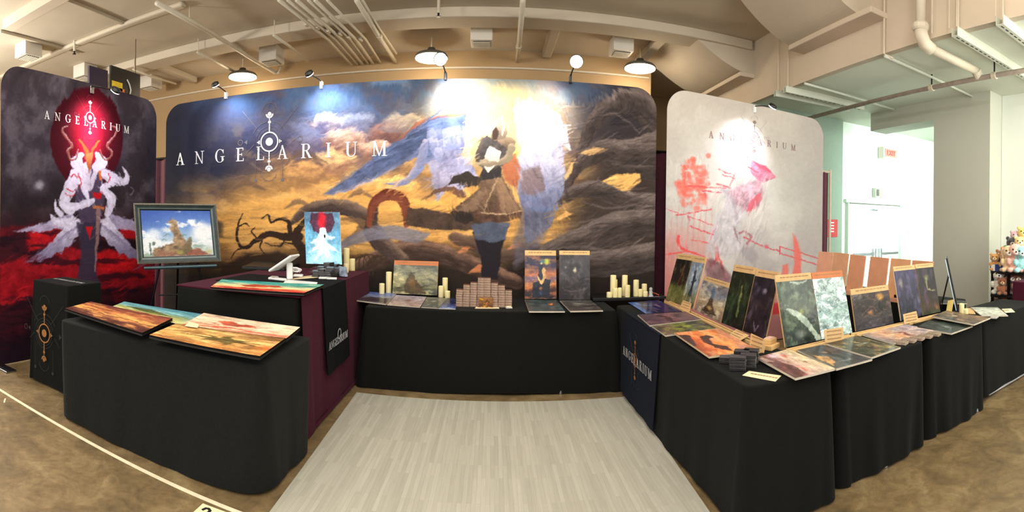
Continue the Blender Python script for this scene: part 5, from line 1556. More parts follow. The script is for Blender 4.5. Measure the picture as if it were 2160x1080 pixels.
def A(stops, n=None, f=(), gam=1.18, seed=1, tex=.14):
    """a painted picture from a few fields, in 0..100 coordinates, y down"""
    def fn(U, V):
        p = Paint(U * 100, V * 100)
        x, y = p.x, p.y
        wy = y + 22 * (fbm(x / 30, y / 30, seed) - .5)
        p.grad(stops, wy)
        for k, (col, a, sx, sy, t0, t1) in enumerate(n or ()):
            p.mix(a * sst(t0, t1, fbm(x / sx, y / sy, seed * 7 + k * 13, 5)), col)
        for q in f:
            if q[0] == 'b': p.blob(*q[1:5], q[5], q[6], .9)
            elif q[0] == 'p': p.poly(q[1], q[2], q[3], 1.2, tex=.35, tsc=8, seed=seed)
            elif q[0] == 's': p.stroke(q[1], q[2], q[3], q[4], .9)
        p.rough(1.6, 5, seed)
        p.c *= (.80 + .5 * fbm(x / 11, y / 8, seed + 5, 4)[..., None])
        p.c = 255 * (np.clip(p.c, 0, 255) / 255) ** gam
        p.c *= (1 + tex * (fbm(x / 2.2, y / 2.2, seed + 3, 3)[..., None] - .5) * 2)
        return p.out()
    return fn


def fig(x, y, h, col, a=.9):
    """a small cloaked upright silhouette"""
    return ('p', [(x - .04 * h, y - h), (x + .05 * h, y - h), (x + .07 * h, y - .85 * h), (x + .16 * h, y - .74 * h), (x + .14 * h, y - .4 * h), (x + .24 * h, y), (x - .22 * h, y), (x - .12 * h, y - .4 * h), (x - .17 * h, y - .72 * h), (x - .06 * h, y - .86 * h)], col, a)


ORD = ['', 'first', 'second', 'third', 'fourth', 'fifth', 'sixth', 'seventh', 'eighth', 'ninth', 'tenth', 'eleventh', 'twelfth']
ART = {
    'stormtower': A([(0, (116, 116, 100)), (50, (150, 146, 112)), (80, (120, 118, 84)), (100, (66, 66, 50))], [((196, 186, 140), .8, 22, 16, .5, .7), ((70, 74, 66), .6, 25, 18, .5, .3)], [('p', [(30, 96), (24, 70), (34, 40), (40, 22), (46, 34), (54, 56), (66, 74), (78, 96)], (82, 64, 34), .9), ('b', 44, 60, 12, 22, (150, 110, 50), .6), ('s', [(60, 80), (72, 68), (78, 72)], 4, (70, 60, 36), .8), ('b', 14, 80, 12, 6, (70, 62, 30), .8), ('b', 80, 88, 20, 5, (176, 176, 150), .6)], seed=3),
    'castle': A([(0, (38, 36, 58)), (22, (56, 50, 82)), (40, (190, 120, 78)), (52, (96, 88, 122)), (68, (206, 136, 76)), (80, (70, 46, 48)), (100, (34, 28, 40))], [((214, 140, 84), .5, 50, 8, .5, .65)], [('p', [(22, 96), (26, 62), (40, 60), (44, 40), (44, 24), (56, 20), (60, 36), (62, 56), (80, 54), (78, 96)], (34, 38, 54), .95), ('s', [(60, 34), (62, 50), (52, 62), (42, 50)], [10, 10, 8, 4], (214, 176, 116), .95), ('b', 70, 14, 14, 10, (190, 206, 60), .9), ('b', 56, 14, 12, 8, (50, 130, 140), .8), ('b', 52, 18, 4, 4, (230, 226, 150), .9), ('b', 50, 86, 8, 10, (70, 100, 130), .6), ('b', 50, 76, 8, 6, (206, 140, 80), .8)], seed=5),
    'greymask': A([(0, (74, 68, 72)), (50, (60, 52, 56)), (100, (38, 30, 32))], [((96, 92, 92), .7, 26, 20, .5, .68), ((30, 24, 28), .6, 20, 26, .5, .3)], [('b', 55, 28, 22, 16, (30, 26, 30), .9), ('b', 52, 34, 9, 11, (206, 200, 170), .95), ('b', 20, 28, 6, 4, (150, 148, 140), .8), ('p', [(36, 50), (60, 48), (64, 90), (34, 90)], (72, 62, 62), .7), ('s', [(10, 75), (40, 82), (90, 74)], 3, (110, 100, 98), .5)], seed=6),
    'gorge': A([(0, (34, 30, 30)), (50, (50, 42, 34)), (65, (104, 106, 62)), (100, (96, 92, 56))], [((134, 132, 80), .6, 14, 20, .5, .7)], [fig(60, 60, 44, (70, 40, 34)), ('s', [(66, 12), (58, 36), (50, 56)], 3, (140, 90, 60), .8), ('b', 60, 30, 8, 12, (110, 92, 60), .5)], seed=7),
    'blueknight': A([(0, (130, 142, 156)), (50, (142, 154, 162)), (75, (120, 122, 96)), (100, (96, 84, 62))], [((184, 190, 194), .6, 24, 20, .5, .7)], [fig(50, 76, 60, (48, 60, 78)), ('b', 48, 22, 14, 9, (50, 60, 76), .9), ('s', [(36, 46), (70, 40)], 5, (60, 68, 84), .8), ('p', [(0, 80), (30, 70), (60, 88), (60, 100), (0, 100)], (122, 118, 74), .9)], seed=8),
    'cloudship': A([(0, (136, 130, 130)), (30, (128, 134, 146)), (60, (176, 160, 132)), (100, (120, 106, 100))], [((206, 196, 174), .7, 22, 16, .5, .7)], [('p', [(46, 8), (54, 8), (58, 50), (44, 50)], (90, 114, 140), .7), ('p', [(40, 62), (46, 44), (54, 44), (58, 60), (66, 72), (74, 88), (28, 88), (34, 76)], (74, 56, 46), .9), ('b', 50, 74, 14, 9, (206, 176, 110), .85), ('s', [(26, 86), (50, 92), (78, 86)], 3, (60, 46, 40), .9)], seed=9),
    'forestlady': A([(0, (28, 36, 26)), (50, (36, 48, 34)), (100, (24, 34, 32))], [((70, 92, 56), .55, 12, 16, .52, .7), ((10, 14, 12), .6, 16, 20, .5, .3)], [('s', [(60, 24), (58, 44), (62, 78)], [4, 8, 10], (120, 136, 84), .7), ('b', 58, 26, 5, 5, (206, 206, 130), .9), ('b', 60, 40, 9, 8, (150, 160, 96), .8), ('b', 16, 10, 8, 5, (150, 150, 120), .4)], seed=10),
    'darkrider': A([(0, (46, 40, 50)), (40, (52, 44, 56)), (100, (30, 26, 32))], [((104, 92, 112), .5, 18, 16, .52, .7), ((20, 16, 22), .6, 16, 20, .5, .3)], [('p', [(36, 34), (60, 22), (78, 40), (74, 70), (90, 100), (30, 100), (40, 70)], (46, 34, 46), .8), ('b', 58, 24, 14, 8, (186, 176, 200), .7), ('s', [(40, 80), (50, 92), (60, 84)], 5, (140, 130, 150), .6), ('b', 20, 60, 12, 20, (120, 112, 130), .35)], seed=11),
    'greendragon': A([(0, (60, 76, 62)), (50, (78, 88, 72)), (100, (46, 56, 50))], [((120, 136, 110), .6, 14, 12, .52, .7), ((28, 40, 36), .7, 18, 16, .5, .3)], [('s', [(18, 44), (40, 52), (62, 66), (80, 84), (92, 98)], [4, 10, 14, 10, 14], (176, 190, 176), .9), ('b', 50, 22, 14, 9, (140, 150, 128), .7), ('b', 56, 50, 10, 7, (136, 140, 66), .8), ('b', 44, 84, 22, 12, (150, 156, 146), .7), ('s', [(36, 2), (60, 5), (84, 2)], 3, (200, 206, 200), .6)], seed=12),
    'silver': A([(0, (170, 190, 186)), (50, (128, 154, 150)), (100, (176, 196, 192))], [((226, 238, 236), .85, 26, 9, .52, .62), ((84, 112, 110), .7, 22, 8, .5, .36)], [('b', 40, 66, 22, 14, (170, 200, 196), .7)], seed=13, tex=.05),
    'embers': A([(0, (70, 62, 60)), (50, (60, 54, 54)), (100, (74, 70, 76))], [((116, 98, 84), .6, 18, 10, .52, .7), ((36, 32, 34), .5, 16, 12, .5, .3)], [('b', 72, 14, 14, 18, (196, 150, 80), .85), ('s', [(70, 30), (66, 42), (74, 56)], 6, (40, 34, 34), .9), ('b', 42, 56, 12, 10, (176, 128, 84), .8), ('s', [(20, 60), (46, 40), (60, 56)], 3, (120, 90, 70), .6)], seed=14),
    'indigo': A([(0, (66, 60, 92)), (45, (56, 52, 76)), (100, (22, 26, 40))], [((98, 90, 122), .5, 18, 20, .52, .7)], [('b', 22, 26, 14, 18, (170, 160, 150), .7), ('b', 50, 34, 12, 8, (110, 104, 130), .6), ('b', 92, 66, 10, 20, (160, 164, 180), .5)], seed=15),
    'treefolk': A([(0, (28, 28, 34)), (50, (46, 38, 44)), (80, (70, 56, 38)), (100, (60, 64, 44))], [((96, 70, 100), .5, 14, 24, .55, .7)], [('b', 50, 22, 17, 10, (136, 140, 96), .9), ('s', [(48, 28), (46, 44), (66, 50), (92, 52)], [8, 5, 3, 2], (150, 146, 110), .8), ('b', 30, 60, 12, 26, (92, 66, 104), .6), ('b', 84, 88, 14, 8, (150, 84, 50), .6)], seed=16),
    'lightning': A([(0, (54, 50, 92)), (40, (46, 44, 96)), (70, (34, 34, 70)), (100, (60, 110, 180))], [((150, 130, 150), .5, 26, 12, .54, .7)], [('b', 44, 34, 22, 10, (206, 180, 180), .7), ('b', 14, 80, 22, 12, (60, 130, 206), .9), ('b', 60, 76, 26, 14, (40, 40, 90), .8), ('s', [(4, 92), (30, 74), (40, 50)], 3, (130, 170, 230), .7)], seed=17),
    'mauve': A([(0, (104, 88, 96)), (50, (122, 96, 104)), (100, (86, 70, 82))], [((150, 112, 116), .6, 20, 12, .5, .68)], [('s', [(20, 70), (50, 52), (80, 60), (96, 44)], [4, 14, 10, 3], (52, 42, 50), .85), ('b', 82, 44, 8, 4, (190, 60, 50), .8), ('b', 30, 30, 14, 9, (60, 52, 58), .7)], seed=18),
    'meadow': A([(0, (70, 66, 80)), (45, (96, 104, 60)), (100, (110, 96, 90))], [((150, 156, 70), .7, 14, 9, .5, .66), ((44, 44, 44), .6, 16, 12, .5, .32)], [('b', 44, 44, 26, 10, (176, 184, 84), .7), ('b', 20, 80, 20, 14, (130, 104, 104), .6)], seed=19),
    'orange': A([(0, (206, 150, 120)), (40, (226, 152, 92)), (70, (216, 118, 58)), (100, (150, 76, 44))], [((236, 186, 140), .6, 24, 12, .5, .68)], [('p', [(24, 48), (34, 38), (40, 52), (60, 60), (74, 44), (92, 46), (86, 58), (74, 66), (50, 72), (30, 66)], (74, 48, 44), .95), ('p', [(10, 100), (18, 78), (44, 86), (60, 94), (62, 100)], (66, 44, 46), .9), ('b', 86, 18, 20, 16, (206, 160, 150), .8), ('b', 12, 20, 14, 10, (230, 120, 50), .8)], seed=20),
    'redcream': A([(0, (214, 196, 160)), (50, (206, 180, 166)), (70, (150, 104, 98)), (100, (110, 86, 84))], [((226, 206, 196), .5, 22, 14, .5, .68)], [('b', 20, 40, 12, 10, (206, 110, 96), .8), ('p', [(30, 76), (60, 60), (90, 66), (100, 86), (60, 100), (30, 96)], (104, 66, 66), .85), ('b', 76, 54, 18, 6, (214, 110, 90), .8), ('b', 12, 64, 14, 22, (226, 206, 220), .8), ('b', 58, 24, 6, 5, (130, 90, 60), .8)], seed=21),
    'goldraven': A([(0, (60, 60, 70)), (50, (70, 68, 70)), (100, (96, 92, 86))], [((110, 108, 108), .5, 16, 12, .52, .68)], [('s', [(20, 30), (44, 46), (70, 40), (92, 60)], [4, 14, 12, 4], (34, 34, 40), .9), ('p', [(34, 92), (54, 66), (76, 74), (88, 92), (60, 96)], (206, 160, 100), .85), ('b', 80, 46, 5, 30, (190, 200, 196), .5), ('b', 34, 50, 8, 8, (190, 160, 130), .7)], seed=22),
    'greenolive': A([(0, (110, 106, 84)), (50, (96, 94, 80)), (100, (74, 78, 68))], [((186, 160, 100), .6, 16, 10, .52, .66), ((54, 52, 48), .6, 18, 10, .5, .34)], [('b', 30, 44, 10, 8, (206, 190, 140), .8), ('b', 42, 40, 6, 28, (190, 204, 186), .6), ('b', 70, 48, 16, 14, (66, 58, 52), .7)], seed=23),
    'sunsetpale': A([(0, (150, 144, 160)), (45, (186, 164, 158)), (70, (206, 164, 132)), (100, (150, 140, 146))], [((214, 196, 176), .6, 24, 10, .5, .66)], [('s', [(40, 60), (58, 46), (80, 52), (90, 44)], [3, 9, 6, 3], (120, 70, 60), .85), ('b', 66, 60, 20, 8, (216, 150, 104), .8), ('b', 20, 40, 20, 12, (150, 150, 164), .7)], seed=24),
    'darkteal': A([(0, (56, 70, 64)), (50, (62, 70, 68)), (100, (70, 76, 74))], [((110, 118, 112), .6, 18, 9, .52, .68)], [('b', 58, 50, 24, 12, (150, 156, 152), .7), ('s', [(20, 40), (44, 50), (76, 70)], [3, 7, 3], (30, 36, 36), .9), ('b', 20, 42, 12, 6, (150, 160, 140), .6)], seed=25),
    'bronze': A([(0, (120, 98, 76)), (50, (110, 94, 80)), (100, (76, 72, 76))], [((190, 160, 120), .6, 18, 10, .52, .68)], [('b', 36, 44, 10, 24, (206, 190, 150), .8), ('s', [(30, 30), (52, 44), (70, 36)], 5, (60, 46, 40), .8), ('b', 66, 60, 26, 12, (96, 80, 74), .7)], seed=26),
    'palegrey': A([(0, (150, 152, 144)), (50, (196, 200, 190)), (100, (176, 178, 168))], [((214, 218, 208), .5, 20, 14, .5, .68)], [('b', 26, 44, 14, 9, (176, 160, 140), .7), ('b', 70, 50, 30, 40, (206, 212, 200), .8)], seed=27, tex=.06),
    'blueruin': A([(0, (96, 116, 176)), (40, (130, 140, 170)), (60, (96, 86, 92)), (100, (70, 60, 66))], [((170, 176, 196), .5, 22, 12, .52, .68)], [('p', [(10, 80), (40, 52), (60, 60), (90, 50), (100, 84), (60, 96)], (66, 54, 62), .8)], seed=28),
    'mauveruin': A([(0, (176, 168, 182)), (50, (166, 150, 150)), (100, (176, 156, 140))], [((206, 196, 202), .5, 22, 14, .5, .68)], [('b', 54, 50, 16, 26, (130, 104, 96), .7), ('b', 20, 36, 12, 8, (136, 120, 130), .6)], seed=29),
    'greyhaze': A([(0, (120, 118, 108)), (50, (104, 106, 100)), (100, (84, 90, 92))], [((150, 148, 130), .5, 18, 10, .52, .68)], [('b', 50, 40, 20, 9, (200, 196, 180), .6)], seed=30),
    'nightblue': A([(0, (40, 50, 80)), (50, (30, 40, 84)), (100, (120, 140, 190))], [((90, 110, 160), .6, 18, 8, .52, .68)], [('b', 60, 96, 40, 8, (190, 200, 226), .7)], seed=31),
    'darkcrow': A([(0, (90, 92, 88)), (40, (76, 72, 72)), (100, (80, 74, 70))], [((140, 136, 130), .5, 20, 9, .52, .68)], [('b', 46, 36, 24, 12, (166, 166, 150), .7), ('s', [(40, 70), (70, 60), (90, 50)], 5, (40, 34, 36), .8)], seed=32),
    'tealember': A([(0, (60, 76, 74)), (50, (66, 80, 82)), (100, (70, 84, 88))], [((110, 126, 124), .5, 24, 9, .52, .68)], [('b', 72, 40, 12, 14, (224, 120, 60), .95), ('b', 74, 40, 6, 6, (246, 180, 90), .9), ('b', 34, 34, 18, 10, (46, 56, 60), .7)], seed=33),
    # playmats
    'goldhorizon': A([(0, (120, 70, 66)), (40, (176, 112, 76)), (62, (224, 164, 100)), (78, (110, 70, 58)), (100, (92, 56, 50))], [((236, 180, 106), .6, 22, 9, .5, .66), ((96, 56, 56), .5, 18, 9, .5, .34)], [('s', [(6, 74), (24, 62), (44, 66), (70, 60), (96, 66)], [3, 4, 3, 2], (74, 44, 40), .8), ('b', 60, 46, 30, 10, (244, 190, 120), .6)], seed=41),
    'tealisle': A([(0, (96, 150, 166)), (45, (130, 176, 176)), (60, (150, 160, 110)), (100, (206, 196, 130))], [((176, 206, 200), .5, 26, 10, .5, .66)], [('p', [(10, 60), (24, 44), (44, 36), (58, 48), (70, 62), (40, 72)], (92, 96, 56), .85)], seed=42),
    'goldstar': A([(0, (150, 116, 72)), (50, (214, 172, 110)), (100, (196, 140, 84))], [((236, 200, 140), .6, 24, 9, .5, .66), ((120, 84, 50), .5, 24, 9, .5, .34)], [('p', [(30, 56), (46, 50), (40, 36), (52, 44), (60, 26), (64, 44), (84, 38), (72, 52), (92, 62), (70, 60), (66, 78), (56, 62), (40, 72), (46, 58)], (92, 84, 50), .85), ('s', [(20, 54), (56, 52), (90, 50)], 3, (80, 60, 44), .7), ('b', 96, 60, 12, 20, (196, 96, 50), .6)], seed=43),
    'pinkshore': A([(0, (232, 206, 180)), (60, (230, 198, 170)), (100, (214, 150, 120))], [((240, 218, 196), .5, 26, 12, .5, .66)], [('p', [(26, 40), (38, 30), (46, 42), (60, 40), (66, 52), (52, 62), (36, 66), (30, 54)], (176, 84, 64), .85), ('s', [(4, 96), (30, 84), (50, 76), (66, 84), (96, 88)], [4, 6, 3, 5], (206, 84, 60), .85), ('s', [(50, 46), (66, 36)], [6, 2], (176, 90, 70), .8), ('s', [(10, 76), (30, 70), (24, 60)], 3, (186, 100, 80), .7)], seed=44),
    'redshore': A([(0, (60, 150, 146)), (35, (90, 160, 150)), (60, (226, 206, 160)), (80, (226, 140, 100)), (100, (170, 60, 56))], [((236, 206, 150), .6, 26, 9, .5, .66)], [('p', [(26, 56), (40, 36), (52, 44), (64, 40), (70, 56), (52, 66), (36, 70)], (170, 66, 46), .85), ('s', [(4, 90), (30, 84), (60, 88), (90, 80)], [6, 10, 8, 3], (170, 56, 56), .8), ('b', 86, 34, 18, 20, (70, 140, 134), .7)], seed=45),
    'screenart': A([(0, (96, 124, 146)), (45, (110, 166, 196)), (100, (170, 226, 250))], [((160, 190, 206), .4, 24, 24, .5, .7)], [('p', [(20, 2), (80, 2), (86, 20), (76, 36), (50, 44), (24, 36), (14, 20)], (86, 48, 66), .9), ('b', 50, 16, 18, 30, (236, 40, 60), .95), ('p', [(44, 30), (56, 30), (64, 44), (86, 48), (60, 56), (40, 66), (14, 60), (38, 48)], (214, 240, 246), .95), ('p', [(46, 56), (60, 56), (94, 78), (64, 70), (80, 96), (50, 80), (20, 96), (40, 72), (4, 80)], (226, 248, 252), .85), ('b', 50, 90, 50, 16, (200, 240, 255), .7)], seed=46),
}


def text_lines(parent, o, e, u, n, w, h, rows=1, mat='ink', seed=0):
    """a few short dashes standing for small print"""
    rnd = random.Random(seed); mb = MB()
    for r in range(rows):
        x = .12 * w; y = h * (1 - (r + .75) / (rows + .5))
        while x < w * .86:
            l = rnd.uniform(.04, .10) * w
            mb.obox(Vector(o) + e * x + u * y + n * .0005, e * l, u * (h * .16 / rows ** .5), n * .0006)
            x += l + .02 * w
    mb.build('text_lines', mat, parent)


def standing(bl, br, tr, tl, head, art, label, group, mat='sleeve', z=.757, tilt=12, headmat='kraft', nx=56, ny=80, name='art_print', edge=(176, 140, 96), split=None):
    """a sleeved print on a backing board that leans back; px corners are read off at its foot line and on its own plane"""
    b0, b1 = PZ(*bl, z), PZ(*br, z)
    e = (b1 - b0).normalized(); n = Vector((e.y, -e.x, 0))
    if n.dot(b0) > 0: n = -n
    a = math.radians(tilt); nn = (n * math.cos(a) + Vector((0, 0, 1)) * math.sin(a)).normalized()
    t0, t1 = PP(*tl, b0, nn), PP(*tr, b0, nn)
    u = nn.cross(e).normalized()
    if u.z < 0: u = -u
    w = (b1 - b0).length
    hgt = ((t0 - b0).dot(u) + (t1 - b1).dot(u)) / 2
    h0 = PP(*head, b0, nn); hh = max(.02, (h0 - b0).dot(u) - hgt)
    hh = min(hh, .07)
    root = thing(name, label, 'print', (b0 + b1) / 2, group)
    MB().obox(b0 - nn * .012, e * w, u * (hgt + hh), nn * .008).build('backing_board', headmat, root, bevel=.002)
    panel(b0 + nn * .001, b0 + e * w + nn * .001, b0 + e * w + u * hgt + nn * .001, b0 + u * hgt + nn * .001, .004, ART[art], nx, ny, nn, edge=edge).build('picture', mat, root)
    MB().obox(b0 + u * hgt - nn * .003, e * w, u * hh, nn * .004).build('header_card', headmat, root, bevel=.001)
    text_lines(root, b0 + u * hgt + nn * .0012, e, u, nn, w, hh, 1, seed=len(WORG))
    return root


def lying(q, art, label, group=None, z=.745, thick=.006, n=1, mat='sleeve', edge=(200, 190, 172), name='art_print', nx=60, ny=48, cat='print', under='', ucat=None, jit=.004, seed=0, coat=True):
    """a print lying flat; n > 1 puts more of the same under it, each a board of its own. q: px corners far-left, far-right, near-right, near-left"""
    rnd = random.Random(seed + len(WORG))
    zt = z + thick * n
    P = [PZ(*p, zt) for p in q]
    fl, fr, nr, nl = P
    o = panel(nl, nr, fr, fl, thick * .92, ART[art], nx, ny, (0, 0, 1), edge=edge).build(name, mat)
    tag(o, label, cat, group)
    first = None
    for k in range(1, n):
        lab_k = under + ('' if n == 2 else ', %s below it' % ORD[k])
        if first is None:
            base = MB().prism([Vector((p.x, p.y, zt - thick * (k + 1))) for p in (nl, nr, fr, fl)], (0, 0, thick * .92))
            first = base.build(name, EDGE(edge))
            tag(first, lab_k, cat, 'under ' + (group or label))
            o2 = first
        else:
            o2 = first.copy(); COL.objects.link(o2)
            o2.location = (first.location.x + rnd.uniform(-jit, jit), first.location.y + rnd.uniform(-jit, jit), first.location.z - thick * (k - 1))
            o2['label'] = lab_k
        return o


_ec = {}


def EDGE(c):
    if c not in _ec: _ec[c] = M('card_edge_%d' % len(_ec), c, .6)
    return _ec[c]


# ---- playmats on the low front table
bk = (22, 20, 19)
lying([(192, 636), (364, 671), (300, 702), (137, 650)], 'goldhorizon', 'top playmat of the left stack, a brown and gold horizon', 'playmats on the low front table', thick=.011, n=7, mat='mat', edge=bk, name='playmat', nx=90, ny=60, cat='playmat', under='black-edged playmat lying under the brown and gold one', jit=.012)
lying([(262, 636), (432, 663), (400, 690), (238, 646)], 'tealisle', 'teal playmat with a green island, showing behind the left stack', 'playmats on the low front table', thick=.011, n=5, mat='mat', edge=bk, name='playmat', cat='playmat', under='black-edged playmat lying under the teal island one', jit=.006)
lying([(372, 682), (601, 714), (548, 751), (315, 706)], 'goldstar', 'golden playmat with a spiky plant shape, front of the right stack', 'playmats on the low front table', thick=.0115, n=6, mat='mat', edge=bk, name='playmat', nx=90, ny=60, cat='playmat', under='black-edged playmat lying under the golden spiky one', jit=.012)
lying([(430, 660), (633, 690), (604, 713.5), (385, 684)], 'pinkshore', 'pale pink playmat with red shapes, back of the right stack', 'playmats on the low front table', thick=.0118, n=6, mat='mat', edge=bk, name='playmat', nx=90, ny=60, cat='playmat', under='black-edged playmat lying under the pale pink one', jit=.01)
p = [PZ(x, y, .824) for x, y in ((399, 679), (420, 684), (417, 691), (390, 687))]
tag(MB().prism([Vector((a.x, a.y, .8215)) for a in p], (0, 0, .003)).build('price_card', 'cream'), 'small cream price card lying between the teal and the golden playmats', 'card')
# ---- playmats on the counter
lying([(468, 589), (684, 600), (641, 618), (444, 605)], 'redshore', 'teal, cream and red playmat on the near edge of the tall counter', 'playmats on the counter', z=1.007, thick=.010, n=3, mat='mat', edge=bk, name='playmat', nx=90, ny=50, cat='playmat', under='black-edged playmat lying under the teal and red one on the counter', jit=.01)

# ---- standing prints on the back table
standing((827.6, 619), (922, 623), (925, 561), (831.5, 558), (834, 549), 'stormtower', 'print of a dark crag in stormy clouds with a terracotta header, on the back table', 'standing prints on the back table', z=.765, headmat='terracotta', nx=90, ny=66)
standing((1107, 631), (1174, 631), (1174, 539), (1108.7, 539), (1110, 528), 'castle', 'standing print of a dark castle at sunset with a teal and yellow flame', 'standing prints on the back table', headmat='wood', nx=70, ny=96)
standing((1179.5, 632), (1245, 632), (1244, 538), (1179.5, 537.6), (1180, 528.5), 'greymask', 'print of a pale shape in grey gloom, standing right of the castle print', 'standing prints on the back table', headmat='wood', nx=70, ny=96)
# ---- flat prints on the back table
gb = 'flat prints on the back table'
lying([(772, 615), (836, 619), (814, 641), (744.6, 632)], 'blueruin', 'blue and brown landscape print at the left end of the back table', gb, n=3, thick=.006, under='sleeved print lying under the blue and brown one', nx=56)
lying([(836, 622), (900, 626), (886, 648), (816, 642.6)], 'mauveruin', 'pale mauve print lying in front of the stormy crag print', gb, thick=.006)
lying([(901, 626.5), (944, 628.5), (924, 650), (888, 648)], 'greyhaze', 'grey hazy print lying in front of the three candles', gb, thick=.006)
lying([(945, 628.5), (964, 630), (961, 651.7), (925, 650.5)], 'nightblue', 'narrow dark blue print lying left of the card box pyramid', gb, thick=.006)
lying([(1107, 632), (1174.5, 633), (1191.5, 656.5), (1116, 656.5)], 'tealember', 'teal print with an orange ember, lying before the castle print', gb, n=3, thick=.006, under='sleeved print lying under the teal and ember one')
lying([(1181, 633.5), (1246.5, 633), (1272, 654.5), (1203, 656)], 'darkcrow', 'grey print with a pale cloud, lying before the grey gloom print', gb, n=3, thick=.006, under='sleeved print lying under the grey cloud one')

# ---- prints along the right tables
gs = 'standing prints along the right tables'
standing((1404.3, 633), (1436, 643), (1452, 550), (1422.9, 544), (1427, 534), 'gorge', 'narrow print, dark above and olive below, first from the back on the right tables', gs, tilt=16)
standing((1436, 643), (1461, 652), (1483, 556), (1452, 550), (1455, 538), 'blueknight', 'narrow pale blue print with a dark figure beside the olive one', gs, tilt=16)
standing((1466, 653.6), (1520, 681), (1534, 605.5), (1479, 590), (1481, 580), 'cloudship', 'squarish print of a tower shape in grey clouds, lower than its neighbours', gs, tilt=16)
standing((1521.5, 681), (1566, 698), (1582, 579), (1542, 569), (1547, 557), 'forestlady', 'dark green forest print with a pale yellow figure', gs, tilt=14)
standing((1567, 698), (1614, 716), (1637, 590), (1583, 580), (1590, 566), 'darkrider', 'tall purple-black print on a thick brown board, last before the gap', gs, tilt=14)
standing((1657, 733), (1732.7, 716), (1726, 588.6), (1656.4, 592), (1657, 579), 'greendragon', 'large grey-green print with a white curved creature', gs, tilt=14, nx=80, ny=110)
standing((1733, 716), (1797.7, 701.7), (1785.6, 582), (1726.5, 588.6), (1727, 574), 'silver', 'silvery print in a wrinkled sleeve that glares with daylight', gs, mat='foil', tilt=14, nx=80, ny=110, headmat='terracotta')
standing((1806, 699.3), (1885, 681.7), (1882.4, 611.5), (1804.4, 620.6), (1806, 608.6), 'embers', 'wide brown-grey print with an orange glow, lower than its neighbours', gs, tilt=12, nx=80, ny=70)
standing((1901, 677), (1946, 666), (1935.6, 567), (1890, 572), (1891, 562), 'indigo', 'indigo print with a cream patch in a white-edged sleeve', gs, tilt=12, edge=(225, 225, 225))
standing((1946.5, 666), (1983.6, 657.5), (1973, 561.7), (1936, 567), (1937, 557), 'treefolk', 'dark print of a greenish-gold bushy-headed figure beside the indigo one', gs, tilt=12)

gf = 'flat prints on the right tables'
lying([(1388, 633), (1441, 656.5), (1362, 661.5), (1325, 638)], 'lightning', 'deep blue print with a bright cloud at the back end of the right table', gf, thick=.005, edge=(30, 30, 36))
lying([(1446, 657), (1482, 673), (1371, 686), (1345, 663.5)], 'mauve', 'mauve-brown print lying second from the back on the right table', gf, n=3, under='sleeved print lying under the mauve-brown one')
lying([(1479, 675), (1512, 692), (1404, 707), (1374, 687)], 'meadow', 'yellow-green and mauve print lying third from the back', gf, n=2, under='sleeved print lying under the yellow-green one')
lying([(1515.5, 693), (1598, 737), (1496, 752), (1422, 701.7)], 'orange', 'bright orange print with a dark winged shape on a thick stack', gf, n=5, under='print lying under the bright orange one', mat='paper', nx=80, ny=70, edge=(206, 186, 150))
lying([(1663.7, 736), (1761, 777), (1678, 797.7), (1596, 753)], 'redcream', 'cream and red print lying on the corner beside the white price strip', gf, n=4, under='sleeved print lying under the cream and red one', nx=80, ny=70)
lying([(1736, 727), (1840, 757), (1764, 777.5), (1682, 738)], 'goldraven', 'dark print with a golden wedge lying right of the cream and red one', gf, n=3, under='sleeved print lying under the dark golden one', nx=70)
lying([(1808.5, 707.7), (1900, 731.8), (1838, 753.5), (1743.5, 724.6)], 'greenolive', 'olive-grey print with a pale streak before the wide brown-grey print', gf, n=4, under='sleeved print lying under the olive-grey one', nx=70)
lying([(1910, 684), (1974, 696), (1885, 724), (1816, 704)], 'sunsetpale', 'pale sunset print lying beside the row of small card boxes', gf, n=2, under='print lying under the pale sunset one', mat='paper')
lying([(1960, 675), (2052, 687), (2007, 703), (1934, 690)], 'darkteal', 'dark grey-green print lying left of the thick bronze stack', gf, n=2, under='sleeved print lying under the dark grey-green one')
lying([(1996, 655), (2089, 670), (2054.5, 684), (1965.6, 667)], 'bronze', 'bronze-toned print on a thick stack before the candles at the right end', gf, n=7, under='sleeved print lying under the bronze-toned one')
lying([(2047, 648), (2104.5, 648), (2126.7, 665.8), (2071, 666)], 'palegrey', 'pale grey print lying at the right end of the tables', gf, n=2, thick=.004, under='print lying under the pale grey one')
lying([(1990, 632), (2035, 634), (2040, 640), (1985, 640)], 'darkteal', 'grey print lying behind the edge-on display frame', gf, n=2, z=.785, thick=.004, under='print lying under the grey one behind the frame')

# ---- wooden ledges the standing prints rest against


def ledge(pts, label, z=.742, h=.024, w=.018):
    P = [PZ(x, y, z + h) for x, y in pts]
    root = thing('display_ledge', label, 'ledge', (P[0].x, P[0].y, z), 'pine ledges under the standing prints')
    mb = MB()
    for a, b in zip(P[:-1], P[1:]):
        e = (b - a); n = Vector((e.y, -e.x, 0)).normalized() * w
        if n.dot(a) > 0: n = -n
        mb = MB(); mb.obox(Vector((a.x, a.y, z)), e.to_2d().to_3d(), n, (0, 0, h)); mb.build('front_strip', 'wood', root, bevel=.002)
        mb = MB(); mb.obox(Vector((a.x, a.y, z)) - n * 2.6, e.to_2d().to_3d(), n * .8, (0, 0, h * .8)); mb.build('rear_strip', 'wood', root, bevel=.002)
    return root


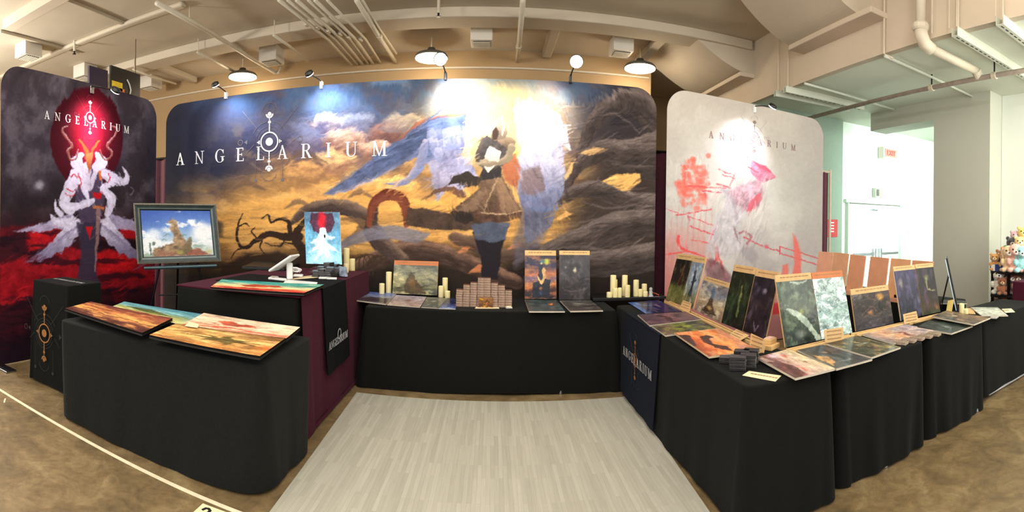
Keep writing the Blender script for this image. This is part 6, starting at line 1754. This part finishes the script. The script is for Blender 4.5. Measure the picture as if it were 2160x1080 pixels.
ledge([(1404, 634), (1606, 728)], 'long pine ledge under the prints on the aisle side of the right tables')
ledge([(1668, 737), (1800, 705)], 'pine ledge at the feet of the large grey-green and silvery prints')
ledge([(1804, 703.5), (1992, 660)], 'pine ledge at the feet of the brown-grey and indigo prints')
p = PZ(1616, 738, .75)
bx = thing('wood_block', 'stacked pale wooden blocks at the end of the pine ledge by the gap', 'block', (p.x, p.y, .742))
a1 = 1.9
MB().box((p.x + .06, p.y + .05, .757), (.12, .09, .03), rz=.5).build('block', 'wood', bx, bevel=.002)
MB().box((p.x + .07, p.y + .07, .787), (.1, .06, .028), rz=.5).build('top_block', 'wood', bx, bevel=.002)
MB().box((p.x + .075, p.y + .075, .804), (.07, .045, .005), rz=.5).build('note', M('pink_note', (226, 186, 166), .7), bx)


# ---- little kraft price cards
def price_card(bl, br, tr, tl, label, z=.76, tilt=25, mat='kraft', rows=3, name='price_card', group='kraft price cards', seed=0):
    b0, b1 = PZ(*bl, z), PZ(*br, z)
    e = (b1 - b0).normalized(); n = Vector((e.y, -e.x, 0))
    if n.dot(b0) > 0: n = -n
    a = math.radians(tilt); nn = (n * math.cos(a) + Vector((0, 0, 1)) * math.sin(a)).normalized()
    t1, t0 = PP(*tr, b0, nn), PP(*tl, b0, nn)
    root = thing(name, label, 'card', (b0 + b1) / 2, group)
    MB().prism([b0, b1, t1, t0], -nn * .003).build('card', mat, root, bevel=.001)
    u = nn.cross(e).normalized(); u = u if u.z > 0 else -u
    text_lines(root, b0 + nn * .0005, e, u, nn, (b1 - b0).length, (t0 - b0).dot(u), rows, seed=seed)
    # wooden foot
    c = (b0 + b1) / 2 - n * .02
    MB().box((c.x, c.y, z - .008), (.04, .03, .016), rz=math.atan2(e.y, e.x)).build('foot', 'wood', root)
    return root


price_card((1433, 650), (1454, 658), (1458.5, 640), (1441, 633), 'kraft price card by the narrow prints at the back of the right table', seed=1)
price_card((1537, 707), (1562, 718), (1580, 707), (1553, 694), 'kraft price card tilted far back behind the orange print', tilt=55, seed=2)
price_card((1580, 733), (1611, 745), (1616, 718), (1584, 703), 'kraft price card standing at the corner of the orange print', tilt=8, seed=3)
price_card((1741, 724), (1781, 718), (1779, 690), (1738, 696), 'kraft price card standing before the silvery print', tilt=10, seed=4)
price_card((1908, 684), (1938, 678), (1933, 656), (1905, 663), 'kraft price card standing before the indigo print', tilt=12, seed=5)


def flat_card(q, label, z=.743, mat='cream', rows=1, name='price_card', group=None):
    P = [PZ(*p, z) for p in q]
    root = thing(name, label, 'card', (sum(P, Vector()) / 4), group)
    MB().prism(P, (0, 0, .002)).build('card', mat, root)
    e = (P[1] - P[0]).normalized(); u = Vector((-e.y, e.x, 0))
    text_lines(root, P[0] + Vector((0, 0, .0022)), e, u, Vector((0, 0, 1)), (P[1] - P[0]).length, (P[3] - P[0]).dot(u), rows)
    return root


flat_card([(1566, 792), (1636, 805), (1648, 793), (1580, 783)], 'long cream price strip lying on the corner of the right table')
flat_card([(2121, 660), (2141, 658.5), (2133, 651), (2113, 652)], 'small cream card lying at the far right end of the tables')
flat_card([(1002, 651), (1053, 651), (1051, 645.5), (1005, 645.5)], 'cream price strip lying before the card box pyramid')
flat_card([(608, 590.5), (676, 585), (668, 580), (640, 583.5)], 'cream strip of card beside the card reader on the counter', z=1.008)
tg = MB(); P = [PZ(*p, 1.008) for p in ((598, 597), (668, 600), (670, 596), (604, 590))]
tag(tg.prism(P, (0, 0, .003)).build('paper_strip', 'white'), 'white paper strip along the back of the counter playmats', 'paper')


# ---- candles
def candle(x0, x1, ytop, ybot, label, group, z=.743):
    c = PZ((x0 + x1) / 2, ybot, z)
    a = PZ(x0, ybot, z); b = PZ(x1, ybot, z)
    d = math.hypot(c.x, c.y)
    r = (x1 - x0) / FOC * d / 2
    h = (ybot - ytop) / FOC * d
    c = Vector((c.x, c.y, z)) + Vector((c.x, c.y, 0)).normalized() * r
    root = thing('candle', label, 'candle', c, group)
    rnd = random.Random(int(x0 * 7))
    MB().lathe(c, [(r * .96, 0), (r, .004), (r, h - .012), (r * .96, h - .002), (r * .8, h), (r * .62, h - .012), (.004, h - .016)], 20).build('wax_body', 'wax', root, smooth=True)
    MB().tube([(c.x, c.y, c.z + h - .02), (c.x + .002, c.y, c.z + h - .004)], .0015, 6).build('wick', 'black', root)
    return root


gc = 'candles on the counter'
candle(724.5, 737, 523.5, 571.5, 'tallest candle on the counter behind the card decks', gc, 1.0)
candle(737, 749, 546, 571.5, 'middle-height candle at the counter\'s back corner', gc, 1.0)
candle(724.5, 735.5, 556.5, 575.5, 'short candle in front of the tallest one on the counter', gc, 1.0)
gc = 'candles on the back table'
candle(813.5, 826, 574, 622, 'tall candle just left of the stormy crag print', gc)
candle(799.5, 811, 598.5, 624, 'shorter candle left of the tall one on the back table', gc)
candle(932.6, 944.2, 586.5, 626, 'tallest of the three candles right of the stormy crag print', gc)
candle(924.5, 936, 603.7, 628, 'middle candle of the three right of the stormy crag print', gc)
candle(938.5, 949.5, 614.3, 629.5, 'shortest candle of the three right of the stormy crag print', gc)
gc = 'candles on the corner shelf'
for x0, x1, yt, yb, lab in ((1286.7, 1299.4, 581, 626, 'tallest candle at the left of the corner shelf'), (1293, 1302, 590, 624, 'candle half hidden behind the tallest left one on the corner shelf'), (1279.3, 1291.7, 617, 628, 'very short candle at the left end of the corner shelf'),
                            (1292, 1303, 608.5, 628, 'left one of the two equal medium candles on the corner shelf'), (1303, 1311.5, 607.5, 628, 'right one of the two equal medium candles on the corner shelf'), (1311.5, 1323.6, 581, 625, 'tall candle standing in the middle of the corner shelf'),
                            (1317.5, 1329, 602, 627.5, 'medium candle in front of the middle tall one'), (1335.5, 1347.3, 591, 625.5, 'fairly tall candle right of the gap on the corner shelf'), (1353, 1364.5, 599.5, 624, 'medium candle furthest back in the right cluster of the corner shelf'),
                            (1346, 1355.5, 610.5, 626, 'small candle in the middle of the right cluster'), (1356, 1366.5, 615.3, 626.5, 'smallest candle at the right of the right cluster')):
    candle(x0, x1, yt, yb, lab, gc, .78)
gc = 'candles at the right end'
candle(2023, 2034, 641, 664, 'taller yellow candle before the edge-on display frame', gc)
candle(2033, 2042, 652, 664, 'short yellow candle beside the taller one at the right end', gc)
p = PZ(1374, 626, .78)
r_ = thing('figurine', 'small grey figurine on a plate at the right end of the corner shelf', 'figurine', p)
mb = MB(); mb.lathe((p.x, p.y + .02, .78), [(.028, 0), (.026, .01), (.018, .02), (.02, .05), (.014, .065), (.018, .075), (.016, .09), (.004, .098)], 14); mb.build('statuette', M('grey_resin', (176, 178, 178), .5), r_, smooth=True)
MB().box((p.x + .03, p.y + .01, .782), (.14, .08, .004), rz=-.2).build('plate', 'chrome', r_)
MB().tube(smooth_pts([(p.x - .03, p.y + .05, .79), (p.x + .03, p.y + .055, .815), (p.x + .1, p.y + .04, .79)]), .003, 6).build('cord', M('orange_cord', (220, 90, 40), .5), r_)

# ---- the pyramid of deck boxes on the back table
boxm = M('brown_patterned_box', (120, 84, 68), .45, noise=.35, scale=60)
boxl = M('pale_box_band', (196, 176, 150), .5, noise=.1)
bw, bd, bh = .0655, .09, .0228
x0p, yp = -.335, 4.60


def deck_box(loc, label, group, w=bw, d=bd, h=bh, rz=0, mats=(None, None), name='deck_box'):
    o = MB().box((0, 0, h / 2), (w, d, h - .001)).build(name, mats[0] or boxm, origin=(0, 0, 0), bevel=.0015)
    MB().box((0, -d / 2 - .0002, h * .70), (w * .92, .001, h * .2)).box((0, -d / 2 - .0002, h * .18), (w * .92, .001, h * .10)).build('label_band', mats[1] or boxl, o)
    o.location = loc; o.rotation_euler.z = rz
    return tag(o, label, 'box', group)


proto = deck_box((x0p + bw / 2, yp, .741), 'brown deck box in the stepped pyramid on the back table', 'deck boxes in the pyramid')
proto['label'] = 'brown deck box, first from the bottom in column first from the left of the pyramid'
first = True
for ci, n in enumerate((7, 9, 10, 12, 12, 10, 9, 7)):
    for k in range(n):
        if first: first = False; continue
        c = copy_tree(proto)
        rr = random.Random(ci * 31 + k)
        c.location = (x0p + bw / 2 + ci * (bw + .0015) + (k // 5) * .002 * (1 if ci < 4 else -1), yp + .01 * (k > 6) + rr.uniform(-.003, .003), .741 + k * bh)
        c.rotation_euler.z = rr.uniform(-.03, .03)
        c['label'] = 'brown deck box, %s from the bottom in column %s from the left of the pyramid' % (ORD[k + 1], ORD[ci + 1])
c = (PZ(1025, 643, .741))
fb = MB(); fb.box((c.x, yp - .065, .741 + .05), (.135, .022, .098)); o = fb.build('deck_box', boxm, bevel=.002); tag(o, 'upright box with a gold and brown picture facing out, before the pyramid', 'box')
panel((c.x - .064, yp - .0765, .745), (c.x + .064, yp - .0765, .745), (c.x + .064, yp - .0765, .837), (c.x - .064, yp - .0765, .837), .0005, A([(0, (150, 110, 66)), (100, (96, 66, 50))], [((206, 160, 60), .7, 20, 16, .5, .66)], [('b', 20, 20, 20, 18, (226, 170, 50), .9), ('s', [(40, 60), (60, 40), (80, 50)], 8, (60, 40, 36), .8), ('b', 56, 66, 14, 14, (196, 110, 60), .8)], seed=77), 30, 22, (0, -1, 0)).build('picture', 'paper', None)
pic = bpy.data.objects['picture'] if False else COL.objects[-1]
_o = WORG[pic.name]
pic.parent = o; pic.location = _o - o.location; pic.name = 'picture'
for k, (px, py, lab) in enumerate(((982, 643, 'small clear-boxed white cards at the left foot of the pyramid'), (1064, 643, 'flat clear case at the right foot of the pyramid'), (1073, 650, 'small clear case in front at the right foot of the pyramid'))):
    p = PZ(px, py, .742)
    r_ = thing('card_case', lab, 'case', p)
    MB().box((p.x, p.y, .749), (.085 if k < 2 else .06, .05, .014), rz=.1 * k).build('case', M('clear_case', (206, 204, 196), .12, noise=.15, scale=40, spec=.8), r_, bevel=.002)
    MB().box((p.x, p.y, .7575), (.06 if k < 2 else .04, .035, .003), rz=.1 * k).build('card', 'cream', r_)

# ---- black card decks, counter and corner
dkm = M('black_card_deck', (38, 36, 38), .3, noise=.3, scale=50); dkl = M('grey_card_band', (120, 118, 120), .35, noise=.1)
dp = deck_box((0, 0, 0), 'black card deck in the heap on the counter', 'card decks heaped on the counter', .07, .095, .02, 0, (dkm, dkl), 'card_deck')
spots = []; LB = []; SN = ['front left', 'second front', 'third front', 'front right', 'tall middle', 'right middle', 'left middle', 'back left', 'back right']
for i, (px, py, n) in enumerate(((664, 585, 3), (678, 586, 4), (692, 587, 5), (706, 583, 4), (690, 580, 6), (704, 579, 5), (675, 580, 4), (668, 576, 3), (716, 579, 3))):
    p = PZ(px, py, 1.008)
    for k in range(n): LB.append('black card deck, %s from the bottom in the %s stack of the counter heap' % (ORD[k + 1], SN[i])); spots.append((p.x + .006 * math.sin(i * 3 + k * 2), p.y + .05 + .005 * math.cos(k * 2.1), 1.0085 + k * .02, .25 * math.sin(i * 1.7 + k)))
for j, (x, y, z, r) in enumerate(spots):
    c = dp if j == 0 else copy_tree(dp)
    c['label'] = LB[j]
    c.location = (x, y, z); c.rotation_euler.z = r
dp2 = deck_box((0, 0, 0), 'black card deck in the small stacks on the corner of the right table', 'card decks on the right table corner', .062, .088, .019, 0, (dkm, dkl), 'card_deck')
spots = []; LB = []; SN = ['low left', 'front', 'right', 'middle', 'back']
for i, (px, py, n) in enumerate(((1537, 767, 2), (1560, 782, 4), (1582, 777, 4), (1568, 768, 4), (1588, 766, 4))):
    p = PZ(px, py, .742)
    for k in range(n): LB.append('black card deck, %s from the bottom in the %s stack on the table corner' % (ORD[k + 1], SN[i])); spots.append((p.x, p.y + .02, .7425 + k * .0195, .9 + .1 * math.sin(i + k * 2.0)))
for j, (x, y, z, r) in enumerate(spots):
    c = dp2 if j == 0 else copy_tree(dp2)
    c['label'] = LB[j]
    c.location = (x, y, z); c.rotation_euler.z = r
spec_m = M('orange_card_motif', (206, 140, 96), .4)
# small card boxes in a row on the right table edge
sm = M('small_tan_card_box', (150, 130, 112), .4, noise=.3, scale=70)
dp3 = deck_box((0, 0, 0), '', 'small card boxes in a row at the table edge', .065, .095, .022, 0, (sm, boxl), 'card_box')
rowlab = ['small card box nearest the corner in the row along the table edge', 'second small card box from the corner in the row along the table edge', 'third small card box from the corner in the row along the table edge', 'fourth small card box from the corner in the row along the table edge', 'last small card box in the row, by the dark grey-green print']
for k in range(5):
    p = PZ(1908 + k * 17.5, 727.5 - k * 4.6, .742)
    c = dp3 if k == 0 else copy_tree(dp3)
    c.location = (p.x, p.y + .035, .742); c.rotation_euler.z = .35
    c['label'] = rowlab[k]; c['category'] = 'box'
p = PZ(2102, 671, .742)
tag(MB().box((p.x, p.y + .02, .75), (.1, .06, .016), rz=.3).build('card_case', M('clear_flat_case', (190, 188, 180), .15, noise=.15, scale=40, spec=.8), bevel=.003), 'clear flat case in front of the pale grey print at the right end', 'case')

# ---- things on the counter: card terminal stand, reader, cable, black case, lit poster tablet
p = PZ(600, 590, 1.008)
r_ = thing('tablet_stand', 'white tablet stand with a tilted white tablet on the counter', 'tablet stand', p)
b = MB(); b.box((p.x - .10, p.y - .02, 1.02), (.07, .12, .022), rz=.2); b.box((p.x - .03, p.y - .07, 1.02), (.16, .05, .022), rz=-.25); b.build('base', 'white', r_, bevel=.008)
n0 = Vector((p.x + .02, p.y + .0, 1.01))
MB().obox(n0, (.055, .015, 0), (-.02, .05, 0), (-.004, 0, .15)).build('post', 'white', r_, bevel=.012)
tl_, tr_ = PY(575, 568, p.y - .02), PY(622, 536, p.y - .02)
dd = (tr_ - tl_).normalized(); up_ = Vector((0, 1, 0)); 
MB().obox(tl_ - up_ * .10, dd * (tr_ - tl_).length, up_ * .20, dd.cross(up_) * -.022).build('tablet', 'white', r_, bevel=.01)
p = PZ(629, 584, 1.008)
tag(MB().box((p.x, p.y, 1.02), (.09, .09, .022), rz=.3).build('card_reader', 'white', bevel=.01), 'small white square card reader right of the tablet stand', 'card reader')
rnd = random.Random(4); q = PZ(622, 573, 1.02); pts = []
for k in range(26):
    a = k * 1.1
    pts.append((q.x + .07 * math.cos(a) * (1 - k / 60) + rnd.uniform(-.02, .02), q.y + .06 * math.sin(a) + rnd.uniform(-.02, .02), 1.016 + .05 * abs(math.sin(k * .6)) * (1 - k / 40)))
tag(MB().tube(smooth_pts(pts, 4), .0045, 6).build('cable', 'white', smooth=True), 'tangled white charging cable behind the card reader', 'cable')
r_ = thing('flat_case', 'large flat black case lying at the back of the counter', 'case', (-2.1, 4.55, 1.0))
P = [PZ(x, y, 1.03) for x, y in ((510, 562), (600, 566), (632, 556), (541, 549))]
MB().prism([Vector((a.x, a.y, 1.001)) for a in P], (0, 0, .028)).build('case_body', 'blackplastic', r_, bevel=.004)
MB().prism([Vector((a.x, a.y, 1.03)) for a in inset(P, .02)], (0, 0, .006)).build('case_lid', M('dark_grey_leather', (34, 33, 30), .45), r_, bevel=.003)
# lit poster tablet
n_ = Vector((.05, -1, .06)).normalized(); P0 = Vector((-1.8, 4.62, 1.0))
Q = [PP(646, 556, P0, n_), PP(721, 558, P0, n_), PP(716, 447.5, P0, n_), PP(641.5, 447, P0, n_)]
r_ = thing('light_box_print', 'glowing upright print of a white figure under a red disc on the counter', 'print', (Q[0] + Q[1]) / 2)
panel(*Q, .012, ART['screenart'], 70, 100, n_, edge=(200, 214, 220)).build('picture', 'screen', r_)
c = (Q[0] + Q[1]) / 2
MB().tube([c + Vector((0, .01, .3)), c + Vector((0, .16, -.07))], .008, 8).build('back_strut', 'blackmetal', r_)
# clear front case on the heap
p = PZ(716, 583, 1.01)
tag(MB().obox((p.x, p.y, 1.012), (.075, -.03, 0), (.01, .03, 0), (-.02, .02, .09)).build('card_case', M('blue_grey_case', (140, 152, 168), .2, noise=.3, scale=30), bevel=.003), 'upright blue-grey card case leaning on the black card decks', 'case')
for px, py, lab in ((683, 588, 'small clear case before the black card decks'), (700, 589, 'second clear case right of the first one before the black card decks')):
    p = PZ(px, py, 1.008)
    tag(MB().box((p.x, p.y, 1.016), (.09, .06, .014), rz=.3).build('card_case', 'white', bevel=.003), lab, 'case')
q = PZ(658, 580, 1.01)
mb = MB()
rn = random.Random(9)
for k in range(40):
    a = rn.uniform(0, 6.28); e_ = rn.uniform(.2, 1.4)
    d_ = Vector((math.cos(a) * math.cos(e_), math.sin(a) * math.cos(e_), math.sin(e_)))
    mb.tube([(q.x, q.y + .08, 1.01), tuple(Vector((q.x, q.y + .08, 1.015)) + d_ * .07)], [.006, .002], 5)
tag(mb.build('tassel', 'drape'), 'small dark maroon tuft beside the black card decks', 'tassel')

# ---- backs of the boards on the far table, leaning against their own ledge
edges = [(1727, 1757.5, 530, 533), (1759, 1790.5, 532, 535.6), (1793.6, 1826.5, 536.4, 540.5), (1836, 1874.7, 541, 544.6), (1879.4, 1921, 544.4, 548), (1924, 1969, 548.6, 552)]
labs = ['pink-brown hardboard back, first by the pale banner', 'brown hardboard back right beside the first one', 'brown hardboard back in the middle, left of the gap', 'brown hardboard back with a small knot, right of the gap', 'brown hardboard back, second from the right end', 'brown hardboard back at the right end of the row']
kd = [M('hardboard_%d' % i, c_, .7, noise=.06, scale=10) for i, c_ in enumerate(((226, 168, 136), (214, 162, 124), (214, 152, 114), (212, 152, 116), (220, 164, 118), (212, 150, 108)))]
for k, ((xa, xb, ya, yb), lab) in enumerate(zip(edges, labs)):
    nX = Vector((-1, 0, .16)).normalized(); P0 = Vector((3.70, 3.5, .80))
    tl, tr = PP(xa, ya, P0, nX), PP(xb, yb, P0, nX)
    z0 = .80
    x0 = P0.x
    r_ = thing('display_board', lab, 'board', (x0, (tl.y + tr.y) / 2, z0), 'boards seen from behind on the far table')
    MB().prism([Vector((x0, tl.y, z0)), Vector((x0, tr.y, z0)), Vector((tr.x, tr.y, tr.z)), Vector((tl.x, tl.y, tr.z + (tl.z - tr.z)))], (.012, 0, 0)).build('board', kd[k], r_, bevel=.003)
    MB().box((x0 - .01, (tl.y + tr.y) / 2, .84), (.01, .03, .03)).build('clip', 'blackmetal', r_)
r_ = thing('display_ledge', 'pine ledge under the row of brown board backs', 'ledge', (3.67, 3.7, .78), 'pine ledges under the standing prints')
MB().box((3.685, 3.72, .80), (.02, 1.72, .045)).build('rail', M('pink_pine', (214, 158, 126), .6), r_, bevel=.003)

# edge-on display frame on its stand
base = Vector((3.86, 2.66, .742)); vd = Vector((.81, .585, 0)); sd = Vector((-.585, .81, 0))
top = PP(1995, 545, base, vd.cross(Vector((0, 0, 1))).cross(Vector((0, 0, 1))) if False else Vector((.81, .585, 0)))
lean = (top - base)
r_ = thing('edge_on_display', 'framed display seen edge-on, leaning on a small black stand at the right end', 'frame', base)
ln = lean.normalized()
tn = vd.cross(ln).normalized()
H_ = lean.length
MB().obox(base, vd * .36, ln * H_, tn * .016).build('frame', 'blackplastic', r_, bevel=.003)
s_ = tn if tn.dot(sd) > 0 else -tn
o_ = base + (tn * .016 if s_ == tn else Vector((0, 0, 0)))
MB().obox(o_ + s_ * .001, vd * .34, ln * H_ * .98, s_ * .008).build('glass_panel', M('bright_glass', (196, 220, 232), .08, spec=1.0, noise=.1), r_)
MB().tube([base + s_ * .17 - Vector((0, 0, -.004)), base + ln * .34 + s_ * .01], .006, 6).tube([base + s_ * .17, base - s_ * .02], .006, 6).tube([base + s_ * .17 + vd * .2, base + ln * .34 + s_ * .01 + vd * .2], .006, 6).build('stand', 'blackmetal', r_)
cd_ = MB(); cd_.obox(base + s_ * .05 - vd * .02, s_ * .06, vd * .004, Vector((0, 0, .12)) + s_ * -.02); cd_.build('card', M('yellow_card', (222, 196, 110), .6), r_)
for k, (px, py, lab) in enumerate(((2052, 642, 'kraft price card lying left of the pale grey print'),)):
    flat_card([(2042, 662), (2058, 663), (2052, 650), (2037, 650)], lab, mat='kraft')
# ------------------------------------------------------------------ plush-toy shelves at the right edge
SXX = 5.55
ya = PX(2090, 565, SXX).y


def plush(loc, s, col, col2, label, face=(-.85, -.5), ears='round', name='plush_toy', lie=0.0, group='plush toys on the black shelves'):
    m1 = M('plush_fur', col, .95, noise=.18, scale=60, bump=.4, sheen=.6); m2 = M('plush_muzzle', col2, .95, noise=.1, scale=60, sheen=.5)
    f = Vector((face[0], face[1], 0)).normalized(); r = Vector((-f.y, f.x, 0))
    L = Vector(loc)
    t = thing(name, label, 'plush toy', L, group)
    b = MB()
    b.ball(L + Vector((0, 0, .34 * s)), (.30 * s, .30 * s, .36 * s), 16, 10)
    b.ball(L + f * (.10 * s) + Vector((0, 0, .86 * s)), (.31 * s, .31 * s, .29 * s), 16, 10)
    b.ball(L + Vector((0, 0, .62 * s)), (.22 * s, .22 * s, .2 * s), 12, 8)
    for q in (1, -1):
        b.ball(L + f * (.26 * s) + r * (q * .22 * s) + Vector((0, 0, .10 * s)), (.14 * s, .14 * s, .11 * s), 10, 6)
        b.ball(L + f * (.20 * s) + r * (q * .28 * s) + Vector((0, 0, .44 * s)), (.11 * s, .11 * s, .16 * s), 10, 6)
    o = b.build('body', m1, t, smooth=True)
    rm = o.modifiers.new('remesh', 'REMESH'); rm.mode = 'VOXEL'; rm.voxel_size = .028 * s; rm.use_smooth_shade = True
    h = L + f * (.10 * s) + Vector((0, 0, .86 * s))
    MB().ball(h + f * (.26 * s) - Vector((0, 0, .06 * s)), (.14 * s, .14 * s, .11 * s), 12, 8).build('muzzle', m2, t, smooth=True)
    MB().ball(h + f * (.39 * s) - Vector((0, 0, .02 * s)), (.04 * s,) * 3, 8, 6).build('nose', 'black', t, smooth=True)
    for q in (1, -1):
        MB().ball(h + f * (.27 * s) + r * (q * .12 * s) + Vector((0, 0, .07 * s)), (.04 * s,) * 3, 8, 6).build('eye', 'black', t, smooth=True)
        if ears == 'long': e_ = MB().ball(h + r * (q * .27 * s) - Vector((0, 0, .05 * s)), (.08 * s, .08 * s, .24 * s), 10, 8)
        else: e_ = MB().ball(h + r * (q * .23 * s) + Vector((0, 0, .23 * s)), (.10 * s, .10 * s, .10 * s), 10, 8)
        e_.build('ear', m1, t, smooth=True)
    return t


# black wire shelf: front edge runs along y at x = SXX
def PS(px, py, dx=0.0): return PX(px, py, SXX + dx)


yL = PS(2090, 600).y; yR = 1.9
z_top = PS(2090, 574).z; z_mid = PS(2090, 623).z; z_low = .12
root = thing('toy_shelf', 'black shelving crowded with plush toys at the right edge', 'shelf', (SXX + .2, (yL + yR) / 2, 0))
for z in (z_low, z_mid, z_top):
    MB().box((SXX + .2, (yL + yR) / 2, z), (.42, yL - yR, .035)).build('shelf_board', 'blackplastic', root, bevel=.003)
for y in (yL - .02, PS(2127, 600).y, yR + .02):
    for x in (SXX + .01, SXX + .39):
        MB().box((x, y, z_top / 2), (.03, .03, z_top)).build('post', 'blackmetal', root)
y2 = PS(2133, 560).y
z_up = PS(2140, 545).z
MB().box((SXX + .28, (y2 + yR) / 2, z_up), (.26, y2 - yR, .03)).build('upper_shelf_board', 'blackplastic', root)
for y in (y2 - .02, yR + .02): MB().box((SXX + .38, y, (z_up + z_top) / 2), (.03, .03, z_up - z_top)).build('post', 'blackmetal', root)
MB().box((SXX + .41, (yL + yR) / 2, z_top / 2), (.01, yL - yR, z_top)).build('back_panel', 'blackplastic', root)
# blue carton on the shelf
a_ = PS(2088, 565, -.01); b_ = PS(2126, 575, -.01)
r_ = thing('carton', 'flat blue carton with white marks on the edge of the toy shelf', 'carton', (SXX + .08, (a_.y + b_.y) / 2, z_top + .018))
MB().box((SXX + .10, (a_.y + b_.y) / 2, z_top + .018 + .045), (.22, a_.y - b_.y, .09)).build('box', M('blue_carton', (44, 58, 120), .5, noise=.2), r_, bevel=.003)
MB().box((SXX - .012, a_.y - .05, z_top + .063), (.004, .06, .085)).box((SXX - .012, b_.y + .09, z_top + .05), (.004, .05, .03)).build('white_marks', 'white', r_)
toys = [
    (2098, 562, .2, .05, (206, 150, 84), (240, 220, 180), 'small golden plush toy with dark-ringed eyes at the left end above the blue carton', 'round'),
    (2112, 550, .24, .16, (150, 96, 66), (214, 180, 140), 'brown plush toy behind the golden one', 'round'),
    (2119, 562, .2, .06, (222, 184, 130), (244, 224, 190), 'small cream plush toy sitting on the blue carton', 'round'),
    (2124, 548, .27, .22, (226, 130, 70), (244, 210, 170), 'orange plush toy at the back above the blue carton', 'round'),
    (2122, 533, .20, .25, (96, 170, 60), (140, 200, 90), 'bright green plush toy on top of the left heap', 'long'),
    (2136, 542, .24, .22, (234, 112, 70), (240, 180, 150), 'coral red plush toy beside the green one', 'round'),
    (2128, 572, .30, .02, (226, 196, 150), (246, 230, 206), 'beige plush toy with big dark eyes in the middle of the heap', 'long'),
    (2142, 572, .32, .02, (236, 176, 160), (246, 210, 200), 'pink plush toy hanging over the shelf edge', 'long'),
    (2155, 578, .30, .02, (150, 206, 206), (220, 240, 240), 'pale turquoise plush toy right of the pink one', 'long'),
    (2150, 560, .28, .12, (240, 200, 110), (250, 230, 180), 'yellow plush toy above the turquoise one', 'round'),
    (2135, 522, .27, .28, (52, 46, 46), (180, 160, 140), 'black plush toy on the upper shelf', 'round'),
    (2151, 520, .26, .28, (230, 200, 140), (246, 226, 190), 'cream plush toy beside the black one on the upper shelf', 'round'),
    (2142, 506, .24, .34, (236, 182, 190), (246, 216, 220), 'pink plush toy on top of the upper shelf', 'round'),
    (2158, 500, .26, .34, (236, 216, 110), (250, 240, 170), 'lemon plush toy at the very top of the heap', 'round'),
    (2158, 552, .22, .20, (70, 60, 50), (150, 130, 110), 'dark brown plush toy at the right edge under the upper shelf', 'round'),
]
for px, py, s, dx, c1, c2, lab, er in toys:
    c = PS(px, py, dx)
    zb = c.z - s * .62
    plush((c.x, c.y, max(zb, z_top + .02)), s, c1, c2, lab, ears=er)
for px, py, s, dx, c1, c2, lab, er in ((2107, 607, .30, .1, (226, 220, 204), (250, 246, 240), 'white plush dog with a blue collar on the middle shelf', 'long'), (2114, 615, .2, .02, (150, 92, 56), (220, 180, 140), 'small brown plush dog in front of the white one', 'round'),
                                       (2122, 603, .24, .14, (50, 44, 42), (214, 206, 196), 'black and white plush dog at the post of the middle shelf', 'round'), (2136, 590, .26, .12, (110, 74, 60), (236, 226, 214), 'dark brown plush dog right of the post on the middle shelf', 'long'), (2148, 588, .26, .12, (130, 88, 70), (240, 226, 210), 'lighter brown plush dog next to the maroon cloth', 'long')):
    c = PS(px, py, dx)
    plush((c.x, c.y, z_mid + .02), s, c1, c2, lab, ears=er)
for px, s, c1, lab in ((2101, .22, (190, 120, 80), 'tan plush toy on the lowest visible shelf'), (2113, .24, (30, 28, 28), 'black plush toy on the lowest visible shelf'), (2122, .24, (206, 96, 50), 'orange plush toy on the lowest visible shelf')):
    c = PS(px, 645, .12)
    plush((c.x, c.y, c.z - .05), s, c1, (230, 200, 170), lab)
struct_z = PS(2110, 655, .12).z
MB().box((SXX + .2, (yL + yR) / 2, PS(2100, 645, .12).z - .07), (.42, yL - yR, .03)).build('shelf_board', 'blackplastic', root)
# maroon draped neighbour table
a_ = PX(2138, 600, 5.0)
mr = drape_cloth('tablecloth', 'dark maroon cloth over a stand at the right edge, before the toy shelf', 'tablecloth', 4.95, a_.y - .9, 5.45, a_.y, .93, 'maroon', seed=21, flare=.02, amp=.006)
